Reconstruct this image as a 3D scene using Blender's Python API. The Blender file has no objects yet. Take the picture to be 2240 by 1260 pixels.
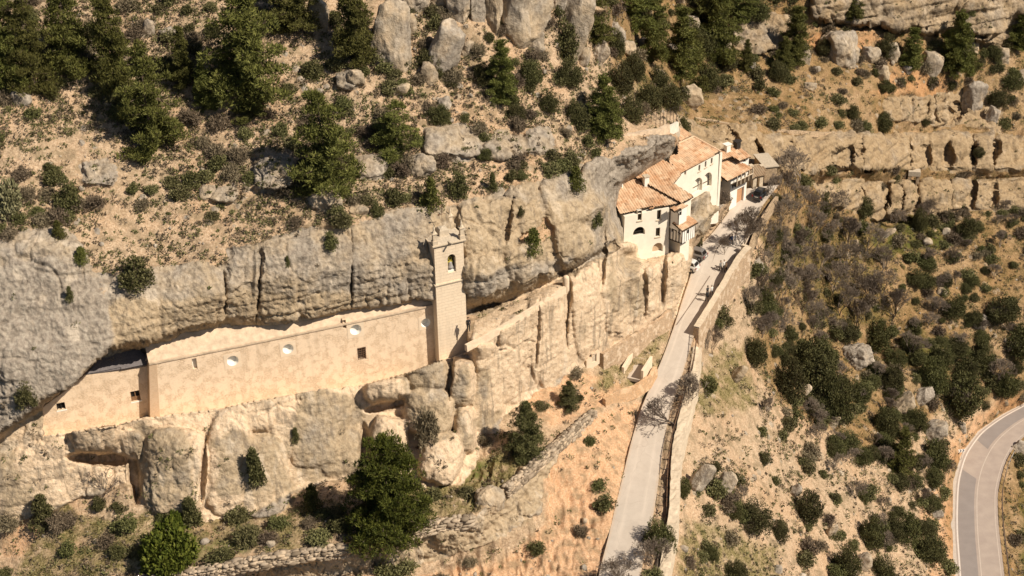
import bpy, bmesh, math, random
import numpy as np
from mathutils import Vector, Matrix
R = math.radians
sc = bpy.context.scene
col = sc.collection
# ------------------------------------------------------------------ camera, sky, sun, exposure
F = 3200.0; PITCH = R(30); ROLL = R(1.0); H = 98.0
cam_d = bpy.data.cameras.new('camera'); cam = bpy.data.objects.new('camera', cam_d); col.objects.link(cam)
cam_d.sensor_width = 36; cam_d.lens = 36*F/2240; cam_d.clip_start = 1; cam_d.clip_end = 3000
fw = Vector((0, math.cos(PITCH), -math.sin(PITCH)))
rt0 = Vector((1, 0, 0)); up0 = Vector((0, math.sin(PITCH), math.cos(PITCH)))
rt = rt0*math.cos(ROLL) - up0*math.sin(ROLL)
up = up0*math.cos(ROLL) + rt0*math.sin(ROLL)
Mx = Matrix((rt, up, -fw)).transposed().to_4x4(); Mx.translation = (0, 0, H)
cam.matrix_world = Mx
sc.camera = cam
SUN_EL, SUN_AZ = R(46), R(-30)                 # azimuth from +X towards +Y
w = bpy.data.worlds.new('World'); sc.world = w; w.use_nodes = True
nt = w.node_tree; nt.nodes.clear()
sky = nt.nodes.new('ShaderNodeTexSky'); sky.sky_type = 'NISHITA'; sky.sun_disc = False
sky.sun_elevation = SUN_EL; sky.sun_rotation = R(90)-SUN_AZ; sky.altitude = 600
bg = nt.nodes.new('ShaderNodeBackground'); bg.inputs[1].default_value = 0.05
wo = nt.nodes.new('ShaderNodeOutputWorld'); nt.links.new(sky.outputs[0], bg.inputs[0]); nt.links.new(bg.outputs[0], wo.inputs[0])
sl = bpy.data.lights.new('sun', 'SUN'); sl.energy = 4.9; sl.angle = R(0.53); sl.color = (1.0, 0.912, 0.785)
so = bpy.data.objects.new('sun', sl); col.objects.link(so)
sd = Vector((math.cos(SUN_AZ)*math.cos(SUN_EL), math.sin(SUN_AZ)*math.cos(SUN_EL), math.sin(SUN_EL)))
so.rotation_euler = sd.to_track_quat('Z', 'Y').to_euler()
sc.view_settings.view_transform = 'Standard'; sc.view_settings.look = 'None'
sc.view_settings.exposure = 0.30; sc.view_settings.gamma = 1.0
sc.render.resolution_x = 1024; sc.render.resolution_y = 576
sc.render.engine = 'CYCLES'
sc.cycles.max_bounces = 4; sc.cycles.diffuse_bounces = 2; sc.cycles.transparent_max_bounces = 4

# ------------------------------------------------------------------ pixel -> world helpers (photo pixels, 2240 x 1260)
RT = np.array(rt); UP = np.array(up); FW = np.array(fw)
def rays(px, py):
    px = np.asarray(px, float); py = np.asarray(py, float)
    a = (px-1120)/F; b = -(py-630)/F
    return FW + a[..., None]*RT + b[..., None]*UP
def Pz(px, py, z):
    r = rays(px, py); t = (z-H)/r[2]; return Vector((r[0]*t, r[1]*t, z))
def PY(px, py, Y):
    r = rays(px, py); t = Y/r[1]; return Vector((r[0]*t, Y, H+r[2]*t))
def proj(v):
    d = np.array([v[0], v[1], v[2]-H]); t = d@FW
    return 1120+F*(d@RT)/t, 630-F*(d@UP)/t, t

# ------------------------------------------------------------------ numpy noise
def _h(ix, iy, iz, s=0):
    n = (ix*374761393 + iy*668265263 + iz*2147483647 + s*974634777) & 0xFFFFFFFF
    n = ((n ^ (n >> 13))*1274126177) & 0xFFFFFFFF
    n = ((n ^ (n >> 16))*2246822519) & 0xFFFFFFFF
    n = n ^ (n >> 15)
    return (n & 0xFFFFFF)/float(0xFFFFFF)
def vnoise(p, s=0):
    p = np.asarray(p); i = np.floor(p).astype(np.int64); f = p-i; f = f*f*(3-2*f)
    out = 0
    for dx in (0, 1):
        wx = f[..., 0] if dx else 1-f[..., 0]
        for dy in (0, 1):
            wy = f[..., 1] if dy else 1-f[..., 1]
            for dz in (0, 1):
                wz = f[..., 2] if dz else 1-f[..., 2]
                out = out + wx*wy*wz*_h(i[..., 0]+dx, i[..., 1]+dy, i[..., 2]+dz, s)
    return out*2-1
def fbm(p, o=4, s=0, g=.5):
    a = 1; t = 0; n = 0
    for k in range(o):
        t = t+a*vnoise(p*(2.03**k)+k*17.3, s+k); n += a; a *= g
    return t/n
def voro(p, s=0):
    p = np.asarray(p); i = np.floor(p).astype(np.int64)
    f1 = np.full(p.shape[:-1], 9.); f2 = f1.copy()
    for dx in (-1, 0, 1):
        for dy in (-1, 0, 1):
            for dz in (-1, 0, 1):
                c = [i[..., 0]+dx, i[..., 1]+dy, i[..., 2]+dz]
                d = 0
                for k in range(3):
                    d = d+(c[k]+_h(c[0], c[1], c[2], s+5+k)-p[..., k])**2
                m = d < f1
                f2 = np.where(m, f1, np.minimum(f2, d)); f1 = np.where(m, d, f1)
    return np.sqrt(f1), np.sqrt(f2)

# ------------------------------------------------------------------ terrain control lines: (px, py, mode, value)
def L(mode, *pts):
    return [(p[0], p[1], mode, p[2]) for p in pts]
LINES = []
def add(mode, *pts): LINES.append(L(mode, *pts))
# --- left hillside, top of frame and above
add('Y', (-500, -450, 178), (300, -450, 178), (900, -450, 182), (1300, -450, 196))
add('Y', (-500, 0, 151), (0, 0, 154), (700, 0, 159), (1100, 0, 163), (1330, 20, 172))
add('Y', (-500, 280, 136), (0, 270, 139), (450, 290, 143), (800, 230, 148), (1150, 230, 155), (1290, 200, 162))
# --- brow of upper cliff
add('Y', (-500, 560, 123), (0, 535, 126), (150, 545, 127), (250, 585, 126.5), (380, 590, 128), (500, 540, 130), (600, 515, 131.5), (750, 490, 134),
    (880, 470, 136.5), (960, 455, 138.5), (1050, 435, 141), (1150, 410, 144.5), (1230, 385, 149), (1290, 365, 153), (1320, 352, 156), (1400, 330, 160.5), (1475, 300, 166))
# --- mid point of the cliff face, steeper below
add('Y', (-500, 800, 118), (0, 800, 119), (110, 770, 120.5), (360, 665, 125.3), (560, 615, 128.6), (700, 600, 130.9), (860, 570, 133.8), (1060, 600, 136.8), (1160, 540, 140.7), (1250, 490, 146), (1320, 450, 150.5))
# --- lip of upper cliff
add('Y', (-500, 1200, 114), (0, 948, 117), (60, 900, 118), (185, 818, 120.5), (240, 758, 122), (330, 738, 124.2), (450, 714, 126.8), (484, 690, 127.9), (560, 700, 129.2),
    (660, 700, 130.3), (770, 672, 132.7), (950, 652, 134.9), (1030, 655, 136.4), (1130, 630, 138.8), (1205, 600, 141.5), (1280, 562, 146.5), (1350, 522, 152))
# --- recess just below the lip
add('Y', (-500, 1212, 119), (0, 962, 121), (60, 914, 122), (180, 832, 124.5), (240, 775, 126.5), (330, 752, 128), (450, 728, 130), (560, 713, 131.5),
    (660, 712, 132.8), (770, 685, 134.5), (950, 668, 137), (1030, 680, 139.4), (1130, 650, 142), (1205, 618, 145), (1280, 575, 150), (1345, 535, 155))
# --- behind the church wall down to its foot, then the ledge in front of it
add('Y', (190, 905, 122.2), (330, 885, 124.6), (480, 858, 126.6), (650, 828, 129.6), (800, 810, 132.2), (930, 770, 134.6))
add('Y', (160, 925, 120.2), (330, 912, 122.0), (450, 890, 123.7), (550, 866, 125.1), (650, 846, 126.7), (790, 830, 129.3), (900, 800, 131.3), (960, 786, 132.4), (1025, 780, 134.3))
# corridor floor and its outer edge (z 15)
add('z', (1030, 740, 15.2), (1100, 695, 15.2), (1180, 650, 15.3), (1235, 612, 15.5), (1300, 565, 15.6), (1352, 525, 15.6))
add('z', (1040, 762, 15.0), (1110, 715, 15.0), (1190, 662, 15.2), (1232, 632, 15.4))
add('z', (1240, 622, 15.4), (1300, 580, 15.4), (1365, 540, 15.5))
# mid lower cliff
add('Y', (1045, 800, 132.6), (1130, 745, 137.2), (1250, 660, 143.6), (1320, 640, 147.8), (1400, 600, 153), (1480, 560, 160.5))
# --- lower cliff mid bulge
add('Y', (-500, 1280, 117), (0, 1040, 119.2), (150, 1010, 120.5), (250, 1000, 121.5), (300, 990, 121.8), (400, 1000, 120.4), (560, 990, 122.6), (700, 940, 125.5), (790, 930, 127.5), (960, 930, 129.6), (1060, 880, 132.6))
# --- lower cliff base
add('Y', (-500, 1400, 117), (0, 1138, 118.2), (130, 1100, 119), (220, 1060, 120.2), (300, 1085, 119.2), (350, 1128, 117.8), (450, 1140, 118.2), (560, 1116, 120), (655, 1062, 122.8), (780, 1040, 124.6),
    (900, 1062, 124.2), (1000, 1050, 125.5), (1040, 990, 129.3), (1065, 942, 132.4), (1110, 900, 135.3), (1160, 862, 138.4), (1250, 822, 143.2), (1300, 790, 147), (1380, 745, 152.5), (1462, 692, 160))
# --- terrace ground in front of lower cliff
add('z', (-500, 1500, -4), (0, 1210, 0.8), (200, 1190, 2.4), (400, 1195, 2.6), (560, 1170, 3.2), (700, 1150, 3.2), (850, 1150, 2.6), (1000, 1120, 2.2), (1090, 1040, 2.6), (1180, 960, 2.4), (1300, 865, 1.0), (1400, 815, -0.2))
add('z', (-500, 1700, -9), (0, 1265, -0.5), (200, 1240, 1.8), (400, 1248, 1.4), (520, 1216, 2.6), (700, 1190, 2.8), (840, 1176, 2.4), (1040, 1128, 2.2), (1110, 1062, 2.6), (1200, 988, 2.4), (1290, 905, 1.0), (1350, 872, 0), (1425, 830, -0.9))
# --- foot of dry stone terrace
add('z', (560, 1290, -2.0), (700, 1262, -1.6), (850, 1238, -1.8), (1000, 1200, -1.4), (1100, 1150, -1.2), (1190, 1050, 0.2), (1230, 1000, 0.8), (1300, 930, 0.4), (1370, 890, -1.2))
add('z', (500, 1700, -9), (900, 1700, -9), (1250, 1700, -8.5))
add('z', (900, 1290, -4.3), (1060, 1240, -4.2), (1200, 1180, -4.0), (1290, 1150, -4.4))
# --- narrow road, left and right edge
NR_L = [(1240, 1700, -7.5), (1308, 1262, -5.2), (1330, 1180, -4.7), (1345, 1115, -4.3), (1380, 970, -3.0), (1400, 900, -2.2), (1430, 830, -1.3), (1455, 770, -0.6), (1478, 705, 0), (1492, 660, .4), (1512, 600, 1.2), (1522, 545, 3.0), (1560, 510, 4.2), (1590, 470, 5.2), (1610, 440, 5.8), (1622, 415, 6.2)]
NR_R = [(1370, 1700, -7.5), (1400, 1262, -5.2), (1418, 1180, -4.7), (1432, 1115, -4.3), (1452, 970, -3.0), (1466, 900, -2.2), (1490, 830, -1.3), (1508, 770, -0.6), (1527, 705, 0), (1550, 660, .4), (1590, 600, 1.2), (1628, 545, 3.0), (1645, 505, 4.2), (1662, 460, 5.2), (1688, 425, 5.8), (1705, 405, 6.2)]
add('z', *NR_L); add('z', *NR_R)
add('z', *[(x+20, y, z-.1) for x, y, z in NR_R[1:8]])
# --- below the parapet, right slope starts
add('z', (1440, 1700, -12), (1470, 1262, -7.5), (1478, 1180, -6.8), (1486, 1115, -6.2), (1492, 970, -5.0), (1510, 900, -4.2), (1535, 830, -4.0), (1548, 770, -4.3), (1560, 732, -2.9), (1592, 684, -2.0), (1632, 618, -.9), (1656, 552, 1.4), (1684, 503, 2.2), (1712, 455, 3.6), (1745, 420, 3.0))
# --- right slope
add('z', (1800, 1700, -34), (1780, 1260, -25), (1760, 1050, -22), (1770, 900, -21), (1790, 760, -19.5), (1810, 650, -17.5), (1800, 560, -14), (1800, 500, -10.5))
add('z', (2020, 1700, -43), (2062, 1262, -40.5), (2040, 1150, -39.5), (2035, 1050, -38.5), (2072, 985, -39), (2110, 930, -40), (2160, 890, -40.2), (2240, 850, -40), (2400, 780, -40), (2740, 680, -40))
MR_L = [(2130, 1710, -44), (2098, 1400, -44), (2090, 1262, -44), (2082, 1150, -44), (2086, 1050, -44), (2104, 990, -44), (2140, 942, -44), (2190, 908, -44), (2240, 882, -44), (2400, 800, -44), (2740, 700, -44)]
MR_R = [(2232, 1710, -44), (2210, 1400, -44), (2198, 1262, -44), (2184, 1150, -44), (2182, 1080, -44), (2196, 1020, -44), (2215, 982, -44), (2245, 950, -44), (2300, 920, -44), (2420, 860, -44), (2740, 770, -44)]
add('z', *MR_L); add('z', *MR_R)
add('z', (2300, 1710, -52), (2270, 1262, -50), (2250, 1150, -49), (2250, 1080, -49), (2262, 1035, -48.5), (2300, 1000, -49), (2450, 940, -50), (2740, 860, -52))
# --- foot of lower right cliff band
add('z', (1740, 425, 1.0), (1800, 440, -4), (1850, 462, -9), (1900, 474, -14), (2000, 478, -17.5), (2100, 460, -18.5), (2240, 455, -20), (2740, 455, -24))
add('Y', (1770, 398, 204), (1850, 396, 212), (1900, 400, 218.5), (2000, 402, 225.5), (2100, 398, 229), (2240, 393, 234.6), (2740, 390, 246))
add('z', (1680, 382, 5.5), (1760, 378, 2.5), (1850, 372, -2.5), (2000, 372, -10.3), (2100, 370, -12), (2240, 370, -14), (2740, 372, -18))
# --- top of upper right cliff band / path
add('Y', (1515, 285, 196), (1600, 300, 196.5), (1700, 305, 200.5), (1850, 310, 212.5), (2000, 305, 229.5), (2100, 305, 233.5), (2240, 304, 238), (2740, 300, 249))
add('Y', (1510, 258, 200), (1600, 276, 200.5), (1700, 288, 203.5), (1850, 297, 215.2), (2000, 292, 232.2), (2100, 291, 236), (2240, 290, 240.5), (2740, 288, 252))
add('Y', (1595, 372, 194), (1640, 380, 194.5), (1680, 378, 197.5))
add('Y', (1500, 446, 166.5), (1521, 437, 168.6), (1556, 410, 171.4), (1574, 394, 173.2))
add('Y', (1503, 500, 166), (1520, 498, 168.5), (1538, 500, 170.5), (1572, 470, 173), (1592, 440, 175.5))
add('Y', (1578, 388, 186), (1598, 428, 187))
# patch with green grass and terrace right
add('z', (1900, 500, -15.5), (2030, 500, -19), (2050, 540, -20.5), (1960, 552, -20))
add('z', (1900, 760, -29), (2100, 700, -29), (2240, 660, -29), (2740, 600, -30))
# --- right upper slope
add('Y', (1500, 200, 211), (1700, 200, 217), (1900, 200, 226), (2100, 200, 242), (2240, 200, 247), (2740, 200, 258))
add('Y', (1420, 90, 210), (1600, 90, 224), (1800, 95, 233), (2000, 95, 241), (2240, 100, 254), (2740, 90, 270))
add('Y', (1380, 0, 212), (1600, 0, 229), (1800, 0, 235.5), (2000, 0, 244), (2180, 0, 252), (2740, 0, 275))
add('Y', (1450, -450, 270), (1900, -450, 300), (2740, -450, 330))
# --- under the houses: platform
add('z', (1360, 455, 12.0), (1420, 460, 11), (1500, 440, 9))
add('z', (1370, 420, 14), (1430, 390, 14), (1480, 350, 14), (1530, 400, 5), (1560, 410, 2))
add('z', (1370, 560, 10.5), (1440, 556, 9.8), (1470, 552, 9.5))
# plateau grey rock between wall path and roofs
add('Y', (1335, 372, 158.2), (1350, 395, 158.6), (1400, 372, 163), (1460, 340, 168))
# pedestal right edge
add('Y', (1478, 690, 161.0), (1496, 640, 162.0), (1503, 590, 162.6), (1506, 548, 162.6))
add('z', (1430, 680, 4.0), (1455, 640, 5.0))
# ------------------------------------------------------------------ solve the depth field
STEP = 5
gx = np.arange(-500, 2741, STEP, dtype=float); gy = np.arange(-450, 1711, STEP, dtype=float)
def tval(px, py, mode, v):
    r = rays(px, py); return (v/r[1]) if mode == 'Y' else (v-H)/r[2]
def raster(step):
    nx = int(3240/step)+1; ny = int(2160/step)+1
    S = np.zeros((ny, nx)); N = np.zeros((ny, nx))
    for ln in LINES:
        for a, b in zip(ln[:-1], ln[1:]):
            n = max(2, int(math.hypot(b[0]-a[0], b[1]-a[1])/2.0)+1)
            for k in range(n+1):
                u = k/n; x = a[0]+(b[0]-a[0])*u; y = a[1]+(b[1]-a[1])*u; v = a[3]+(b[3]-a[3])*u
                q = 1/tval(x, y, a[2], v)
                i = int(round((y+450)/step)); j = int(round((x+500)/step))
                if 0 <= i < ny and 0 <= j < nx: S[i, j] += q; N[i, j] += 1
    m = N > 0; Q = np.zeros((ny, nx)); Q[m] = S[m]/N[m]
    return Q, m
def relax(U, Q, m, it):
    for _ in range(it):
        P = np.pad(U, 1, mode='edge')
        V = .25*(P[:-2, 1:-1]+P[2:, 1:-1]+P[1:-1, :-2]+P[1:-1, 2:])
        U = U+1.0*(V-U); U[m] = Q[m]
    return U
def bil(A, ax, ay, X, Y):
    sx = (X-ax[0])/(ax[1]-ax[0]); sy = (Y-ay[0])/(ay[1]-ay[0])
    sx = np.clip(sx, 0, len(ax)-1.001); sy = np.clip(sy, 0, len(ay)-1.001)
    i = sy.astype(int); j = sx.astype(int); fx = sx-j; fy = sy-i
    return (A[i, j]*(1-fx)+A[i, j+1]*fx)*(1-fy)+(A[i+1, j]*(1-fx)+A[i+1, j+1]*fx)*fy
U = None
for st, it in ((40, 600), (20, 300), (10, 200), (5, 120)):
    Q, m = raster(st)
    ax = np.arange(-500, 2741, st, dtype=float); ay = np.arange(-450, 1711, st, dtype=float)
    ax = ax[:Q.shape[1]]; ay = ay[:Q.shape[0]]
    if U is None: U = np.full(Q.shape, Q[m].mean())
    else:
        X, Y = np.meshgrid(ax, ay); U = bil(U, pax, pay, X, Y)
    U[m] = Q[m]; U = relax(U, Q, m, it); pax, pay = ax, ay
# light smoothing to take the crease off the lines
for _ in range(2):
    P = np.pad(U, 1, mode='edge'); U = .5*U+.125*(P[:-2, 1:-1]+P[2:, 1:-1]+P[1:-1, :-2]+P[1:-1, 2:])
BASE = U
# ------------------------------------------------------------------ final mesh grid
fx = np.concatenate([np.arange(-500, -40, 20), np.arange(-40, 2280, 2.5), np.arange(2280, 2741, 20)]).astype(float)
fy = np.concatenate([np.arange(-450, -40, 20), np.arange(-40, 1300, 2.5), np.arange(1300, 1711, 20)]).astype(float)
GX, GY = np.meshgrid(fx, fy)
T = 1/bil(BASE, gx, gy, GX, GY)
RAY = rays(GX, GY)
def pts(T): return np.stack([RAY[..., 0]*T, RAY[..., 1]*T, H+RAY[..., 2]*T], -1)
P0 = pts(T)
# warp so that hand drawn outlines are ragged
wx = fbm(P0*.35, 4, 3)*16+fbm(P0*1.3, 3, 5)*5; wy = fbm(P0*.35, 4, 9)*16+fbm(P0*1.3, 3, 11)*5
def inpoly(poly, X, Y):
    x0, x1 = min(p[0] for p in poly), max(p[0] for p in poly)
    c = np.zeros(X.shape, bool); n = len(poly)
    for i in range(n):
        ax_, ay_ = poly[i]; bx, by = poly[(i+1) % n]
        if ay_ == by: continue
        k = ((ay_ > Y) != (by > Y)) & (X < (bx-ax_)*(Y-ay_)/(by-ay_)+ax_); c ^= k
    return c
def blur(A, n=2):
    for _ in range(n):
        P = np.pad(A, 1, mode='edge')
        A = (P[:-2, 1:-1]+P[2:, 1:-1]+P[1:-1, :-2]+P[1:-1, 2:]+4*P[1:-1, 1:-1])/8
    return A
def pm(polys, warp=1., bl=2):
    m = np.zeros(GX.shape)
    for p in polys: m = np.maximum(m, inpoly(p, GX+wx*warp, GY+wy*warp).astype(float))
    return blur(m, bl)
UPPER = [(-500, 560), (0, 545), (60, 560), (150, 555), (230, 590), (300, 620), (380, 600), (440, 590), (500, 540), (600, 518), (680, 500), (760, 488), (880, 472), (960, 455), (1050, 432), (1150, 410), (1230, 385),
         (1262, 365), (1310, 352), (1400, 325), (1475, 295), (1485, 330), (1400, 400), (1368, 540), (1280, 580), (1200, 625), (1040, 690), (950, 670), (770, 690), (500, 720), (240, 775), (180, 840), (0, 960), (-500, 1215)]
LOWER = [(-500, 1200), (0, 950), (180, 830), (340, 760), (960, 680), (1030, 770), (1110, 710), (1230, 620), (1365, 530), (1510, 540), (1506, 640), (1480, 695), (1400, 720), (1300, 780), (1200, 845), (1110, 905),
         (1065, 950), (1010, 1060), (930, 1070), (780, 1045), (655, 1066), (560, 1118), (450, 1145), (340, 1130), (290, 1060), (220, 1065), (130, 1105), (0, 1145), (-500, 1400)]
DRY = [(860, 1180), (1040, 1130), (1110, 1062), (1230, 980), (1220, 1010), (1185, 1060), (1170, 1120), (1100, 1170), (1000, 1215), (850, 1250), (700, 1275), (560, 1300), (560, 1225)]
R2 = [(1480, 255), (1600, 285), (1700, 296), (1850, 300), (2000, 295), (2240, 293), (2740, 290), (2740, 372), (2240, 368), (2000, 372), (1850, 372), (1700, 385), (1600, 378), (1540, 330), (1490, 300)]
R3 = [(1770, 398), (1850, 396), (2000, 402), (2240, 393), (2740, 388), (2740, 455), (2240, 455), (2100, 465), (2000, 480), (1900, 476), (1840, 455)]
R4 = [(1780, -10), (2240, -10), (2740, -10), (2740, 60), (2240, 60), (2170, 100), (2100, 70), (2000, 55), (1900, 50), (1800, 40)]
R5 = [(1930, 215), (2050, 205), (2160, 195), (2200, 240), (2190, 290), (2120, 275), (1950, 265)]
R7 = [(1498, 428), (1556, 405), (1578, 392), (1592, 440), (1562, 500), (1520, 515), (1508, 470)]
R6 = [(1600, 30), (1700, 28), (1740, 60), (1740, 100), (1600, 110)]
L1 = [(925, 285), (1000, 270), (1100, 290), (1200, 280), (1215, 340), (1100, 345), (1000, 350), (920, 335)]
L2 = [(545, 340), (640, 335), (655, 420), (560, 425)]
L3 = [(775, 340), (850, 345), (860, 390), (780, 395)]
L4 = [(170, 370), (240, 345), (270, 380), (200, 415)]
L5 = [(440, 410), (520, 400), (520, 440), (440, 440)]
rock = pm([UPPER, LOWER, DRY, R2, R3, R4, R5, R6, R7, L1, L2, L3, L4, L5], 1., 2)
# soil pockets and ledges inside the cliffs
POCK = [[(1060, 560), (1110, 520), (1150, 500), (1200, 470), (1260, 400), (1280, 430), (1240, 480), (1205, 520), (1150, 560), (1100, 580)],
        [(215, 600), (235, 640), (240, 740), (225, 740), (220, 660)], [(0, 655), (60, 650), (60, 700), (0, 705)],
        [(430, 560), (490, 540), (500, 570), (440, 590)], [(1025, 580), (1060, 575), (1060, 610), (1030, 600)]]
pock = pm(POCK, .8, 3); rock = rock*(1-.8*pock)
rock_cliff = rock.copy()
# ------------------------------------------------------------------ bulges: (cx, cy, rx, ry, rot, amp, power)
BUL = [
 (60, 740, 190, 230, -18, 2.6), (190, 700, 60, 110, -6, 1.4), (360, 665, 128, 90, -8, 2.4), (300, 625, 60, 40, -10, .8), (532, 618, 36, 88, 4, 1.8), (672, 610, 112, 96, -8, 2.6), (815, 585, 52, 110, -4, 2.0), (895, 560, 68, 108, -4, 2.3),
 (1062, 610, 52, 58, -15, 2.0), (1155, 578, 54, 56, -25, 2.4), (1040, 500, 38, 70, -10, 1.5), (1098, 500, 40, 66, -6, 1.8), (1150, 455, 40, 52, -10, 1.5), (1238, 440, 52, 60, -14, 2.0), (1250, 530, 38, 52, -14, 1.8), (1318, 432, 46, 82, -4, 2.4), (1300, 520, 36, 40, -20, 1.2), (1316, 376, 26, 34, 0, 1.2), (1396, 340, 34, 22, -15, 1.2), (1444, 314, 28, 22, -10, 1.),
 (552, 898, 56, 46, 0, 1.5), (384, 1035, 74, 98, 3, 2.4), (500, 1010, 48, 118, 4, 1.8), (575, 1040, 60, 92, -6, 1.9), (625, 930, 40, 70, 0, 1.0), (700, 930, 66, 96, 6, 1.5), (745, 990, 42, 60, 4, 1.0), (845, 852, 52, 26, -8, 2.0),
 (208, 952, 60, 36, -4, 2.4), (285, 975, 30, 34, 10, 1.2), (934, 820, 48, 44, -8, 1.8), (938, 900, 60, 56, 12, 1.9), (965, 1000, 46, 62, 14, 1.9), (850, 960, 44, 54, 8, 1.4), (1008, 838, 30, 56, 2, 2.0), (1016, 940, 26, 52, 0, 1.9), (1068, 850, 36, 100, 0, 1.2), (1118, 790, 26, 96, -2, 1.4), (1150, 740, 34, 60, -10, 1.0),
 (1196, 740, 40, 110, -4, 1.6), (1285, 680, 34, 110, -4, 1.3), (1345, 640, 30, 100, -4, 1.4), (1388, 620, 22, 90, -3, 1.0), (1425, 640, 22, 60, 0, 1.0), (1476, 620, 26, 72, 0, 1.5), (1465, 685, 26, 16, 0, 1.0),
 (60, 1020, 110, 50, -14, 1.0), (40, 1100, 120, 40, -14, .9), (180, 1050, 60, 40, 0, .8),
 # dry stone / rocks below the terrace
 (985, 1175, 42, 34, -6, 1.3), (1040, 1160, 30, 30, -6, .9), (905, 1200, 30, 38, 0, 1.0), (850, 1215, 22, 36, 0, .8), (1160, 1110, 26, 20, 0, 1.0),
 # right cliff bands
 (1560, 320, 34, 48, 0, 1.6), (1622, 325, 32, 52, 0, 1.8), (1690, 330, 22, 40, 0, 1.4), (1770, 335, 66, 40, 0, 1.5), (1850, 330, 50, 40, 0, 2.6), (1940, 332, 48, 38, 0, 1.5), (2010, 335, 22, 38, 0, 1.6), (2050, 332, 20, 40, 0, 1.9), (2098, 330, 26, 40, 0, 2.1), (2150, 334, 22, 42, 0, 2.2), (2205, 336, 30, 42, 0, 2.3),
 (1865, 425, 28, 34, 0, 1.3), (1912, 432, 20, 38, 0, 2.0), (1955, 435, 16, 42, 0, 1.8), (1985, 435, 20, 40, 0, 2.2), (2045, 430, 36, 36, 0, 1.7), (2105, 425, 24, 34, 0, 1.8), (2155, 425, 26, 34, 0, 1.6), (2215, 423, 34, 34, 0, 1.8),
 (1960, 240, 30, 26, 0, 1.2), (2020, 238, 24, 28, 0, 1.2), (2066, 232, 20, 32, 0, 1.5),
 (1815, 10, 40, 34, 0, 3.0), (1895, 12, 36, 40, 0, 3.5), (1975, 15, 50, 44, 0, 4), (2050, 25, 40, 50, 0, 4), (2140, 45, 60, 52, 10, 5.0), (2220, 10, 50, 30, 0, 3.5),
 (1640, 65, 42, 46, 0, 2.2), (1705, 70, 36, 40, 0, 1.8), 
 # hillside outcrops
 (970, 312, 46, 34, 0, 1.3), (1030, 318, 28, 28, 0, 1.0), (1090, 322, 34, 26, 0, 1.2), (1130, 320, 22, 26, 0, 1.0), (1175, 312, 30, 30, 0, 1.3), (600, 380, 54, 42, 0, 2.0), (815, 370, 38, 26, 0, 1.2), (218, 382, 44, 30, 0, 1.0), (480, 425, 44, 18, 0, .8),
 (1095, 300, 20, 20, 0, .6), (760, 175, 26, 22, 0, 1.0), (1700, 150, 10, 10, 0, .5)]
pebble = fbm(P0*.55, 3, 61)
B = np.zeros(GX.shape)
for b in BUL:
    cx, cy, rx, ry, ro, am = b[:6]
    sel = (np.abs(GX-cx) < (rx+ry)*1.2+20) & (np.abs(GY-cy) < (rx+ry)*1.2+20)
    X = (GX[sel]-cx)+wx[sel]*.35*min(1, rx/40); Y = (GY[sel]-cy)+wy[sel]*.35*min(1, rx/40)
    c, s = math.cos(R(ro)), math.sin(R(ro))
    u = (X*c+Y*s)/rx; v = (-X*s+Y*c)/ry
    pw_ = 3.4 if cx < 1500 else 7.
    upc = cx < 960 and 480 < cy < 760
    if upc: pw_ = 5.; am *= .34
    elif 790 < cx < 1045 and 780 < cy < 1060: am *= 1.9; pw_ = 3.4
    elif cx < 1480 and cy > 640: am *= .9
    elif cx < 1240 and cy < 480 and not (cx > 1020 and cy > 400): am *= 1.5
    rr = np.abs(u)**pw_+np.abs(v)**pw_; sh = np.clip(1-rr, 0, 1)**(.40 if cx < 1500 else .3)
    B[sel] = np.maximum(B[sel], am*(.85 if cx < 1500 or cy < 110 else .5*(.8+.9*((cx*7919) % 13)/13))*sh*(1+.16*u-(.10 if not upc else -.12)*v))
B = blur(B, 1)
inb = np.clip(B/.6, 0, 1)
rock = np.maximum(rock, np.where(GY > -60, inb, 0)*.98)
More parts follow.
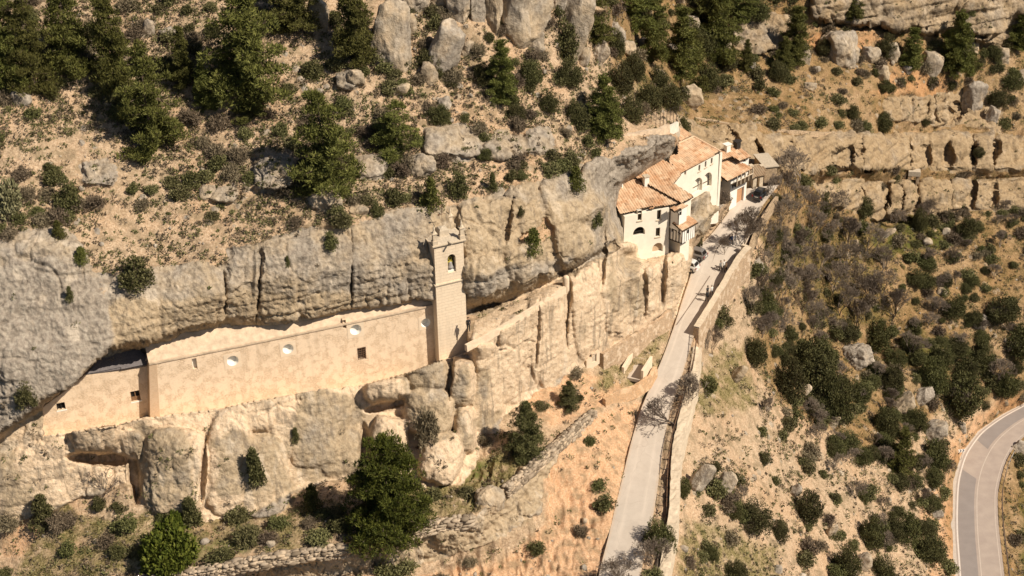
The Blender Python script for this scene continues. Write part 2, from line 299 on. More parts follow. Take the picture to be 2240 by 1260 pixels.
# smooth recess / dark overhang pockets: push back (cx, cy, rx, ry, rot, depth)
for cx, cy, rx, ry, ro, dp in [(215, 1003, 74, 15, 4, 3.0), (296, 1050, 16, 56, -4, 2.0), (840, 888, 46, 9, -14, 1.6), (1866, 372, 70, 7, 0, 3.), (1950, 484, 46, 9, 0, 3.), (1850, 342, 16, 26, 8, 2.5), (985, 830, 5, 50, 3, 1.6), (796, 985, 14, 60, 0, 1.6),
        (446, 1030, 5, 80, 3, 1.6), (1060, 672, 36, 6, -14, 1.5), (1580, 80, 10, 40, 0, 2), (2110, 76, 60, 10, 0, 2), (1900, 60, 100, 7, 3, 2), (1222, 590, 14, 12, 0, 1.8), (1882, 330, 5, 40, 0, 1.4), (1992, 335, 4, 36, 0, 1.2), (2030, 335, 5, 38, 0, 1.6), (2075, 335, 9, 38, 4, 2.2), (2126, 335, 12, 38, 4, 2.4), (2178, 335, 12, 38, 4, 2.2), (1735, 330, 4, 34, 3, 1.2), (1890, 430, 5, 30, 0, 1.6), (1936, 432, 10, 36, 0, 2.2), (1971, 434, 6, 34, 0, 1.6), (2012, 432, 4, 34, 0, 1.2), (2130, 425, 8, 32, 3, 1.8), (2178, 425, 5, 30, 0, 1.4), (1600, 320, 10, 44, 0, 1.8), (1658, 335, 10, 40, 0, 1.8), (2030, 232, 4, 26, 0, 1), (2094, 245, 12, 34, 6, 2.4), (1320, 560, 5, 70, 2, 1.0), (1240, 690, 5, 90, 3, 1.2), (1410, 640, 6, 60, 0, 1.2), (1452, 610, 7, 50, 4, 1.4), (1175, 730, 4, 80, 3, .9), (490, 640, 4, 50, 0, 1.2), (566, 620, 4, 90, 4, 1.2), (768, 590, 5, 90, 0, 1.2), (1114, 480, 5, 56, 8, 1.3)]:
    c, s = math.cos(R(ro)), math.sin(R(ro)); X = GX-cx+wx*.3; Y = GY-cy+wy*.3
    if cx > 1500: X = X+wx*.5*(rx/6); rx *= 1.0; dp *= 1.1; ry *= .7+.35*((cx*31) % 7)/7
    u = (X*c+Y*s)/rx; v = (-X*s+Y*c)/ry; B -= dp*np.clip(1.15-(u*u+v*v)**1.5, 0, 1)
T1 = T-B
def tplane(A, Bp):
    a = Vector(A); b = Vector(Bp); d = (b-a); n = Vector((d.y, -d.x, 0)).normalized(); return (a.dot(n))/(RAY[..., 0]*n.x+RAY[..., 1]*n.y)
CARVE = [
 (PY(957, 700, 134.2), PY(957, 700, 134.2)+Vector((math.cos(R(24)), math.sin(R(24)), 0)), [(952, 650), (1020, 640), (1023, 768), (990, 782), (954, 790)], 1.3), # keep the ground behind the faces of the buildings
 (Pz(334, 794, 17.9), Pz(950, 668, 17.9), [(322, 915), (460, 897), (560, 877), (660, 860), (790, 842), (900, 814), (962, 790), (962, 655), (750, 690), (560, 700), (480, 705), (330, 742), (318, 750)], 1.0),
 (Pz(334, 794, 17.9)+Vector((-.3, 1.5, 0)), Pz(950, 668, 17.9)+Vector((-.3, 1.5, 0)), [(95, 955), (160, 945), (330, 912), (330, 760), (240, 762), (190, 812), (150, 846), (95, 886)], .9),
 (Pz(1367, 470, 16.6), Pz(1491, 444.5, 16.6), [(1365, 380), (1500, 380), (1480, 536), (1450, 538), (1363, 528)], 1.0),
 (PY(1488, 381, 168), PY(1572.6, 337.5, 173.8), [(1470, 330), (1575, 290), (1576, 385), (1554, 407), (1500, 428), (1470, 400)], 1.2),
]
for a, b, poly, mg in CARVE:
    tp = tplane(a, b)+mg; mk = blur(inpoly(poly, GX, GY).astype(float), 1) > .3
    T1 = np.where(mk, np.maximum(T1, tp), T1)
_ry = [p[1] for p in NR_L][::-1]; _rz = [p[2] for p in NR_L][::-1]
rm = blur(inpoly([(p[0]-5, p[1]) for p in NR_L]+[(p[0]+5, p[1]) for p in NR_R[::-1]], GX, GY).astype(float), 1) > .2
T1 = np.where(rm, np.maximum(T1, (np.interp(GY, _ry, _rz)-.12-H)/RAY[..., 2]), T1)
P1 = pts(T1)
# ------------------------------------------------------------------ normals and fractal displacement
def normals(P):
    du = np.gradient(P, axis=1); dv = np.gradient(P, axis=0)
    n = np.cross(dv, du); n /= np.linalg.norm(n, axis=-1, keepdims=True)+1e-9
    s = np.sign((n*RAY).sum(-1)); return -n*s[..., None]
n1 = normals(P1)
n1 = np.stack([blur(n1[..., k], 4) for k in range(3)], -1); n1 /= np.linalg.norm(n1, axis=-1, keepdims=True)
road = pm([[(p[0], p[1]) for p in NR_L]+[(p[0], p[1]) for p in NR_R[::-1]]], 0, 2)
mroad = pm([[(p[0]-6, p[1]) for p in MR_L]+[(p[0]+6, p[1]) for p in MR_R[::-1]]], 0, 1)
flat = np.clip(road+mroad, 0, 1)
bighouse = pm([[(1340, 460), (1360, 380), (1480, 330), (1560, 400), (1500, 545), (1370, 545)]], 0, 3)
rk = rock*(1-flat)
right = np.clip((GX-1480)/60, 0, 1)
Q = P1*np.array([1, 1, .42])
f1, f2 = voro(Q*.19+fbm(P1*.3, 3, 21)[..., None]*.5, 1)
crack = np.clip((f2-f1)/.05, 0, 1)
g1, g2 = voro(P1*np.array([.95, .95, .50])+fbm(P1*.8, 3, 22)[..., None]*.5, 7)
crack2 = np.clip((g2-g1)/.07, 0, 1); gate2 = np.clip(vnoise(P1*.3, 64)*2.5+.35, 0, 1)
strat = fbm(P1*np.array([.12, .12, 1.5]), 3, 31)+right*np.tanh(fbm(P1*np.array([.05, .05, .9]), 3, 32)*5)*2.0
gate = np.clip(vnoise(P1*.16, 63)*2.2+.25, 0, 1)
disp_r = fbm(P1*np.array([.3, .3, .16]), 2, 41)*.55 - (1-crack)*.38*gate - (1-crack2)*.15*gate2 + np.tanh(fbm(P1*np.array([.07, .07, 1.0]), 3, 34)*6)*(.07+.05*right) + fbm(P1*.8, 6, 43, .62)*.34 + strat*.16 + vnoise(P1*4.5, 45)*.10 - np.clip(.16-np.abs(vnoise(P1*np.array([.42, .42, .07])+3.1, 48)), 0, 1)*2.2*np.clip(vnoise(P1*.2, 49)*2+.7, 0, 1) - np.clip(.10-np.abs(vnoise(P1*np.array([.12, .12, .5])+8.1, 50)), 0, 1)*2.2*np.clip(vnoise(P1*.17, 52)*2+.4, 0, 1)
lowz = pm([LOWER], 0, 8); disp_r = disp_r*(1-.40*lowz)
disp_r = disp_r+right*fbm(P1*np.array([.15, .15, .3]), 3, 66)*1.5
rough_zone = pm([DRY, R6, R5], 1, 3)
disp_r = disp_r + rough_zone*(fbm(P1*.9, 3, 47)*.5-(1-crack2)*.35)
gully = np.clip((GX-900)/100, 0, 1)*np.clip((1350-GX)/60, 0, 1)*np.clip((GY-950)/60, 0, 1)
disp_s = fbm(P1*.18, 3, 51)*.75 + fbm(P1*.9, 4, 53)*.20 + np.abs(fbm(P1*2.2, 3, 55))*.10 - gully*np.abs(fbm(P1*np.array([1., .35, .3]), 3, 57))*1.2
# scattered half buried stones on the slopes
s1, s2 = voro(P1*np.array([.55, .55, .55]), 77)
sid = vnoise(P1*.21, 79)
stones = np.clip(.34-s1, 0, 1)*(sid > .12)*1.6*(1-rock)*(GY < 1120)
stones = np.where(GX < 1500, stones*np.clip((GY < 520).astype(float)+.15, 0, 1), stones)
disp_s = disp_s+stones*.9
rockm = np.clip(rk+np.clip(stones*3.5, 0, 1)*.95*(1-flat), 0, 1)
terr = pm([[(1020, 780), (1040, 700), (1240, 600), (1250, 640), (1100, 740)]], 0, 2)
amp = (1-flat)*(1-.85*terr)*(1-.7*bighouse)
wallz = pm([[(180, 810), (330, 750), (960, 655), (1030, 660), (1030, 790), (560, 880), (320, 905), (190, 930)]], 0, 2)
amp = amp*(1-.9*wallz)
D = (disp_r*rk+disp_s*(1-rk))*amp
PF = P1+n1*D[..., None]
NF = normals(PF)
# depth field for later lookup
TF = ((PF-np.array([0, 0, H]))@FW)
def ground(px, py):
    i = int(np.clip(np.searchsorted(fy, py), 1, len(fy)-1)); j = int(np.clip(np.searchsorted(fx, px), 1, len(fx)-1))
    return Vector(PF[i, j])
def rock_at(px, py):
    i = int(np.clip(np.searchsorted(fy, py), 1, len(fy)-1)); j = int(np.clip(np.searchsorted(fx, px), 1, len(fx)-1))
    return rock[i, j], NF[i, j], flat[i, j]
def scale_at(px, py):
    i = int(np.clip(np.searchsorted(fy, py), 1, len(fy)-1)); j = int(np.clip(np.searchsorted(fx, px), 1, len(fx)-1))
    return F/TF[i, j]                      # photo pixels per metre, facing the camera
# ------------------------------------------------------------------ region masks -> vertex attributes
nz = fbm(P0*.22, 4, 91); nz2 = fbm(P0*.9, 4, 93)
left_lower = pm([LOWER], .6, 6)
och = .42+.70*left_lower+.35*nz
och += pm([[(240, 660), (500, 640), (560, 640), (560, 700), (240, 770)], [(560, 640), (770, 640), (770, 690), (560, 700)], [(1020, 440), (1300, 440), (1300, 560), (1020, 600)], [(1020, 660), (1200, 600), (1280, 560), (1280, 600), (1040, 700)]], 1, 12)*.45
och += pm([[(950, 470), (1140, 430), (1200, 500), (1100, 560), (960, 560)]], 1.5, 16)*.4
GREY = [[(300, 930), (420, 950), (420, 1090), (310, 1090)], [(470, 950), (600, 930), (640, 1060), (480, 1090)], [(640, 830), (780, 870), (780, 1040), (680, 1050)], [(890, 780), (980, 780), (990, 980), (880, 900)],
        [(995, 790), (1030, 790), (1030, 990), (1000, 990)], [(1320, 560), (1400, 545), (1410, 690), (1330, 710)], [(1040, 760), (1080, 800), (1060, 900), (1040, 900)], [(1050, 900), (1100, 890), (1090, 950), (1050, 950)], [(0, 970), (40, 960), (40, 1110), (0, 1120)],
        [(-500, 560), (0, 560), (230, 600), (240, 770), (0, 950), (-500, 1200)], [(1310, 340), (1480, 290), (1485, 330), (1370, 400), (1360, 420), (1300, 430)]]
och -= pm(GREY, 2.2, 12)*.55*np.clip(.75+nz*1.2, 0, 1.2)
rockm = np.maximum(rockm, terr*.95); rb = pm([R2, R3, R5], 1, 8); och += rb*.28; och = np.where(GX > 1490, och+.12, och); och += pm([DRY], 1, 8)*.6
och = np.clip(och, 0, 1.25)
east = pm([[(1030, 790), (1110, 700), (1240, 600), (1365, 530), (1510, 540), (1506, 700), (1300, 800), (1110, 920), (1040, 960)]], 1, 10)
cream = np.clip(left_lower*(.80+nz*.8)+east*.4-pm(GREY, 2.2, 12)*.9, 0, 1)
cream = np.clip(cream+terr*1.2, 0, 1)
orange = pm([[(1190, 1010), (1300, 900), (1400, 880), (1380, 1000), (1340, 1130), (1310, 1300), (700, 1300), (1060, 1240), (1190, 1150)], [(2060, 1000), (2085, 1000), (2085, 1300), (2030, 1300), (2020, 1100)],
             [(2060, 1000), (2110, 920), (2230, 860), (2240, 880), (2140, 945), (2090, 1020)], [(1090, 840), (1250, 800), (1380, 850), (1200, 940)], [(0, 1150), (120, 1110), (60, 1210), (0, 1215)], [(1720, 90), (1900, 60), (1950, 95), (1780, 110)], [(1960, 150), (2100, 170), (2060, 210), (1900, 205)]], 1.3, 10)
orange = np.clip(orange+.45*nz+.15, 0, 1)
GR = [[(180, 1130), (560, 1120), (720, 1090), (780, 1140), (700, 1200), (520, 1215), (300, 1250), (0, 1290), (60, 1190), (150, 1090)], [(850, 1100), (1010, 1010), (1180, 960), (1130, 1030), (1040, 1120), (840, 1170)], [(1320, 800), (1450, 690), (1470, 720), (1430, 800), (1380, 860), (1300, 850)],
      [(1900, 490), (2060, 480), (2080, 545), (1930, 560)], [(1500, 1130), (1700, 1200), (1700, 1300), (1480, 1300)], [(1500, 900), (1560, 760), (1640, 760), (1640, 900)], [(1980, 720), (2100, 740), (2080, 820), (1990, 800)], [(1640, 500), (1900, 500), (1950, 700), (1800, 720)], [(2230, 1000), (2740, 900), (2740, 1710), (2260, 1710)],
      [(1440, 150), (1560, 200), (1500, 250), (1350, 220)]]
grass = pm(GR, 1.6, 10)*np.clip(.85+nz2*1.0, 0, 1)
brown_r = pm([[(1500, -450), (2740, -450), (2740, 1710), (2240, 1710), (2060, 1180), (2080, 1000), (2200, 870), (2060, 900), (1900, 1000), (1700, 880), (1640, 760), (1700, 560), (1540, 380), (1480, 240), (1330, 160), (1340, -450)]], 1, 24)
grass = np.clip(grass+brown_r*np.clip(.5+nz*.9, 0, .85)*(1-orange), 0, 1)
green = pm([[(1900, 490), (2060, 480), (2080, 545), (1930, 560)], [(930, 1030), (1080, 1000), (1080, 1030), (950, 1070)], [(380, 1190), (560, 1170), (540, 1215), (380, 1240)], [(1980, 740), (2080, 750), (2060, 800), (1990, 790)], [(2230, 1100), (2740, 1000), (2740, 1710), (2260, 1710)]], 1, 8)*np.clip(.8+nz2, 0, 1)
grey_soil = pm([[(1500, 0), (2240, 0), (2240, 1260), (1480, 1260)]], 1, 8)
# ------------------------------------------------------------------ mesh building
def mesh_np(name, V, Fq, tri=False, smooth=False, attrs=None, uv=None):
    me = bpy.data.meshes.new(name); V = np.asarray(V, np.float32); Fq = np.asarray(Fq, np.int32)
    n = Fq.shape[1]; me.vertices.add(len(V)); me.vertices.foreach_set('co', V.ravel())
    me.loops.add(Fq.size); me.loops.foreach_set('vertex_index', Fq.ravel())
    me.polygons.add(len(Fq)); me.polygons.foreach_set('loop_start', np.arange(0, Fq.size, n, dtype=np.int32))
    if smooth: me.polygons.foreach_set('use_smooth', np.ones(len(Fq), bool))
    if uv is not None:
        l = me.uv_layers.new(name='UVMap'); l.data.foreach_set('uv', np.asarray(uv, np.float32).ravel())
    if attrs:
        for k, a in attrs.items():
            at = me.attributes.new(k, 'FLOAT_COLOR', 'POINT'); at.data.foreach_set('color', np.asarray(a, np.float32).ravel())
    me.update(calc_edges=True); return me
def link(name, me, mat=None, parent=None):
    o = bpy.data.objects.new(name, me); col.objects.link(o)
    if mat is not None and me is not None and not me.materials: me.materials.append(mat)
    if parent: o.parent = parent
    return o
def tag(o, label=None, cat=None, group=None, kind=None):
    if label: o['label'] = label
    if cat: o['category'] = cat
    if group: o['group'] = group
    if kind: o['kind'] = kind
    return o
# --- shader helpers
class NT:
    def __init__(s, name):
        s.m = bpy.data.materials.new(name); s.m.use_nodes = True; s.t = s.m.node_tree; s.t.nodes.clear()
        s.out = s.n('ShaderNodeOutputMaterial'); s.b = s.n('ShaderNodeBsdfPrincipled'); s.l(s.b.outputs[0], s.out.inputs[0]); s.b.inputs['Specular IOR Level'].default_value = .15; s.b.inputs['Roughness'].default_value = .9
        s.geo = None
    def n(s, t, **k):
        x = s.t.nodes.new(t)
        for a, v in k.items(): setattr(x, a, v)
        return x
    def l(s, a, b): s.t.links.new(a, b)
    def pos(s):
        if not s.geo: s.geo = s.n('ShaderNodeNewGeometry')
        return s.geo.outputs['Position']
    def co(s, sc_=(1, 1, 1), src=None):
        mp = s.n('ShaderNodeMapping'); mp.inputs['Scale'].default_value = sc_; s.l(src or s.pos(), mp.inputs[0]); return mp.outputs[0]
    def noise(s, scale, det=4, sc_=(1, 1, 1), rough=.55, src=None):
        x = s.n('ShaderNodeTexNoise'); x.inputs['Scale'].default_value = scale; x.inputs['Detail'].default_value = det; x.inputs['Roughness'].default_value = rough
        s.l(s.co(sc_, src), x.inputs['Vector']); return x.outputs['Fac']
    def ramp(s, f, stops):
        x = s.n('ShaderNodeValToRGB'); e = x.color_ramp.elements
        while len(e) < len(stops): e.new(.5)
        for a, (p, c) in zip(e, stops): a.position = p; a.color = (*c, 1) if len(c) == 3 else c
        s.l(f, x.inputs[0]); return x.outputs[0]
    def g(s, f, a, b):   # map range 0..1 clamp
        x = s.n('ShaderNodeMapRange'); x.inputs[1].default_value = a; x.inputs[2].default_value = b; s.l(f, x.inputs[0]); return x.outputs[0]
    def mix(s, f, a, b, mode='MIX'):
        x = s.n('ShaderNodeMix', data_type='RGBA', blend_type=mode)
        for i, v in ((0, f), (6, a), (7, b)):
            if isinstance(v, (int, float)): x.inputs[i].default_value = v if i == 0 else (v, v, v, 1)
            elif isinstance(v, tuple): x.inputs[i].default_value = (*v, 1)
            else: s.l(v, x.inputs[i])
        return x.outputs[2]
    def math(s, op, a, b=0.):
        x = s.n('ShaderNodeMath', operation=op)
        for i, v in ((0, a), (1, b)):
            if isinstance(v, (int, float)): x.inputs[i].default_value = v
            else: s.l(v, x.inputs[i])
        return x.outputs[0]
    def col(s, c):
        if isinstance(c, tuple): s.b.inputs[0].default_value = (*c, 1)
        else: s.l(c, s.b.inputs[0])
    def bump(s, h, strength=.6, dist=.1, prev=None):
        x = s.n('ShaderNodeBump'); x.inputs['Strength'].default_value = strength; x.inputs['Distance'].default_value = dist
        s.l(h, x.inputs['Height']);
        if prev is not None: s.l(prev, x.inputs['Normal'])
        return x.outputs[0]
    def nrm(s, x): s.l(x, s.b.inputs['Normal'])
    def attr(s, name):
        a = s.n('ShaderNodeAttribute', attribute_name=name); sp = s.n('ShaderNodeSeparateColor'); s.l(a.outputs['Color'], sp.inputs[0]); return sp.outputs[0], sp.outputs[1], sp.outputs[2]
def rock_colour(s, ochre, cream):
    n1 = s.noise(.35, 6); n2 = s.noise(2.2, 6); st = s.noise(1.3, 5, (1, 1, .07), .6); vein = s.noise(.55, 3, (1, 1, .25)); fine = s.noise(7, 5)
    grey = s.ramp(n2, [(.28, (.205, .165, .125)), (.5, (.325, .27, .21)), (.72, (.43, .365, .285))])
    tan = s.ramp(n2, [(.25, (.28, .205, .125)), (.5, (.42, .315, .20)), (.75, (.50, .39, .26))])
    crm = s.ramp(n2, [(.2, (.50, .35, .215)), (.5, (.66, .49, .325)), (.8, (.76, .60, .42))])
    f = s.math('ADD', ochre, s.math('MULTIPLY', s.math('SUBTRACT', n1, .5), 1.6))
    c = s.mix(s.g(f, .25, .75), grey, tan)
    f2 = s.math('ADD', cream, s.math('MULTIPLY', s.math('SUBTRACT', n1, .5), 1.2))
    c = s.mix(s.g(f2, .25, .8), c, crm)
    c = s.mix(s.math('MULTIPLY', s.g(st, .54, .63), .5), c, (.15, .12, .09))       # water stains
    c = s.mix(s.math('MULTIPLY', s.g(vein, .60, .66), .4), c, (.68, .56, .42))        # pale calcite veins
    c = s.mix(s.math('MULTIPLY', s.g(fine, .56, .72), .35), c, (.12, .10, .075))      # lichen pits
    return c, n2, fine
def mat_terrain():
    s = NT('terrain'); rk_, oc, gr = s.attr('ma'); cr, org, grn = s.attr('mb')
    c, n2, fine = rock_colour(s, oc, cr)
    sn = s.noise(.8, 6); sf = s.noise(5, 6); sv = s.noise(16, 4)
    soil = s.ramp(sf, [(.3, (.29, .195, .12)), (.5, (.45, .315, .195)), (.7, (.58, .44, .295))])
    osoil = s.ramp(sf, [(.3, (.40, .22, .11)), (.5, (.56, .335, .185)), (.7, (.66, .44, .27))])
    so_ = s.mix(org, soil, osoil)
    so_ = s.mix(s.math('MULTIPLY', s.g(sv, .58, .7), .55), so_, (.62, .54, .44))      # pale gravel
    so_ = s.mix(s.math('MULTIPLY', s.g(sn, .47, .64), .65), so_, (.20, .15, .085))        # litter and dry growth
    gcol = s.ramp(sf, [(.32, (.09, .075, .025)), (.5, (.19, .15, .06)), (.68, (.34, .26, .13))])
    so_ = s.mix(s.math('MULTIPLY', gr, s.g(sn, .25, .5)), so_, gcol)
    so_ = s.mix(s.math('MULTIPLY', grn, s.g(sf, .35, .6)), so_, (.09, .12, .02))
    m = s.g(s.math('ADD', rk_, s.math('MULTIPLY', s.math('SUBTRACT', s.noise(3, 5), .5), .9)), .4, .6)
    cc = s.mix(m, so_, c); at = [x for x in s.t.nodes if x.type == 'ATTRIBUTE' and x.attribute_name == 'ma'][0]
    big = s.noise(.09, 4); wd = s.math('MULTIPLY', s.g(s.math('ADD', at.outputs['Alpha'], s.math('MULTIPLY', s.math('SUBTRACT', big, .5), .7)), .0, 1.), s.math('SUBTRACT', 1., s.math('MULTIPLY', m, .35)))
    cc = s.mix(wd, cc, s.mix(1., cc, (.72, .62, .47), 'MULTIPLY')); s.col(cc)
    b = s.bump(s.math('ADD', n2, s.math('MULTIPLY', fine, .5)), .55, .35); b = s.bump(sv, .5, .08, b); s.nrm(b)
    return s.m
MT = mat_terrain()
nyv, nxv = GX.shape
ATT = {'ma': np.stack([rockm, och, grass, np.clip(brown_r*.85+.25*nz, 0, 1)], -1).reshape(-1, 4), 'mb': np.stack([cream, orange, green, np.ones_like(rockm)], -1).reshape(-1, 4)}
idx = np.arange(nyv*nxv).reshape(nyv, nxv)
quads = np.stack([idx[:-1, :-1], idx[1:, :-1], idx[1:, 1:], idx[:-1, 1:]], -1).reshape(-1, 4)
fm = blur(np.maximum(rock_cliff, 0), 2)[:-1, :-1].reshape(-1) > .5
def sub(qs):
    u, inv = np.unique(qs, return_inverse=True); return u, inv.reshape(qs.shape)
PV = PF.reshape(-1, 3)
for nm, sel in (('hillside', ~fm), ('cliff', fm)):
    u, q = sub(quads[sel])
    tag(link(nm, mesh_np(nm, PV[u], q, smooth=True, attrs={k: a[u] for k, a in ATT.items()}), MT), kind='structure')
# ------------------------------------------------------------------ mesh builder for hand made things
from mathutils.geometry import tessellate_polygon, delaunay_2d_cdt
Z = Vector((0, 0, 1))
class MB:
    def __init__(s): s.v = []; s.f = []; s.uv = {}
    def poly(s, pts):
        k = len(s.v); s.v += [tuple(p) for p in pts]; s.f.append(tuple(range(k, k+len(pts)))); return s
    def box(s, c, d, sx, sy, sz):          # centre, heading vector, full sizes
        c = Vector(c); d = Vector((d[0], d[1], 0)).normalized(); n = Vector((-d.y, d.x, 0))
        P = [c+d*(a*sx/2)+n*(b*sy/2)+Z*(e*sz/2) for e in (-1, 1) for a, b in ((-1, -1), (1, -1), (1, 1), (-1, 1))]
        k = len(s.v); s.v += [tuple(p) for p in P]
        s.f += [tuple(k+i for i in q) for q in ((3, 2, 1, 0), (4, 5, 6, 7), (0, 1, 5, 4), (1, 2, 6, 5), (2, 3, 7, 6), (3, 0, 4, 7))]; return s
    def bar(s, a, b, r, n=6, r2=None, cap=True):
        a = Vector(a); b = Vector(b); ax = (b-a).normalized(); r2 = r if r2 is None else r2
        t = ax.orthogonal().normalized(); u = ax.cross(t); k = len(s.v)
        for p, q in ((a, r), (b, r2)):
            for i in range(n):
                g = 2*math.pi*i/n+math.pi/n; s.v.append(tuple(p+(t*math.cos(g)+u*math.sin(g))*q))
        for i in range(n): s.f.append((k+i, k+(i+1) % n, k+n+(i+1) % n, k+n+i))
        if cap: s.f.append(tuple(k+i for i in range(n))[::-1]); s.f.append(tuple(k+n+i for i in range(n)))
        return s
    def lathe(s, c, prof, n=12):
        c = Vector(c); k = len(s.v)
        for r, z in prof:
            for i in range(n):
                g = 2*math.pi*i/n; s.v.append((c.x+r*math.cos(g), c.y+r*math.sin(g), c.z+z))
        for j in range(len(prof)-1):
            for i in range(n):
                s.f.append((k+j*n+i, k+j*n+(i+1) % n, k+(j+1)*n+(i+1) % n, k+(j+1)*n+i))
        return s
    def prism(s, poly, dv):                # closed polygon (3d) extruded by vector
        dv = Vector(dv); k = len(s.v); n = len(poly); s.v += [tuple(p) for p in poly]+[tuple(Vector(p)+dv) for p in poly]
        for t in tessellate_polygon([[Vector(p) for p in poly]]):
            s.f.append((k+t[0], k+t[1], k+t[2])); s.f.append((k+n+t[2], k+n+t[1], k+n+t[0]))
        for i in range(n): j = (i+1) % n; s.f.append((k+i, k+j, k+n+j, k+n+i))
        return s
    def build(s, name, mat, parent=None, smooth=False, bevel=0):
        me = bpy.data.meshes.new(name); me.from_pydata(s.v, [], s.f); 
        bm = bmesh.new(); bm.from_mesh(me); bmesh.ops.recalc_face_normals(bm, faces=bm.faces); bm.to_mesh(me); bm.free()
        if smooth:
            for p in me.polygons: p.use_smooth = True
        me.update(); o = link(name, me, mat, parent)
        if bevel:
            b = o.modifiers.new('bevel', 'BEVEL'); b.width = bevel; b.segments = 2
        return o
def empty(name, loc=(0, 0, 0)):
    o = bpy.data.objects.new(name, None); o.location = loc; col.objects.link(o); o.empty_display_size = .5; return o
class Root:                                 # an Empty at the thing's base; children are built in world coordinates
    def __init__(s, name, loc, label, cat, group=None):
        s.o = empty(name, loc); tag(s.o, label, cat, group); s.loc = Vector(loc)
    def put(s, child):
        child.parent = s.o; child.matrix_parent_inverse = Matrix.Translation(-s.loc); return child
class Plane:
    def __init__(s, o, d, side=1):          # vertical plane through o with heading d; n points out to the camera
        s.o = Vector((o[0], o[1], 0)); s.d = Vector((d[0], d[1], 0)).normalized(); s.n = Vector((s.d.y, -s.d.x, 0))
        if s.n.dot(Vector((0, 0, H))-s.o) < 0: s.n = -s.n
    def px(s, x, y):                        # photo pixel -> (u, z)
        r = Vector(rays(x, y)); c = Vector((0, 0, H)); t = (s.o-c).dot(s.n)/r.dot(s.n); p = c+r*t
        return ((p-s.o).dot(s.d), p.z)
    def w(s, u, z, off=0.): return s.o+s.d*u+Z*z+s.n*off
    def shift(s, off): q = Plane(s.o+s.n*off, s.d); q.n = s.n.copy(); return q
def wall(mb, pl, outer, holes=(), th=.5, reveal=None):
    """outer/holes in (u,z); front face with holes, sides, back face (no holes), hole reveals"""
    reveal = reveal or min(th*.8, .4)
    loops = [[Vector((u, z)) for u, z in outer]]+[[Vector((u, z)) for u, z in h] for h in holes]
    def face(ls, off, flip):
        vs = [p for l in ls for p in l]; ed = []; c = 0
        for l in ls:
            ed += [(c+i, c+(i+1) % len(l)) for i in range(len(l))]; c += len(l)
        ov, oe, of, _, _, _ = delaunay_2d_cdt(vs, ed, [], 0, 1e-5)
        k = len(mb.v); mb.v += [tuple(pl.w(p.x, p.y, off)) for p in ov]
        cx = np.array([[sum(ov[i].x for i in f)/len(f), sum(ov[i].y for i in f)/len(f)] for f in of])
        ok = inpoly([(p.x, p.y) for p in ls[0]], cx[:, 0], cx[:, 1])
        for l in ls[1:]: ok &= ~inpoly([(p.x, p.y) for p in l], cx[:, 0], cx[:, 1])
        for f, o in zip(of, ok):
            if o: mb.f.append(tuple(k+i for i in (f[::-1] if flip else f)))
    face(loops, 0., False)
    k = len(mb.v); mb.v += [tuple(pl.w(p.x, p.y)) for l in loops for p in l]
    n = len(outer); b = len(mb.v); mb.v += [tuple(pl.w(u, z, -th)) for u, z in outer]
    for i in range(n): j = (i+1) % n; mb.f.append((k+i, k+j, b+j, b+i))
    face(loops if reveal >= th-1e-6 else loops[:1], -th, True)
    a = k+n
    for h in holes:
        m = len(h); c = len(mb.v); mb.v += [tuple(pl.w(u, z, -reveal)) for u, z in h]
        for i in range(m): j = (i+1) % m; mb.f.append((a+i, a+j, c+j, c+i))
        a += m
    return mb
def rect(u0, z0, u1, z1): return [(u0, z0), (u1, z0), (u1, z1), (u0, z1)]
def arch(u0, z0, u1, z1, n=10):
    r = (u1-u0)/2; c = (u0+u1)/2; zs = z1-r
    if zs < z0: zs = z0
    ry = z1-zs
    return [(u0, z0), (u1, z0)]+[(c+r*math.cos(math.pi*i/n), zs+ry*math.sin(math.pi*i/n)) for i in range(n+1)]
def circ(u, z, r, n=20): return [(u+r*math.cos(2*math.pi*i/n), z+r*math.sin(2*math.pi*i/n)) for i in range(n)]
def pxrect(pl, x0, y0, x1, y1, inset=0):
    u0, za = pl.px(x0, (y0+y1)/2); u1, zb = pl.px(x1, (y0+y1)/2); um = pl.px((x0+x1)/2, y0)[1]; lm = pl.px((x0+x1)/2, y1)[1]
    return (u0, lm, u1, um)
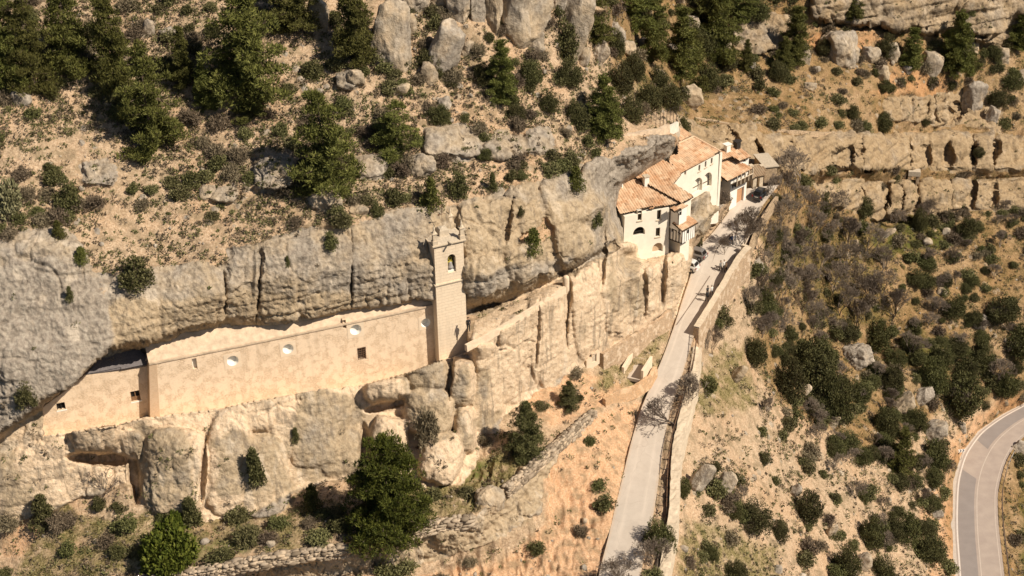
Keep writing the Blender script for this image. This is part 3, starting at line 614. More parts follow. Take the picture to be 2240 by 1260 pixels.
# ------------------------------------------------------------------ materials for built things
def mat_plain(name, c, rough=.8, var=.12, scale=3., spec=.2, metal=0., bumpk=.3, dist=.03):
    s = NT(name); n = s.noise(scale, 5); n2 = s.noise(scale*.22, 4)
    a = tuple(x*(1-var) for x in c); b = tuple(min(1, x*(1+var)) for x in c)
    cc = s.ramp(n, [(.3, a), (.7, b)]); cc = s.mix(s.math('MULTIPLY', s.g(n2, .5, .75), .35), cc, tuple(x*.75 for x in c))
    s.col(cc); s.b.inputs['Roughness'].default_value = rough; s.b.inputs['Specular IOR Level'].default_value = spec; s.b.inputs['Metallic'].default_value = metal
    if bumpk: s.nrm(s.bump(n, bumpk, dist))
    return s.m
def mat_masonry(name, c1, c2, joint, bw=.55, bh=.3, rubble=False, plaster=None, angle=24):
    s = NT(name)
    # rotate world XY into the wall heading so that courses run level
    mp = s.n('ShaderNodeMapping'); mp.inputs['Rotation'].default_value = (0, 0, -R(angle)); s.l(s.pos(), mp.inputs[0])
    if rubble:
        v = s.n('ShaderNodeTexVoronoi'); v.feature = 'DISTANCE_TO_EDGE'; v.inputs['Scale'].default_value = 1/bw; m2 = s.n('ShaderNodeMapping'); m2.inputs['Scale'].default_value = (1, 1, 1.5); s.l(mp.outputs[0], m2.inputs[0]); s.l(m2.outputs[0], v.inputs['Vector'])
        v2 = s.n('ShaderNodeTexVoronoi'); v2.inputs['Scale'].default_value = 1/bw; s.l(m2.outputs[0], v2.inputs['Vector'])
        sp = s.n('ShaderNodeSeparateColor'); s.l(v2.outputs['Color'], sp.inputs[0])
        cc = s.mix(sp.outputs[0], c1, c2); jf = s.g(v.outputs['Distance'], .02, .10); cc = s.mix(jf, joint, cc); hgt = jf
    else:
        sx = s.n('ShaderNodeSeparateXYZ'); s.l(mp.outputs[0], sx.inputs[0]); cx = s.n('ShaderNodeCombineXYZ')
        s.l(s.math('ADD', sx.outputs[0], sx.outputs[1]), cx.inputs[0]); s.l(sx.outputs[2], cx.inputs[1])
        br = s.n('ShaderNodeTexBrick'); s.l(cx.outputs[0], br.inputs[0]); br.inputs['Scale'].default_value = 1; br.inputs['Brick Width'].default_value = bw; br.inputs['Row Height'].default_value = bh
        br.inputs['Mortar Size'].default_value = .014; br.inputs['Mortar Smooth'].default_value = .3; br.inputs[1].default_value = (*c1, 1); br.inputs[2].default_value = (*c2, 1); br.inputs[3].default_value = (*joint, 1)
        cc = br.outputs[0]; hgt = s.math('SUBTRACT', 1., br.outputs[1])
    n = s.noise(1.2, 6); n2 = s.noise(6, 5); st = s.noise(1.6, 4, (1, 1, .1)); bigp = s.noise(.22, 5, (1, 1, 1.6)); cc = s.mix(s.math('MULTIPLY', s.g(bigp, .5, .66), .22), cc, tuple(x*.80 for x in c2))
    if plaster: 
        pf = s.g(n, plaster[1], plaster[1]+.1); cc = s.mix(pf, cc, plaster[0]); hgt = s.mix(pf, hgt, .9)
    cc = s.mix(s.math('MULTIPLY', s.g(n2, .5, .72), .35), cc, tuple(x*.62 for x in c1))
    cc = s.mix(s.math('MULTIPLY', s.g(st, .52, .7), .30), cc, tuple(x*.6 for x in c2))
    s.col(cc); s.nrm(s.bump(n2, .4, .05, s.bump(hgt, .6, .05))); return s.m
def mat_tiles(name, hue=1.):
    s = NT(name); uv = s.n('ShaderNodeUVMap'); 
    def cell(su, sv):
        mp = s.n('ShaderNodeMapping'); mp.inputs['Scale'].default_value = (su, sv, 1); s.l(uv.outputs[0], mp.inputs[0])
        fl = s.n('ShaderNodeVectorMath', operation='FLOOR'); s.l(mp.outputs[0], fl.inputs[0]); w_ = s.n('ShaderNodeTexWhiteNoise'); w_.noise_dimensions = '2D'; s.l(fl.outputs[0], w_.inputs['Vector']); return w_.outputs['Value']
    r = s.math('ADD', s.math('MULTIPLY', cell(1/.34, 1/.46), .55), s.math('MULTIPLY', cell(1/.68, 1/2.3), .45)); n = s.noise(.5, 5); n2 = s.noise(5, 4)
    c = s.ramp(r, [(0, (.20, .09, .04)), (.3, (.38, .19, .09)), (.62, (.50, .28, .15)), (.88, (.64, .43, .27)), (1, (.26, .16, .09))])
    c = s.mix(s.math('MULTIPLY', s.g(n, .35, .65), .6), c, (.60, .45, .30))
    c = s.mix(s.math('MULTIPLY', s.g(n2, .55, .72), .5), c, (.22, .14, .08))
    if hue < 1: c = s.mix(1-hue, c, (.16, .13, .085))
    s.col(c); s.nrm(s.bump(n2, .3, .03)); return s.m
M = {}
M['tile'] = mat_tiles('roof tiles'); M['tile_old'] = mat_tiles('old roof tiles', .35)
M['church'] = mat_masonry('church masonry', (.75, .56, .38), (.71, .525, .35), (.65, .475, .31), .30, .3, True, ((.77, .585, .405), .44))
M['ashlar'] = mat_masonry('tower ashlar', (.80, .64, .46), (.775, .615, .437), (.70, .545, .38), .75, .36)
M['coping'] = mat_plain('plastered ledge', (.57, .43, .295), .9, .2, 1.6, bumpk=.8, dist=.12)
M['quoin'] = mat_masonry('brick quoins', (.60, .40, .245), (.64, .45, .285), (.58, .44, .30), .28, .09)
M['render'] = mat_plain('cream render', (.80, .71, .57), .9, .06, 1.5, bumpk=.35)
M['render_low'] = mat_plain('lower render', (.66, .53, .38), .9, .1, 1.5, bumpk=.5)
M['white'] = mat_plain('white plaster', (.82, .76, .66), .85, .05, 2)
M['surround'] = mat_plain('pale plaster patch', (.74, .58, .41), .9, .06, 2)
M['rubble'] = mat_masonry('rubble wall', (.56, .40, .25), (.44, .32, .20), (.30, .21, .13), .38, .3, True)
M['parapet_plaster'] = mat_plain('rough plaster', (.70, .53, .365), .9, .12, 1.8, bumpk=.8, dist=.1)
M['wallwhite'] = mat_plain('weathered whitewash', (.70, .62, .50), .9, .1, 2)
M['rubble_orange'] = mat_masonry('orange rubble wall', (.62, .38, .20), (.52, .33, .19), (.48, .32, .19), .4, .3, True, ((.64, .44, .27), .5))
M['drystone'] = mat_masonry('dry stone', (.48, .38, .27), (.38, .29, .20), (.12, .085, .055), .42, .3, True)
M['capstone'] = mat_plain('cap stones', (.60, .48, .34), .9, .15, 2.5, bumpk=.6, dist=.06)
M['stonegrey'] = mat_plain('grey stone', (.50, .41, .30), .9, .18, 4, bumpk=.7, dist=.05)
M['slate'] = mat_plain('slate roof', (.15, .13, .125), .7, .2, 6, bumpk=.4)
M['leaflitter'] = mat_plain('litter', (.40, .30, .17), .9, .3, 9)
M['darkwood'] = mat_plain('dark wood', (.07, .045, .025), .7, .25, 8)
M['wood'] = mat_plain('wood', (.22, .12, .06), .7, .25, 8)
M['door'] = mat_plain('garage door', (.50, .27, .14), .7, .08, 4)
M['glass'] = mat_plain('window glass', (.015, .014, .013), .15, .2, 2, spec=.5, bumpk=0)
M['dark'] = mat_plain('painted interior shade', (.02, .017, .014), .95, .2, 2, bumpk=0)  # near-black colour painted in for the shade inside openings
M['iron'] = mat_plain('iron', (.035, .028, .022), .6, .3, 8, spec=.4)
M['rust'] = mat_plain('rusty steel', (.16, .09, .05), .7, .3, 8)
M['bronze'] = mat_plain('grey bronze', (.30, .27, .24), .5, .1, 6, spec=.5)
M['yellow'] = mat_plain('yellow yoke', (.45, .36, .06), .6, .15, 6)
M['paving'] = mat_plain('paving', (.50, .41, .32), .9, .06, 2.2)
def roof(root, e1, e2, pitch, pxpoly, mat, name='roof', tile=.34, row=.46, th=.12):
    """tiled roof: eave e1->e2 (world), rising away from the camera side at `pitch` degrees, clipped to the photo-pixel polygon"""
    d = (e2-e1); d.z = 0; d.normalize(); back = Vector((-d.y, d.x, 0))
    if back.dot(e1-Vector((0, 0, 0))) < 0: back = -back
    v = (back*math.cos(R(pitch))+Z*math.sin(R(pitch))); n = d.cross(v)
    if n.z < 0: n = -n
    C = Vector((0, 0, H)); uvp = []
    for x, y in pxpoly:
        r = Vector(rays(x, y)); t = (e1-C).dot(n)/r.dot(n); p = C+r*t-e1; uvp.append((p.dot(d), p.dot(v)))
    us = [a for a, b in uvp]; vs = [b for a, b in uvp]
    nu = 4; du = tile/nu; U = np.arange(math.floor(min(us)/tile)*tile, max(us)+du, du)
    V = []; k = math.floor(min(vs)/row)
    while k*row < max(vs)+row: V += [k*row+.001, k*row+row*.5, k*row+row-.001]; k += 1
    V = np.array(V); UU, VV = np.meshgrid(U, V)
    ph = (UU/tile) % 1.; hz = np.abs(np.sin(ph*math.pi))*.12
    rr = (VV/row) % 1.; hz = hz+(1-rr)*.045
    jit = (_h(np.floor(UU/tile+.001).astype(int), np.floor(VV/row+.001).astype(int), np.zeros(UU.shape, int), 3)-.5)*.03
    hz = hz+jit
    e = np.array(e1); P = e+UU[..., None]*np.array(d)+VV[..., None]*np.array(v)+hz[..., None]*np.array(n)
    ix = np.arange(UU.size).reshape(UU.shape); q = np.stack([ix[:-1, :-1], ix[:-1, 1:], ix[1:, 1:], ix[1:, :-1]], -1).reshape(-1, 4)
    cu = UU.ravel()[q].mean(1); cv = VV.ravel()[q].mean(1); ok = inpoly(uvp, cu, cv); q = q[ok]
    uq = np.stack([UU.ravel()[q], VV.ravel()[q]], -1).reshape(-1, 2)
    o = link(name, mesh_np(name, P.reshape(-1, 3), q, uv=uq), mat); root.put(o)
    sl_ = MB().prism([e1+d*a+v*b-n*.02 for a, b in uvp], -n*th); root.put(sl_.build(name+'_deck', M['darkwood']))
    return dict(d=d, v=v, n=n, e=e1)
def window(root, pl, x0, y0, x1, y1, deep=.28, mull=True, sill=True, frame='darkwood', shape='rect'):
    """returns the hole; adds the window part with pane and sill set in the reveal"""
    u0, z0, u1, z1 = pxrect(pl, x0, y0, x1, y1); h = rect(u0, z0, u1, z1) if shape == 'rect' else arch(u0, z0, u1, z1)
    PEND.append((root, pl, u0, z0, u1, z1, deep, mull, sill, frame, shape)); return h
PEND = []
def flush():
    for root, pl, u0, z0, u1, z1, deep, mull, sill, frame, shape in PEND:
        w_ = u1-u0; f = MB(); t = .07
        if shape == 'rect':
            for a, b, c, d_ in ((u0, z0, u0+t, z1), (u1-t, z0, u1, z1), (u0+t, z0, u1-t, z0+t), (u0+t, z1-t, u1-t, z1)):
                f.prism([pl.w(p[0], p[1], -deep+.06) for p in rect(a, b, c, d_)], -pl.n*.06)
            if mull: f.prism([pl.w(p[0], p[1], -deep+.06) for p in rect((u0+u1)/2-.035, z0+t, (u0+u1)/2+.035, z1-t)], -pl.n*.06)
        else: f.prism([pl.w(p[0], p[1], -deep+.03) for p in rect(u0, z0, u1, z0+.06)], -pl.n*.06)
        fr = f.build('window', M[frame]); root.put(fr)
        sh = rect(u0, z0, u1, z1) if shape == 'rect' else arch(u0, z0, u1, z1)
        g = MB().prism([pl.w(p[0], p[1], -deep) for p in sh], -pl.n*.02).build('pane', M['glass'] if shape == 'rect' else M['dark'])  # arches get a near-black sheet painting the shade inside, not glass
        g.parent = fr
        if sill:
            s_ = MB().prism([pl.w(p[0], p[1], .10) for p in rect(u0-.12, z0-.12, u1+.12, z0-.003)], -pl.n*.25).build('sill', M['capstone']); s_.parent = fr
    PEND.clear()
# ================================================================== CHURCH BUILT INTO THE CLIFF
c0 = Pz(334, 794, 17.9); c1 = Pz(950, 668, 17.9); CP = Plane(c0, c1-c0)
ch = Root('church', (c0.x, c0.y, 12), 'long cream stone church wall with round windows built under the cliff overhang', 'church')
def U_(pl, *pp): return [pl.px(x, y) for x, y in pp]
out = U_(CP, (329, 925), (460, 905), (560, 885), (660, 868), (790, 850), (900, 822), (962, 800), (955, 666), (750, 709.5), (560, 749), (326, 796))
occ = [(509, 789, 13), (630, 763, 12.5), (778, 721, 13.5), (931, 706, 11.5)]
hol = []; oc2 = []
for x, y, r in occ:
    u, z_ = CP.px(x, y); rr = r/21.3; hol.append(circ(u, z_, rr, 24)); oc2.append((u, z_, rr))
sl1 = pxrect(CP, 421, 784, 431, 808); sl2 = pxrect(CP, 750, 700, 757, 719); gr1 = pxrect(CP, 782, 760, 801, 787)
hol += [rect(*sl1), rect(*sl2), rect(*gr1)]
mb = MB(); wall(mb, CP, out, hol, 1.6, .5); ch.put(mb.build('wall', M['church']))
for u, z_, r in oc2:                                        # white splayed round windows with square plaster surround
    f = MB(); sq = rect(u-r*1.45, z_-r*1.5, u+r*1.45, z_+r*1.5); wall(f, CP.shift(.025), sq, [circ(u, z_, r*.99, 24)], .02, .02); ch.put(f.build('window_surround', M['surround'])); f = MB()
    n = 24
    for i in range(n):
        a = 2*math.pi*i/n; b = 2*math.pi*(i+1)/n
        f.poly([CP.w(u+r*.99*math.cos(a), z_+r*.99*math.sin(a), .02), CP.w(u+r*.99*math.cos(b), z_+r*.99*math.sin(b), .02), CP.w(u+r*.7*math.cos(b), z_+r*.7*math.sin(b), -.46), CP.w(u+r*.7*math.cos(a), z_+r*.7*math.sin(a), -.46)])
    o = f.build('round_window', M['white']); ch.put(o)
    g = MB().prism([CP.w(p[0], p[1], -.45) for p in circ(u, z_, r*.72, 24)], -CP.n*.02).build('pane', M['white']); g.parent = o
for rc, m_ in ((sl1, 'white'), (sl2, 'rubble')):
    f = MB().prism([CP.w(p[0], p[1], -.42) for p in rect(*rc)], -CP.n*.03); ch.put(f.build('niche', M[m_]))
f = MB().prism([CP.w(p[0], p[1], -.45) for p in rect(*gr1)], -CP.n*.03).build('window', M['dark']); ch.put(f)  # near-black sheet paints the shade behind the grille
g = MB(); u0, z0, u1, z1 = gr1
for i in range(5): uu = u0+(u1-u0)*(i+.5)/5; g.bar(CP.w(uu, z0, -.08), CP.w(uu, z1, -.08), .022, 4)
for i in range(6): zz = z0+(z1-z0)*(i+.5)/6; g.bar(CP.w(u0, zz, -.08), CP.w(u1, zz, -.08), .022, 4)
g = g.build('grille', M['rust']); g.parent = f
# cornice moulding and quoins
g = MB()
for a, b in zip(out[-4:-1], out[-3:]):
    g.prism([CP.w(a[0], a[1]-.09, .12), CP.w(b[0], b[1]-.09, .12), CP.w(b[0], b[1]+.1, .12), CP.w(a[0], a[1]+.1, .12)], -CP.n*.3)
ch.put(g.build('cornice', M['coping']))
ua, za = CP.px(329, 925); ub, zb = CP.px(326, 796)
g = MB().prism([CP.w(ua-.01, za, .03), CP.w(ua+1.0, za, .03), CP.w(ub+.75, zb-.12, .03), CP.w(ub-.01, zb-.12, .03)], -CP.n*1.62); ch.put(g.build('quoins', M['quoin']))
# sloping plastered masonry ledge above the cornice, rising back under the lip (subdivided and roughened)
def ledge(root, e1, e2, pitch, pxpoly, mat, name, amp=.10, step=.25, seed=1):
    d = (e2-e1); d.z = 0; d.normalize(); back = Vector((-d.y, d.x, 0))
    v = back*math.cos(R(pitch))+Z*math.sin(R(pitch)); n = d.cross(v); n = n if n.z > 0 else -n; C = Vector((0, 0, H)); uvp = []
    for x, y in pxpoly:
        r = Vector(rays(x, y)); t = (e1-C).dot(n)/r.dot(n); p = C+r*t-e1; uvp.append((p.dot(d), p.dot(v)))
    us = [a for a, b in uvp]; vs = [b for a, b in uvp]; UU, VV = np.meshgrid(np.arange(min(us), max(us)+step, step), np.arange(min(vs), max(vs)+step, step))
    P = np.array(e1)+UU[..., None]*np.array(d)+VV[..., None]*np.array(v); P = P+(fbm(P*.9, 4, seed)*amp)[..., None]*np.array(n)
    ix = np.arange(UU.size).reshape(UU.shape); q = np.stack([ix[:-1, :-1], ix[:-1, 1:], ix[1:, 1:], ix[1:, :-1]], -1).reshape(-1, 4)
    ok = inpoly(uvp, UU.ravel()[q].mean(1), VV.ravel()[q].mean(1)); o = link(name, mesh_np(name, P.reshape(-1, 3), q[ok], smooth=True), mat); root.put(o)
    root.put(MB().prism([e1+d*a+v*b-n*(amp+.12) for a, b in uvp], -n*.3).build(name+'_core', mat)); return o
ledge(ch, CP.w(*CP.px(326, 796))-CP.n*.02, CP.w(*CP.px(955, 666))-CP.n*.02, 42, [(326, 797), (560, 749), (750, 709), (957, 665), (957, 650), (855, 650), (770, 665), (660, 692), (560, 692), (505, 690), (486, 696), (470, 706), (450, 711), (330, 742), (317, 749)], M['coping'], 'roof_ledge')
# ================================================================== ANNEX WITH SLATE ROOF
AP = CP.shift(-1.35); AP.o = AP.o
an = Root('annex', AP.w(-6, 12), 'cream annex with small slate roof wedged under the grey overhang at the far left', 'building')
out = U_(AP, (60, 965), (160, 955), (328, 922), (331, 775), (310, 797), (190, 817), (150, 850), (95, 890), (40, 935))
h1 = pxrect(AP, 286, 855, 307, 878); h2 = pxrect(AP, 124, 881, 143, 897)
mb = MB(); wall(mb, AP, out, [rect(*h1), rect(*h2)], .8, .4); an.put(mb.build('wall', M['church']))
for rc, m_ in ((h1, 'wood'), (h2, 'dark')):
    u0, z0, u1, z1 = rc; f = MB()
    for a in ((u0, z0, u0+.07, z1), (u1-.07, z0, u1, z1), ((u0+u1)/2-.04, z0, (u0+u1)/2+.04, z1)): f.prism([AP.w(p[0], p[1], -.2) for p in rect(*a)], -AP.n*.06)
    if m_ == 'wood': f.prism([AP.w(p[0], p[1], -.22) for p in rect(u0, z0, u1, z0+(z1-z0)*.38)], -AP.n*.04)
    o = f.build('window', M[m_]); an.put(o)
    g = MB().prism([AP.w(p[0], p[1], -.36) for p in rect(*rc)], -AP.n*.03).build('pane', M['dark']); g.parent = o  # near-black backing, shade of the room put into its colour
    g = MB().prism([AP.w(p[0], p[1], .03) for p in rect(u0-.1, z0-.14, u1+.1, z0-.002)], -AP.n*.3).build('sill', M['white']); g.parent = o
e1 = AP.w(*AP.px(190, 817))+AP.n*.15; e2 = AP.w(*AP.px(330, 790))+AP.n*.15
e2.z = e1.z
ledge(an, e1, e2, 28, [(187, 818), (318, 797), (330, 789), (305, 764), (290, 761), (243, 766), (225, 778)], M['slate'], 'slate_roof', .02)
g = MB()
d = (e2-e1).normalized(); back = Vector((-d.y, d.x, 0)); vv = back*math.cos(R(28))+Z*math.sin(R(28)); nn = d.cross(vv); rnd = random.Random(4)
for k in range(260):
    a = abs(rnd.gauss(0, 1)); ang = rnd.uniform(0, 6.3); p = e1+d*(2.7+a*math.cos(ang)*.9)+vv*(1.0+a*math.sin(ang)*.36)+nn*.05; s_ = rnd.uniform(.03, .1)
    t1 = Vector((rnd.uniform(-1, 1), rnd.uniform(-1, 1), rnd.uniform(-.2, .3)))*s_; t2 = Vector((rnd.uniform(-1, 1), rnd.uniform(-1, 1), rnd.uniform(-.2, .4)))*s_; g.poly([p, p+t1, p+t2])
o = g.build('leaf_litter', M['leaflitter']); tag(o, 'patch of dry leaf litter lying on the slate roof', 'litter', kind='stuff')
# ================================================================== BELL TOWER
TA = R(24); td = Vector((math.cos(TA), math.sin(TA), 0)); tn = Vector((math.sin(TA), -math.cos(TA), 0)); TW = 3.3
tc = PY(957, 700, 134.2); tc.z = 0
TP = Plane(tc, td)
def TZ(y): return TP.px(958, y)[1]
tw = Root('bell_tower', tc+td*TW/2-tn*TW/2+Z*TZ(790), 'square cream stone bell tower standing in front of the grey cliff', 'bell tower')
ctr = tc+td*TW/2-tn*TW/2
zb, zs, zt = TZ(800), TZ(626), TZ(541)
g = MB().box(ctr+Z*(zb+zs)/2, td, TW+.08, TW+.08, zs-zb); tw.put(g.build('shaft', M['ashlar'], bevel=.03))
x0, y0, x1, y1 = 979.5, 556, 997, 596
b = pxrect(TP, x0, y0, x1, y1); bo = arch(*b)
g = MB(); wall(g, TP, rect(0, zs, TW, zt), [bo], .6, .6)
for off, dd, o_ in ((0, tn*-1, tc+td*TW), ):
    pass
SP = Plane(tc-tn*TW, -tn); 
g.box(ctr-tn*(TW/2-.3)+Z*(zs+zt)/2, td, TW, .6, zt-zs)
g.box(tc+td*.3-tn*(TW/2)+Z*(zs+zt)/2, td, .6, TW-1.2, zt-zs); g.box(tc+td*(TW-.3)-tn*(TW/2)+Z*(zs+zt)/2, td, .6, TW-1.2, zt-zs)
tw.put(g.build('belfry', M['ashlar']))
def ring(z, h, out_): return MB().box(ctr+Z*(z+h/2), td, TW+2*out_, TW+2*out_, h)
g = ring(zs-.06, .14, .10); g.box(ctr+Z*(zs+.15), td, TW+.36, TW+.36, .14); tw.put(g.build('string_course', M['capstone'], bevel=.03))
g = ring(zt-.003, .16, .12); g.box(ctr+Z*(zt+.25), td, TW+.5, TW+.5, .18); tw.put(g.build('cornice', M['capstone'], bevel=.03))
ztp = zt+.34
g = MB(); k = len(g.v)
pr = [(TW/2+.12, 0), (TW/2-.3, .12), (.8, .2), (.55, .24), (.52, .8), (.42, .95), (0.02, 1.1)]
sq = [(-1, -1), (1, -1), (1, 1), (-1, 1)]
for r, z in pr:
    for a, b_ in sq: g.v.append(tuple(ctr+td*a*r+tn*b_*r+Z*(ztp+z)))
for j in range(len(pr)-1):
    for i in range(4): g.f.append((k+j*4+i, k+j*4+(i+1) % 4, k+(j+1)*4+(i+1) % 4, k+(j+1)*4+i))
tw.put(g.build('tower_cap', M['stonegrey']))
for a, b_ in sq:
    g = MB(); q = ctr+td*a*(TW/2-.12)+tn*b_*(TW/2-.12)
    g.box(q+Z*(ztp+.22), td, .56, .56, .5); g.box(q+Z*(ztp+.87), td, .40, .40, .8); g.box(q+Z*(ztp+1.31), td, .56, .56, .1)
    r = .22; kk = len(g.v)
    for r_, z in ((.22, 1.36), (.15, 1.55), (.10, 1.72), (.13, 1.8), (.02, 2.25)):
        for i in range(6): g.v.append(tuple(q+Vector((math.cos(i*math.pi/3)*r_, math.sin(i*math.pi/3)*r_, ztp+z))))
    for j in range(4):
        for i in range(6): g.f.append((kk+j*6+i, kk+j*6+(i+1) % 6, kk+(j+1)*6+(i+1) % 6, kk+(j+1)*6+i))
    tw.put(g.build('pinnacle', M['capstone']))
for q, dr in ((tc+td*TW*.5, tn), (tc+td*TW-tn*TW*.5, td)):
    g = MB(); a = q+Z*(zt+.32); g.bar(a-dr*.1, a+dr*.85+Z*.12, .14, 6, .09); g.bar(a+dr*.72+Z*.1, a+dr*.95+Z*.3, .12, 6, .05); tw.put(g.build('gargoyle', M['stonegrey']))
g = MB(); p = ctr+Z*(ztp+1.3); g.bar(p, p+Z*2.3, .025, 5); g.bar(p+Z*1.2-td*.45, p+Z*1.2+td*.45, .03, 5); g.box(p+Z*1.2-td*.35, td, .22, .03, .22); g.bar(p+Z*2.0-td*.2, p+Z*2.0+td*.2, .025, 5); tw.put(g.build('weather_vane', M['rust']))
# bell hanging in the opening
u0, z0, u1, z1 = b; bc = TP.w((u0+u1)/2-.02, 0, -.42)
bell = Root('bell', bc+Z*(z0+.35), 'grey bell with a yellow yoke hanging in the arched opening of the tower', 'bell')
hh = (z1-z0)
g = MB().lathe(bc+Z*(z0+hh*.20), [(.36, 0), (.38, .03), (.30, .14), (.23, .35), (.20, .55), (.15, .66), (.02, .70)], 16); bell.put(g.build('bell_body', M['bronze'], smooth=True))
g = MB(); zt_ = z0+hh*.20+.68
g.bar(bc+Z*zt_-td*.30, bc+Z*zt_+td*.30, .07, 6)
for i in range(8):
    a = math.pi*(i)/8*2; b2 = math.pi*(i+1)/8*2; g.bar(bc+Z*(zt_+.36)+td*math.cos(a)*.17+Z*math.sin(a)*.25, bc+Z*(zt_+.36)+td*math.cos(b2)*.17+Z*math.sin(b2)*.25, .04, 5)
g.bar(bc+Z*zt_-td*.28, bc+Z*zt_-td*.3-Z*.3, .045, 5); g.bar(bc+Z*zt_+td*.28, bc+Z*zt_+td*.3-Z*.3, .045, 5); bell.put(g.build('yoke', M['yellow']))
g = MB().box(bc+Z*(z0+.12)-tn*.05, td, u1-u0-.05, .5, .2); tw.put(g.build('belfry_sill', M['white']))
# ================================================================== MONASTERY HOUSES
za = 16.6
fa = Pz(1367, 470, za); fb = Pz(1491, 444.5, za); FP = Plane(fa, fb-fa)
hs = Root('monastery_house', (fa.x, fa.y, 10), 'large cream rendered house with an arched loggia under a tiled roof, nearest the bell tower', 'house')
print('house heading', math.degrees(math.atan2(FP.d.y, FP.d.x)), 'Y', fa.y, fb.y)
hol = [window(hs, FP, 1395.2, 461, 1404, 482.5), window(hs, FP, 1437.4, 459.5, 1446.2, 480), window(hs, FP, 1434.6, 498.5, 1444, 517.5)]
hol.append(window(hs, FP, 1385, 496.5, 1411, 515, .9, False, False, 'darkwood', 'arch'))
out = U_(FP, (1361, 560), (1463, 560), (1464, 452), (1430, 452), (1417, 452), (1367, 464))
out[0] = (out[0][0], 8.0); out[1] = (out[1][0], 8.0); out = [out[0], out[1], (out[2][0], za-.28), (out[5][0], za-.28)]
arch_h = pxrect(FP, 1427, 531.5, 1450, 552); hol.append(arch(*arch_h))
mb = MB(); wall(mb, FP, out, hol, 7.5, .5); hs.put(mb.build('wall', M['render']))
f = MB().prism([FP.w(p[0], p[1], -.45) for p in arch(*arch_h)], -FP.n*.03); hs.put(f.build('blocked_arch', M['quoin']))
# interior of the loggia arch: railing and posts
u0, z0, u1, z1 = pxrect(FP, 1385, 496.5, 1411, 515); g = MB()
g.bar(FP.w(u0+.1, z0+.45, -.3), FP.w(u1-.1, z0+.45, -.3), .03)
for i in range(9): uu = u0+.15+(u1-u0-.3)*i/8; g.bar(FP.w(uu, z0, -.3), FP.w(uu, z0+.45, -.3), .018, 4)
hs.put(g.build('balustrade', M['iron']))
flush()
e1 = Pz(1356.8, 468.5, za-.1); e2 = Pz(1428, 452.5, za-.1)
e1 = FP.w(*FP.px(1356.8, 468.5))+FP.n*.45; e2 = FP.w(*FP.px(1428, 452))+FP.n*.45; e2.z = e1.z = za-.12
rf1 = roof(hs, e1, e2, 17, [(1355.5, 469), (1428, 451.3), (1430, 457), (1418, 457.5), (1419, 456), (1491.5, 444.7), (1382, 384), (1341, 384), (1343, 440)], M['tile'], 'roof')
# middle roof strip, a little higher, ends lower at its eave corner
def onplane(rf, x, y, up_=0.):
    r = Vector(rays(x, y)); C = Vector((0, 0, H)); n = rf['n']; o = rf['e']+n*up_; return C+r*((o-C).dot(n)/r.dot(n))
m1 = onplane(rf1, 1491, 445, .35); m1b = onplane(rf1, 1517, 431, .35)
rf2 = roof(hs, m1, m1+FP.d, 17, [(1382, 384), (1391, 361), (1410, 352), (1428, 355), (1443, 347), (1470, 360), (1490, 382), (1474, 402), (1517.5, 430.5), (1491, 445)], M['tile'], 'upper_roof')
# wall under the right end of the upper roof
a = m1-FP.n*.35; a.z = 0; P2 = Plane(a, m1b-m1)
g = MB(); out = U_(P2, (1492, 446), (1516, 432.5)); wall(g, P2, [(out[0][0], 8), (out[1][0]-.3, 8), (out[1][0]-.3, out[1][1]-.15), (out[0][0], out[0][1]-.15)], (), 4); hs.put(g.build('side_wall', M['render']))
# chimney and skylight dormer on the roof
c = onplane(rf1, 1412.5, 406); g = MB().box(c+Z*.5, FP.d, .62, .62, 1.5); hs.put(g.build('chimney', M['white'])); cap = MB().box(c+Z*1.33, FP.d, .8, .8, .12); q = cap.build('chimney_cap', M['stonegrey']); hs.put(q)
c = onplane(rf1, 1353, 412); DP = Plane(c+FP.n*.1, FP.d)
g = MB(); u, z_ = DP.px(1353, 408); wall(g, DP, rect(u-.75, z_-.7, u+.62, z_+.42), [rect(u-.62, z_-.32, u+.46, z_+.22)], 1.4, .5); o = g.build('dormer', M['white']); hs.put(o)
g = MB().prism([DP.w(p[0], p[1], -.45) for p in rect(u-.62, z_-.32, u+.46, z_+.22)], -DP.n*.03).build('opening', M['dark']); g.parent = o; g.matrix_parent_inverse = Matrix.Identity(4)  # sheet painted near-black as the shade inside the dormer
de = DP.w(u-.85, z_+.42)+DP.n*.2; roof(hs, de, de+FP.d, 14, [(1341, 402), (1366, 395), (1362, 384), (1340, 380)], M['tile'], 'dormer_roof')
# ------------------------------------------------------------------ timbered bay
cu, cz = FP.px(1465.5, 523); a0 = FP.w(cu, cz); zb = cz
cor = Pz(1491.6, 533, zb); rgt = Pz(1519.5, 517.5, zb)
print('bay', a0, cor, rgt)
LP = Plane(a0, cor-a0); RP = Plane(cor, rgt-cor)
bay = hs
lo = U_(LP, (1465.5, 523), (1491.6, 533), (1491.4, 506), (1478, 494), (1468, 487)); lo[0] = (lo[0][0], zb); lo[1] = (lo[1][0], zb)
wl = pxrect(LP, 1468.5, 501, 1473.5, 507.5)
mb = MB(); wall(mb, LP, [(0, zb), (lo[1][0], zb), lo[2], lo[4]], [rect(*wl)], .15, .1)
wr = pxrect(RP, 1503, 502.5, 1507.5, 511)
ro = U_(RP, (1491.6, 533), (1519.5, 517.5), (1519, 491.5), (1491.4, 505.5)); ro[0] = (0, zb); ro[1] = (ro[1][0], zb)
wall(mb, RP, ro, [rect(*wr)], .15, .1)
mb.prism([a0-FP.n*.3+Z*.05, cor+Z*.05-LP.n*.1, rgt+Z*.05, rgt-RP.n*3+Z*.05], Z*.1)
hs.put(mb.build('timbered_bay', M['white']))
g = MB()
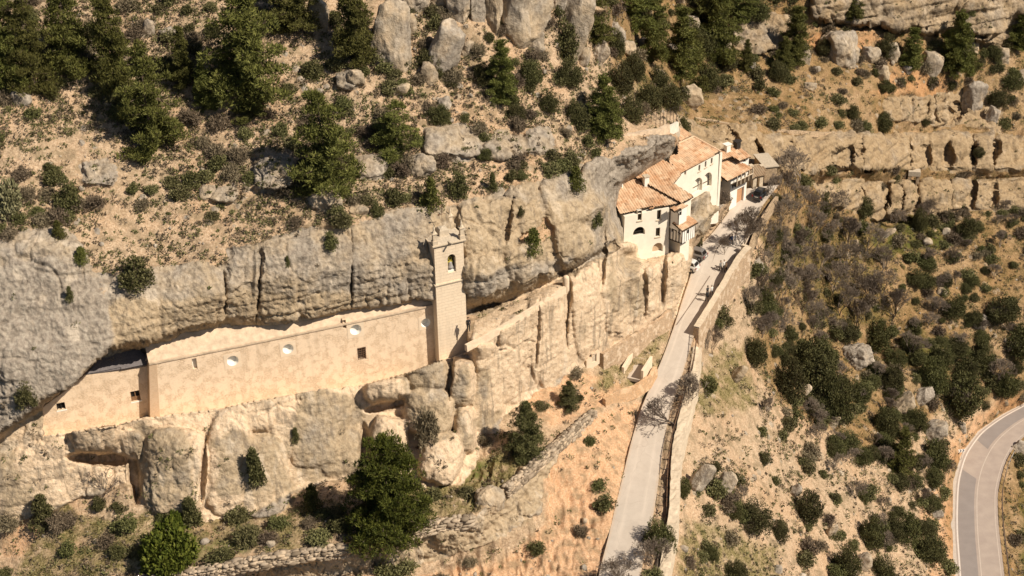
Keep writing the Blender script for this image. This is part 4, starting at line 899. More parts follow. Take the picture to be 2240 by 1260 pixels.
for k in range(5): u = lo[1][0]*k/4; zt_ = lo[4][1]+(lo[2][1]-lo[4][1])*k/4; g.bar(LP.w(u, zb, .03), LP.w(u, zt_, .03), .06, 4)
g.bar(LP.w(0, zb, .03), LP.w(lo[1][0], zb, .03), .07, 4); g.bar(LP.w(0, zb+1.7, .03), LP.w(lo[1][0], zb+1.2, .03), .06, 4)
for k in range(1, 7): u = ro[1][0]*k/6; zt_ = ro[3][1]+(ro[2][1]-ro[3][1])*k/6; g.bar(RP.w(u, zb, .02), RP.w(u, zt_, .02), .025, 4)
hs.put(g.build('timber_frame', M['darkwood']))
for PP, rc in ((LP, wl), (RP, wr)): hs.put(MB().prism([PP.w(p[0], p[1], -.09) for p in rect(*rc)], -PP.n*.03).build('bay_window', M['glass']))
be1 = RP.w(-.25, 0, .35); zc = RP.px(1491.5, 505.5)[1]; be1.z = zc; be2 = RP.w(5, 0, .35); be2.z = zc
roof(hs, be1, be2, 24, [(1470.5, 487.5), (1494, 506.5), (1528, 487.5), (1502.5, 469.5)], M['tile'], 'bay_roof', .24)
# upper small box above the bay
cu, cz = FP.px(1465.5, 487); a1 = FP.w(cu, cz); cor2 = Pz(1476.5, 489, cz-.3)
L2P = LP; v = (cor-a0); v.z = 0; v.normalize(); cor2 = Vector((a1.x, a1.y, 0))+v*1.25; R2P = Plane(cor2, rgt-cor); zlo = cz-.4; zhi = L2P.px(1476.5, 463)[1]
zhi = Plane(cor2, v).px(1476, 463.5)[1]
mb = MB(); A2 = Plane(a1, v); wall(mb, A2, rect(0, zlo-.3, 1.25, zhi), (), .15)
uu = R2P.px(1502, 470)[0]; w2 = pxrect(R2P, 1484.5, 460.5, 1491, 472); wall(mb, R2P, rect(0, zlo-1, uu, zhi+.1), [rect(*w2)], .15, .1); hs.put(mb.build('upper_bay', M['white']))
g = MB().prism([R2P.w(p[0], p[1], -.09) for p in rect(*w2)], -R2P.n*.03); hs.put(g.build('bay_window', M['glass']))
for q_ in (R2P, A2): hs.put(MB().bar(q_.w(0, zlo, .02), q_.w(0, zhi, .02), .06, 4).build('corner_post', M['darkwood']))
be = R2P.w(-.2, 0, .3); be.z = R2P.px(1476, 463.5)[1]+.05
roof(hs, be, be+R2P.d, 22, [(1464.5, 456), (1476.5, 464), (1503, 450.5), (1493, 446.5)], M['tile'], 'upper_bay_roof', .24)
# ------------------------------------------------------------------ long gallery building with two big arches
p = onplane(rf2, 1471, 402); q = PY(1488.5, 381, p.y+4.0); zE = q.z
b2 = Pz(1572.6, 337.5, zE); BP = Plane(q, b2-q)
print('barn z', p, q, b2, math.degrees(math.atan2(BP.d.y, BP.d.x)))
ga = Root('gallery_building', (q.x, q.y, 8), 'long cream building with two tall open arches and three narrow windows, behind the main house', 'building')
out = U_(BP, (1471, 404), (1486, 416), (1516, 434), (1572, 392), (1572.8, 336), (1487, 380))
out = [(out[0][0], 10), (out[3][0], 7), (out[4][0], zE), (out[0][0], zE)]
a1_ = arch(*pxrect(BP, 1515.5, 390, 1536, 421)); a2_ = arch(*pxrect(BP, 1537.5, 378.5, 1557, 411))
hol = [a1_, a2_, window(ga, BP, 1527.8, 361, 1531.8, 374.5, sill=True, mull=False), window(ga, BP, 1541.6, 353, 1545.2, 366, sill=True, mull=False), window(ga, BP, 1554.8, 345.5, 1558.6, 358.5, sill=True, mull=False),
       window(ga, BP, 1497, 375, 1501, 383, sill=False, mull=False), window(ga, BP, 1478, 389, 1481, 395, sill=False, mull=False)]
mb = MB(); wall(mb, BP, out, hol, .6, .45); ga.put(mb.build('wall', M['render']))
EN = Plane(BP.w(out[1][0], 0), -BP.n); g = MB(); wall(g, EN, rect(0.01, 7, 7, zE), (), .5); ga.put(g.build('end_wall', M['render'])); 
u0 = out[0][0]; u1 = out[1][0]
zf = min(a[1] for a in a1_)
g = MB().prism([BP.w(u0+.2, zf-.08, -.61), BP.w(u1-.2, zf-.08, -.61), BP.w(u1-.2, zf-.08, -5.5), BP.w(u0+.2, zf-.08, -5.5)], Z*.08); ga.put(g.build('floor', M['stonegrey']))
g = MB().prism([BP.w(u0+.2, zf-.5, -5.5), BP.w(u1-.2, zf-.5, -5.5), BP.w(u1-.2, zE, -5.5), BP.w(u0+.2, zE, -5.5)], -BP.n*.3); ga.put(g.build('back_wall', M['darkwood']))
g = MB()
for i in range(5): uu = u0+(u1-u0)*(.45+.12*i); g.bar(BP.w(uu, zf, -1.2), BP.w(uu, zf+3, -1.2), .10, 6)
for i in range(3): uu = u0+(u1-u0)*(.5+.15*i); g.box(BP.w(uu, zf+.45, -2.2), BP.d, 1.6, .8, .9)
ga.put(g.build('timber_posts', M['wood']))
g = MB()
for hpx in ((1515.5, 390, 1536, 421), (1537.5, 378.5, 1557, 411)):
    a, b, c, d = pxrect(BP, *hpx); g.bar(BP.w(a, b+.9, -.2), BP.w(c, b+.9, -.2), .035, 5)
ga.put(g.build('handrail', M['darkwood']))
flush()
ge1 = BP.w(u0-.3, zE-.02, .45); ge1.z = zE-.05; ge2 = BP.w(u1, zE, .45); ge2.z = ge1.z
rf3 = roof(ga, ge1, ge2, 20, [(1487, 381), (1577.5, 331.2), (1517, 298), (1484, 313), (1482, 338), (1465, 342), (1464, 362), (1471, 360)], M['tile'], 'roof')
g = MB()
for a_, b_ in (((1517, 298.5), (1577, 331.5)), ((1517, 298.5), (1484, 313.5))): g.bar(onplane(rf3, *a_, .12), onplane(rf3, *b_, .12), .13, 6)
ga.put(g.build('ridge_tiles', M['tile']))
# ------------------------------------------------------------------ small roof at the very back
sb = PY(1461, 301, 178); z_ = sb.z; s2 = Pz(1484, 307.5, z_); 
smh = Root('small_house', (sb.x, sb.y, 14), 'small tiled roof house at the top end of the monastery beside the white wall', 'house')
s2 = Pz(1511, 298, z_-.6)
roof(smh, Pz(1484, 308, z_), Pz(1484, 308, z_)+BP.d, 20, [(1459, 276), (1461, 302), (1485, 309), (1513, 298.5), (1506, 290), (1480, 275)], M['tile'], 'roof')
SPn = Plane(Pz(1484, 308, z_)-BP.n*.3, BP.d); g = MB(); wall(g, SPn, rect(-5, z_-5, 2.6, z_-.1), (), 4); smh.put(g.build('wall', M['render']))
c = PY(1478.5, 289, 181); c = Pz(1478.5, 290, z_+1.6); g = MB().box(c, BP.d, .9, .7, 1.2); smh.put(g.build('chimney', M['stonegrey']))
# ------------------------------------------------------------------ garage house with balcony
gz = 10.9
g1 = Pz(1591.7, 396.5, gz); g2 = Pz(1645, 370, gz); GP = Plane(g1-Vector((0, 0, 0)), g2-g1); GP = GP.shift(-.9)
print('garage', g1, g2, math.degrees(math.atan2(GP.d.y, GP.d.x)))
gh = Root('garage_house', (g1.x, g1.y, 0), 'white house with timber balcony and orange garage door at far end of the car park', 'house')
o = U_(GP, (1597, 425), (1633, 405)); u0, u1 = GP.px(1598, 410)[0], GP.px(1634, 392)[0]
gd = pxrect(GP, 1612.5, 411, 1627.5, 424); gd = (gd[0], 5.6, gd[2], gd[3])
wins = [window(gh, GP, 1601.5, 405, 1605.5, 412, mull=False, sill=False), window(gh, GP, 1608, 403, 1613, 409, mull=True, sill=False), window(gh, GP, 1616.5, 396.5, 1621, 403, mull=True, sill=False), window(gh, GP, 1624.5, 393, 1629, 399, mull=True, sill=False)]
print('gar', gd, u0, u1, [w_[0] for w_ in wins])
hols = [rect(*gd)]+[w_ for w_ in wins if w_[0][1] > gd[3]+.05 or w_[1][0] < gd[0] or w_[0][0] > gd[2]]
mb = MB(); wall(mb, GP, [(u0, 4.5), (u1, 4.5), (u1, gz-.2), (u0, gz-.2)], hols, 6, .4); gh.put(mb.build('wall', M['white'])); flush()
g = MB().prism([GP.w(p[0], p[1], -.3) for p in rect(*gd)], -GP.n*.05); gh.put(g.build('garage_door', M['door']))
g = MB(); zbal = gz-1.55
g.prism([GP.w(u0, zbal, 1.0), GP.w(u1, zbal, 1.0), GP.w(u1, zbal, .003), GP.w(u0, zbal, .003)], Z*.12)
g.prism([GP.w(u0, zbal+.12, 1.0), GP.w(u1, zbal+.12, 1.0), GP.w(u1, zbal+.75, 1.0), GP.w(u0, zbal+.75, 1.0)], -GP.n*.06)
o = g.build('balcony', M['darkwood']); gh.put(o)
g = MB()
for i in range(5): uu = u0+(u1-u0)*(i+.1)/4.2; g.bar(GP.w(uu, zbal+.1, .95), GP.w(uu, gz+.1, .95), .08, 4)
g.bar(GP.w(u0, zbal+.85, .97), GP.w(u1, zbal+.85, .97), .06, 4); q_ = g.build('balcony_post', M['capstone']); gh.put(q_)
rf4 = roof(gh, g1, g2, 19, [(1572.7, 353), (1600.6, 342.5), (1646, 369.3), (1591.7, 397), (1573, 384)], M['tile'], 'roof')
g = MB(); g.bar(onplane(rf4, 1573, 353, .12), onplane(rf4, 1600, 343, .12), .14, 6); gh.put(g.build('ridge_tiles', M['tile']))
# house behind it
bh = Root('back_house', (g2.x, g2.y+6, 2), 'tiled roof house with two chimneys tucked between the garage house and the rock', 'house')
k1 = onplane(rf4, 1618, 352.5, .9); k2 = Pz(1642.5, 344, k1.z)
rf5 = roof(bh, k1, k2, 19, [(1574, 327.6), (1594, 324), (1616, 320), (1643, 343), (1618, 352.6), (1601, 343), (1573, 353)], M['tile'], 'roof')
KP = Plane(k1, k2-k1).shift(-.5); a, b_ = KP.px(1619, 355)[0], KP.px(1638, 350)[0]
wn = window(bh, KP, 1626, 350, 1632, 354.5, mull=True, sill=False)
mb = MB(); wall(mb, KP, rect(a, k1.z-3, b_, k1.z-.15), [wn], 4, .3); bh.put(mb.build('wall', M['white'])); flush()
for x, y in ((1590, 331), (1612, 324)):
    c = onplane(rf5, x, y); g = MB().box(c+Z*.4, KP.d, .7, .7, 1.2); g.box(c+Z*1.1, KP.d, 1.1, .9, .08); bh.put(g.build('chimney', M['white' if x == 1590 else 'iron']))
# ------------------------------------------------------------------ open porch shelter on pillars
pz = 9.2
ps = Root('porch_shelter', Pz(1650, 412, 5.8), 'old tiled porch shelter on stone pillars beside the white garage house', 'shelter')
q1 = Pz(1636, 391, pz); q2 = Pz(1670, 385, pz)
rf6 = roof(ps, q1, q2, 16, [(1634, 391.5), (1642, 391.5), (1671, 385.5), (1676, 372), (1672, 366), (1652, 363), (1640, 370)], M['tile_old'], 'roof')
for x, y in ((1647.8, 417), (1662, 412.5), (1639, 412)):
    c = Pz(x, y, 5.8); c.z = 0; g = MB().box(c+Z*((pz+.3)/2+2.9), (q2-q1), .55, .55, pz+.3-5.8); ps.put(g.build('pillar', M['capstone']))
PP = Plane(Pz(1636, 404, 5.8), q2-q1); g = MB().prism([PP.w(-.5, 5, -1.2), PP.w(5, 5, -1.2), PP.w(5, 8.0, -1.2), PP.w(-.5, 8.0, -1.2)], -PP.n*.4); ps.put(g.build('back_wall', M['rubble']))
# stone shed with flat roof further right
sh = Root('stone_shed', Pz(1680, 402, 5.9), 'low stone shed with flat grey roof at the right end of the car park', 'shed')
a = Pz(1672, 406, 5.8); b_ = Pz(1690, 404, 5.8); d = (b_-a).normalized()
c = (a+b_)/2+Vector((0, 3.2, 0)); g = MB().box(c+Z*1.1, d, (b_-a).length+.6, 4.2, 2.4); sh.put(g.build('wall', M['rubble'])); g = MB().box(c+Z*2.4, d, (b_-a).length+1, 4.6, .14); sh.put(g.build('flat_roof', M['stonegrey']))
# ================================================================== ROADS
def seg_interp(A, n=10, f=Pz):
    out = []
    for a, b in zip(A[:-1], A[1:]):
        for k in range(n): u = k/n; out.append(f(a[0]+(b[0]-a[0])*u, a[1]+(b[1]-a[1])*u, a[2]+(b[2]-a[2])*u))
    out.append(f(*A[-1])); return out
def smoothpts(P, it=6):
    P = [Vector(p) for p in P]
    for _ in range(it): P = [P[0]]+[(P[i-1]+P[i]*2+P[i+1])/4 for i in range(1, len(P)-1)]+[P[-1]]
    return P
def resample(P, n):
    d = [0]
    for a, b in zip(P[:-1], P[1:]): d.append(d[-1]+(b-a).length)
    out = []; j = 0
    for k in range(n):
        s = d[-1]*k/(n-1)
        while j < len(d)-2 and d[j+1] < s: j += 1
        u = (s-d[j])/max(1e-6, d[j+1]-d[j]); out.append(P[j].lerp(P[j+1], min(1, u)))
    return out
def ribbon(name, A, B, mat, lift, cols=8, kind='structure', parent=None, depth=.6):
    n = len(A); V = []; Fq = []; uv = []
    for a, b in zip(A, B):
        for c in range(cols+1): V.append(tuple(a.lerp(b, c/cols)+Z*lift))
    for i in range(n-1):
        for c in range(cols): k = i*(cols+1)+c; Fq.append((k, k+1, k+cols+2, k+cols+1))
    me = bpy.data.meshes.new(name); me.from_pydata(V, [], Fq)
    uvl = me.uv_layers.new(name='UVMap'); L_ = [0]
    for a, b, a2, b2 in zip(A[:-1], B[:-1], A[1:], B[1:]): L_.append(L_[-1]+((a2+b2)/2-(a+b)/2).length)
    for p in me.polygons:
        for li in p.loop_indices:
            v = me.loops[li].vertex_index; uvl.data[li].uv = ((v % (cols+1))/cols, L_[v//(cols+1)])
    o = link(name, me, mat, parent)
    if kind: tag(o, kind=kind)
    return o
def mat_road(name, base, tint, tracks=True, cracks=True):
    s = NT(name); uv = s.n('ShaderNodeUVMap'); sp = s.n('ShaderNodeSeparateXYZ'); s.l(uv.outputs[0], sp.inputs[0])
    n = s.noise(.7, 6); f_ = s.noise(9, 5); vf = s.noise(30, 3)
    c = s.ramp(n, [(.3, base), (.7, tint)]); c = s.mix(s.math('MULTIPLY', s.g(f_, .5, .7), .22), c, tuple(x*.7 for x in base))
    c = s.mix(s.math('MULTIPLY', s.g(vf, .6, .75), .3), c, tuple(min(1, x*1.35) for x in tint))
    if tracks:
        w_ = s.math('ABSOLUTE', s.math('SUBTRACT', s.math('ABSOLUTE', s.math('SUBTRACT', sp.outputs[0], .5)), .24)); st = s.g(w_, .09, 0.)
        mp = s.n('ShaderNodeMapping'); mp.inputs['Scale'].default_value = (9, .22, 1); s.l(uv.outputs[0], mp.inputs[0]); tn_ = s.n('ShaderNodeTexNoise'); tn_.inputs['Scale'].default_value = 1; tn_.inputs['Detail'].default_value = 4; s.l(mp.outputs[0], tn_.inputs['Vector'])
        c = s.mix(s.math('MULTIPLY', s.math('MULTIPLY', st, s.g(tn_.outputs['Fac'], .35, .6)), .35), c, tuple(min(1, x*1.28) for x in tint))
        e = s.g(s.math('ABSOLUTE', s.math('SUBTRACT', sp.outputs[0], .5)), .42, .5); c = s.mix(s.math('MULTIPLY', e, s.g(f_, .4, .6)), c, (.50, .36, .23))
    if cracks:
        v = s.n('ShaderNodeTexVoronoi'); v.feature = 'DISTANCE_TO_EDGE'; v.inputs['Scale'].default_value = .16; wv = s.n('ShaderNodeVectorMath', operation='ADD'); s.l(s.pos(), wv.inputs[0])
        wn_ = s.n('ShaderNodeTexNoise'); wn_.inputs['Scale'].default_value = .8; s.l(s.pos(), wn_.inputs['Vector']); s.l(wn_.outputs['Color'], wv.inputs[1]); s.l(wv.outputs[0], v.inputs['Vector'])
        c = s.mix(s.math('MULTIPLY', s.g(v.outputs['Distance'], .006, 0.), .3), c, (.28, .21, .16))
    s.col(c); s.nrm(s.bump(f_, .25, .03)); return s.m
M['road1'] = mat_road('pale concrete road', (.46, .385, .31), (.53, .45, .365))
M['asphalt'] = mat_road('pale lane asphalt', (.36, .285, .235), (.43, .345, .28), False, False)  # the lanes' own pale surface colour; the patches are a darker asphalt
M['patch'] = mat_road('darker asphalt patch', (.255, .215, .19), (.295, .25, .22), False, False)
M['line'] = mat_plain('road paint', (.66, .58, .50), .7, .1, 7, bumpk=.1)
M['kerbgrey'] = mat_plain('concrete edge', (.52, .44, .36), .9, .12, 3)
NA = resample(smoothpts(seg_interp(NR_L), 8), 120); NB = resample(smoothpts(seg_interp(NR_R), 8), 120)
ribbon('road', NA, NB, M['road1'], .10, 10)
ML = resample(smoothpts(seg_interp(MR_L), 10), 160); MRr = resample(smoothpts(seg_interp(MR_R), 10), 160)
def off(A, B, f0, f1): return [a.lerp(b, f0) for a, b in zip(A, B)], [a.lerp(b, f1) for a, b in zip(A, B)]
ribbon('main_road', ML, MRr, M['asphalt'], .10, 10)
M['line_dark'] = mat_plain('drain joint', (.20, .15, .11), .9, .2, 7, bumpk=.1)
M['line_faint'] = mat_plain('worn road paint', (.52, .43, .35), .8, .1, 7, bumpk=.1)
for f0, f1, nm, i0, i1 in ((.085, .115, 'road_marking', 0, 160), (.922, .94, 'worn_marking', 0, 160), (.52, .54, 'worn_marking', 0, 160)):
    a, b = off(ML, MRr, f0, f1); ribbon(nm, a[i0:i1], b[i0:i1], M['line' if nm == 'road_marking' else 'line_faint'], .108, 1)
def near_i(x, y):
    best = min(range(160), key=lambda i: (proj(ML[i])[0]-x)**2+(proj(ML[i])[1]-y)**2); return best
i0, i1 = sorted((near_i(2090, 1262), near_i(2096, 1012))); a, b = off(ML, MRr, .125, .47); ribbon('asphalt_patch', a[i0-12:i1], b[i0-12:i1], M['patch'], .104, 2)
i0, i1 = sorted((near_i(2128, 956), near_i(2300, 850))); a, b = off(ML, MRr, .125, .46); ribbon('asphalt_patch', a[i0:i1], b[i0:i1], M['patch'], .104, 2)
a, b = off(ML, MRr, -.03, .05); ribbon('road_edge', a, b, M['kerbgrey'], .16, 1)
def _ws():
    s = NT('wall stones'); ge = s.n('ShaderNodeNewGeometry'); n = s.noise(3, 5); c = s.ramp(ge.outputs['Random Per Island'], [(0, (.16, .12, .08)), (.35, (.30, .23, .16)), (.7, (.42, .33, .235)), (1, (.52, .39, .26))])
    c = s.mix(s.math('MULTIPLY', s.g(n, .5, .7), .45), c, (.22, .17, .12)); s.col(c); s.nrm(s.bump(n, .6, .05)); return s.m
M['wallstone'] = _ws()
for k_, pp in enumerate(([(1640, 480, 4.8), (1600, 512, 4.15), (1568, 545, 3.0), (1560, 572, 2.1), (1549, 595, 1.35)], [(1549, 595, 1.35), (1558, 597, 1.3)], [(1558, 597, 1.3), (1530, 640, .7), (1500, 683, .2), (1480, 712, 0)])):
    a = seg_interp(pp, 6); q_ = [Vector((.09, .05, 0))]*len(a) if k_ != 1 else [Vector((0, .14, 0))]*len(a); ribbon('drain_line', [p-q for p, q in zip(a, q_)], [p+q for p, q in zip(a, q_)], M['line_dark'], .112, 1)
# ------------------------------------------------------------------ walls that follow a line
def stone_skin(P, th, h, size, seed):
    rs_ = np.random.RandomState(seed); bm = bmesh.new(); bmesh.ops.create_icosphere(bm, subdivisions=1, radius=1); V1 = np.array([v.co[:] for v in bm.verts]); F1 = np.array([[v.index for v in f.verts] for f in bm.faces]); bm.free()
    V1 = V1/np.abs(V1).max(1, keepdims=True)**.85; VS = []; FS = []; k = 0; n = len(P)
    for i in range(n-1):
        a, b = P[i], P[i+1]; d = (b-a); L_ = d.length; d.normalize(); q = Vector((-d.y, d.x, 0)).normalized(); m = max(1, int(L_/size))
        for j in range(m+1):
            for lv in range(int(h/(size*.62))+1):
                for sd in (-1, 1, 0) if lv == 0 else (-1, 1):
                    if rs_.rand() < .2: continue
                    c = a+d*((j+rs_.uniform(-.35, .35))*size)+q*sd*(th/2+rs_.uniform(-.08, .08))-Z*(lv*size*.62+rs_.uniform(-.06, .06))+Z*(rs_.uniform(0, .16) if lv == 0 else 0)
                    s3 = size*np.array([rs_.uniform(.35, 1.0), rs_.uniform(.35, .6), rs_.uniform(.22, .5)])*(1+.5*(rs_.rand() < .12)); v = V1*s3*(1+rs_.uniform(-.16, .16, (len(V1), 1)))
                    v = v@np.array([[d.x, d.y, 0], [q.x, q.y, 0], [0, 0, 1]])+np.array(c); VS.append(v); FS.append(F1+k); k += len(V1)
    return mesh_np('stones', np.concatenate(VS), np.concatenate(FS))
def line_wall(name, pts_top, th, drop, mat, label, cat, cap=None, step=.6, rag=.12, group=None, capw=0):
    """pts_top: world points of the top centre line; drop: list or number = height below the top"""
    P = resample(pts_top, max(3, int(sum((b-a).length for a, b in zip(pts_top[:-1], pts_top[1:]))/step))); n = len(P)
    r = Root(name, P[n//2]-Z*(drop if not isinstance(drop, (list, tuple)) else drop[0]), label, cat, group)
    rows = 7; V = []; Fq = []; rn = random.Random(len(P))
    dr = drop if isinstance(drop, (list, tuple)) else (drop, drop)
    prof = []
    for i, p in enumerate(P):
        d = (P[min(n-1, i+1)]-P[max(0, i-1)]); d.z = 0; d.normalize(); q = Vector((-d.y, d.x, 0)); h = dr[0]+(dr[1]-dr[0])*i/(n-1)
        j = rn.uniform(-rag, rag)
        sec = [p+q*(th/2+h*.05*(1-k/rows))-Z*h*(1-k/rows) for k in range(rows)]+[p+q*th/2+Z*j, p+q*th*.17+Z*(j+rn.uniform(-.3, .3)*rag), p-q*th*.17+Z*(j+rn.uniform(-.3, .3)*rag), p-q*th/2+Z*j]+[p-q*(th/2+h*.05*(1-k/rows))-Z*h*(1-k/rows) for k in range(rows-1, -1, -1)]
        prof.append(len(sec)); V += sec
    V = np.array([tuple(v) for v in V]); V = V+(np.stack([fbm(V*1.1, 3, 5), fbm(V*1.1, 3, 6), fbm(V*1.1, 3, 7)], -1))*rag*.9
    m = prof[0]
    for i in range(n-1):
        for k in range(m-1): a = i*m+k; Fq.append((a, a+1, a+m+1, a+m))
    me = bpy.data.meshes.new(name); me.from_pydata([tuple(v) for v in V], [], Fq+[tuple(range(m)), tuple(range((n-1)*m, n*m))[::-1]])
    bm = bmesh.new(); bm.from_mesh(me); bmesh.ops.recalc_face_normals(bm, faces=bm.faces); bm.to_mesh(me); bm.free()
    r.put(link('masonry', me, mat))
    if mat is M['drystone']: r.put(link('stones', stone_skin(P, th, dr[0], .42, n), M['wallstone']))
    if cap:
        g = MB(); kk = 0; hw_ = (th+capw)/2; zs_ = [max(V[i*m+rows][2], V[i*m+rows+3][2]) for i in range(n)]; zs_ = [max(zs_[max(0, i-1):i+2])+.03 for i in range(n)]
        for i in range(n):
            d = (P[min(n-1, i+1)]-P[max(0, i-1)]); d.z = 0; d.normalize(); q = Vector((-d.y, d.x, 0)); c = (Vector(V[i*m+rows])+Vector(V[i*m+rows+3]))/2; c.z = zs_[i]
            jt = rn.uniform(-.02, .02)
            for sx, dz in ((-1, -.1), (1, -.1), (1, .08), (-1, .08)): g.v.append(tuple(c+q*sx*(hw_+jt)+Z*(dz+jt)))
            if i:
                for k in range(4): a = (i-1)*4; g.f.append((a+k, a+(k+1) % 4, a+4+(k+1) % 4, a+4+k))
        r.put(g.build('coping', cap))
    return r
M['pwall'] = mat_masonry('cream rubble wall', (.54, .38, .24), (.46, .32, .20), (.36, .25, .16), .36, .3, True, ((.60, .46, .32), .52))
# parapet of the car park with its tall outer face
par = seg_interp([(1523, 718, 1.0), (1552, 672, 1.3), (1590, 610, 2.1), (1618, 565, 3.3), (1638, 541, 4.0)], 6)
line_wall('parapet_wall', par, .65, (5.4, 5.6), M['pwall'], 'tall cream and orange stone retaining wall with pale coping along the edge of the car park', 'wall', M['capstone'], .8, .06, None, .12)
line_wall('parapet_return', [par[-1]+Vector((0, .2, 0)), Pz(1624, 534, 4.1)], .5, 1.2, M['capstone'], 'short stub of pale wall beside the bare tree at the end of the parapet', 'wall', None, .5, .04)
par2 = seg_interp([(1640, 540, 3.6), (1655, 500, 4.7), (1676, 462, 5.7), (1700, 428, 6.3)], 5)
line_wall('low_wall', par2, .4, 1.5, M['rubble'], 'low dark stone edge wall beside the far part of the car park', 'wall', None, .8, .08)
# pale roadside wall beyond the railing
rw = seg_interp([(1525, 760, -.5), (1516, 830, -1.1), (1496, 905, -1.9), (1482, 970, -2.6), (1477, 1040, -3.2), (1473, 1125, -4.0), (1462, 1190, -4.6), (1450, 1270, -5.2)], 8)
line_wall('roadside_wall', rw, 1.05, 3.4, M['capstone'], 'wide pale stone wall running down beside the metal road railing', 'wall', None, .5, .16)
# orange wall foot and hut wall along the lower cliff
hw = resample(smoothpts([ground(x, y)+Vector((.3, -.5, 1.7)) for x, y in ((1308, 794), (1330, 783), (1350, 772), (1375, 757), (1400, 742), (1420, 728), (1440, 714), (1460, 700))], 3), 20)
line_wall('garden_wall', hw, .5, (3.0, 3.0), M['pwall'], 'orange stone garden wall along the foot of the lit cliff', 'wall', None, .6, .10)
a = hw[-1]; hw = [a+Vector((-.9, .1, .25)), a+Vector((-.4, .2, .25)), a+Vector((.25, .3, .25))]
line_wall('wall_stub', hw, .6, 3.0, M['rubble'], 'square rubble wall corner at the foot of the house rock', 'wall', M['capstone'], .6, .05)
_g = ground(1300, 800); gp = Plane(_g+Vector((0, -.6, 0)), Vector((1, .55, 0)))
gt = Root('gate_house', gp.w(.5, 1), 'small whitewashed gate wall with a grey door at the cliff foot', 'gate')
u0, z0 = gp.px(1283, 806); u1, z1 = gp.px(1312, 768); dd = pxrect(gp, 1295, 774, 1305, 792)
g = MB(); wall(g, gp, [(u0, z0-.6), (u1, z0+.1), (u1, z1), (u0, gp.px(1285, 790)[1])], [rect(*dd)], .5, .2); gt.put(g.build('wall', M['surround']))
g = MB().prism([gp.w(p[0], p[1], -.16) for p in rect(*dd)], -gp.n*.04); gt.put(g.build('door', M['stonegrey']))
# enclosure with ramp
ex = lambda x, y: ground(x, y).z
rt_ = Root('ramp_enclosure', Pz(1398, 815, .2), 'small sunken concrete yard between two low white walls beside the road', 'enclosure')
fl = [Pz(1372, 826, .15), Pz(1386, 798, .15), Pz(1414, 798, .15), Pz(1404, 832, .15)]
rt_.put(MB().prism([p+Z*.0 for p in fl], -Z*.4).build('floor', M['paving']))
for a, b, h in ((Pz(1362, 823, .2), Pz(1382, 789, .2), 1.3), (Pz(1404, 832, .1), Pz(1424, 800, .1), 1.4)):
    d = b-a; g = MB(); g.box((a+b)/2+Z*(h/2-.3), d, d.length, .35, h+.6); rt_.put(g.build('side_wall', M['surround'], bevel=.04))
g = MB()
a, b = Pz(1386, 797, .15), Pz(1418, 799, .15)
for k in range(9): p = a.lerp(b, k/8); g.bar(p, p+Z*.95, .02, 4)
g.bar(a+Z*.95, b+Z*.95, .03, 4); rt_.put(g.build('gate', M['stonegrey']))
# pale wall between ramp yard and road bend
bw = seg_interp([(1322, 872, 1.4), (1350, 858, 1.1), (1390, 842, .7), (1420, 822, .3), (1434, 800, .4)], 5)
line_wall('bank_wall', bw, .45, 1.8, M['rubble_orange'], 'low pale stone wall holding the bank above the road bend', 'wall', None, .5, .10)
# dry stone terrace walls
t1 = seg_interp([(1298, 900, 1.2), (1240, 950, 2.4), (1200, 985, 2.7), (1150, 1030, 2.8), (1108, 1066, 2.8)], 6)
line_wall('terrace_wall', t1, .5, 1.3, M['drystone'], 'rough dry stone terrace wall above the orange gully, below the conifer', 'wall', None, .45, .2)
t2 = seg_interp([(1036, 1130, 2.5), (960, 1142, 2.6), (890, 1160, 2.7), (840, 1176, 2.7)], 6)
line_wall('terrace_wall', t2, .5, 1.3, M['drystone'], 'tumbled dry stone wall right of the big pine below the cliff', 'wall', None, .45, .2)
t3 = seg_interp([(760, 1196, 2.9), (660, 1206, 2.9), (560, 1222, 2.8), (480, 1240, 2.4), (380, 1256, 1.9), (250, 1275, 1.6)], 6)
line_wall('terrace_wall', t3, .5, 1.1, M['drystone'], 'dry stone wall along the bottom edge below the bright green bush', 'wall', None, .45, .18)
# corridor parapet along the cliff path
cpw = seg_interp([(1019, 755, 15.6), (1026, 751, 15.6), (1060, 735, 15.6), (1110, 705, 15.7), (1160, 675, 15.7), (1205, 648, 15.8), (1236, 627, 15.9)], 6)
line_wall('path_parapet', cpw, .35, .75, M['parapet_plaster'], 'plastered stone parapet of the cliff path running right from the bell tower', 'parapet', None, .6, .06)
p0 = Pz(1238, 622, 15.6); g = Root('end_pillar', p0, 'rounded plastered pillar ending the cliff path parapet', 'pillar')
g.put(MB().lathe(p0-Z*.8, [(.38, 0), (.38, 1.6), (.33, 1.8), (.2, 1.92), (.02, 1.96)], 12).build('pillar_body', M['parapet_plaster'], smooth=True))
# cream wall of the upper path
up_ = [PY(1268, 357, 155.2), PY(1290, 342, 156.6), PY(1302, 318, 158), PY(1312, 305, 160), PY(1340, 301, 161.5), PY(1372, 293, 163.5), PY(1405, 287, 165.5), PY(1440, 281, 167.5), PY(1462, 272, 169.5)]
line_wall('upper_path_wall', up_, .5, (1.8, 1.6), M['coping'], 'long curved cream plastered wall on top of the grey rock above the roofs', 'wall', None, .6, .05)
line_wall('white_wall', [PY(1463, 276, 171), PY(1482, 266, 173.5)], .35, 1.3, M['wallwhite'], 'short bright white wall beside the topmost tiled roof', 'wall', None, .5, .03)
pw = [PY(x, y-3, Y) for x, y, Y in ((1512, 257, 200), (1600, 274, 200.8), (1700, 286, 203.8), (1800, 292, 211), (1900, 295, 220))]
line_wall('track_wall', pw, .5, .9, M['rubble'], 'thin pale wall edging the track on top of the right hand cliff', 'wall', None, .8, .05)
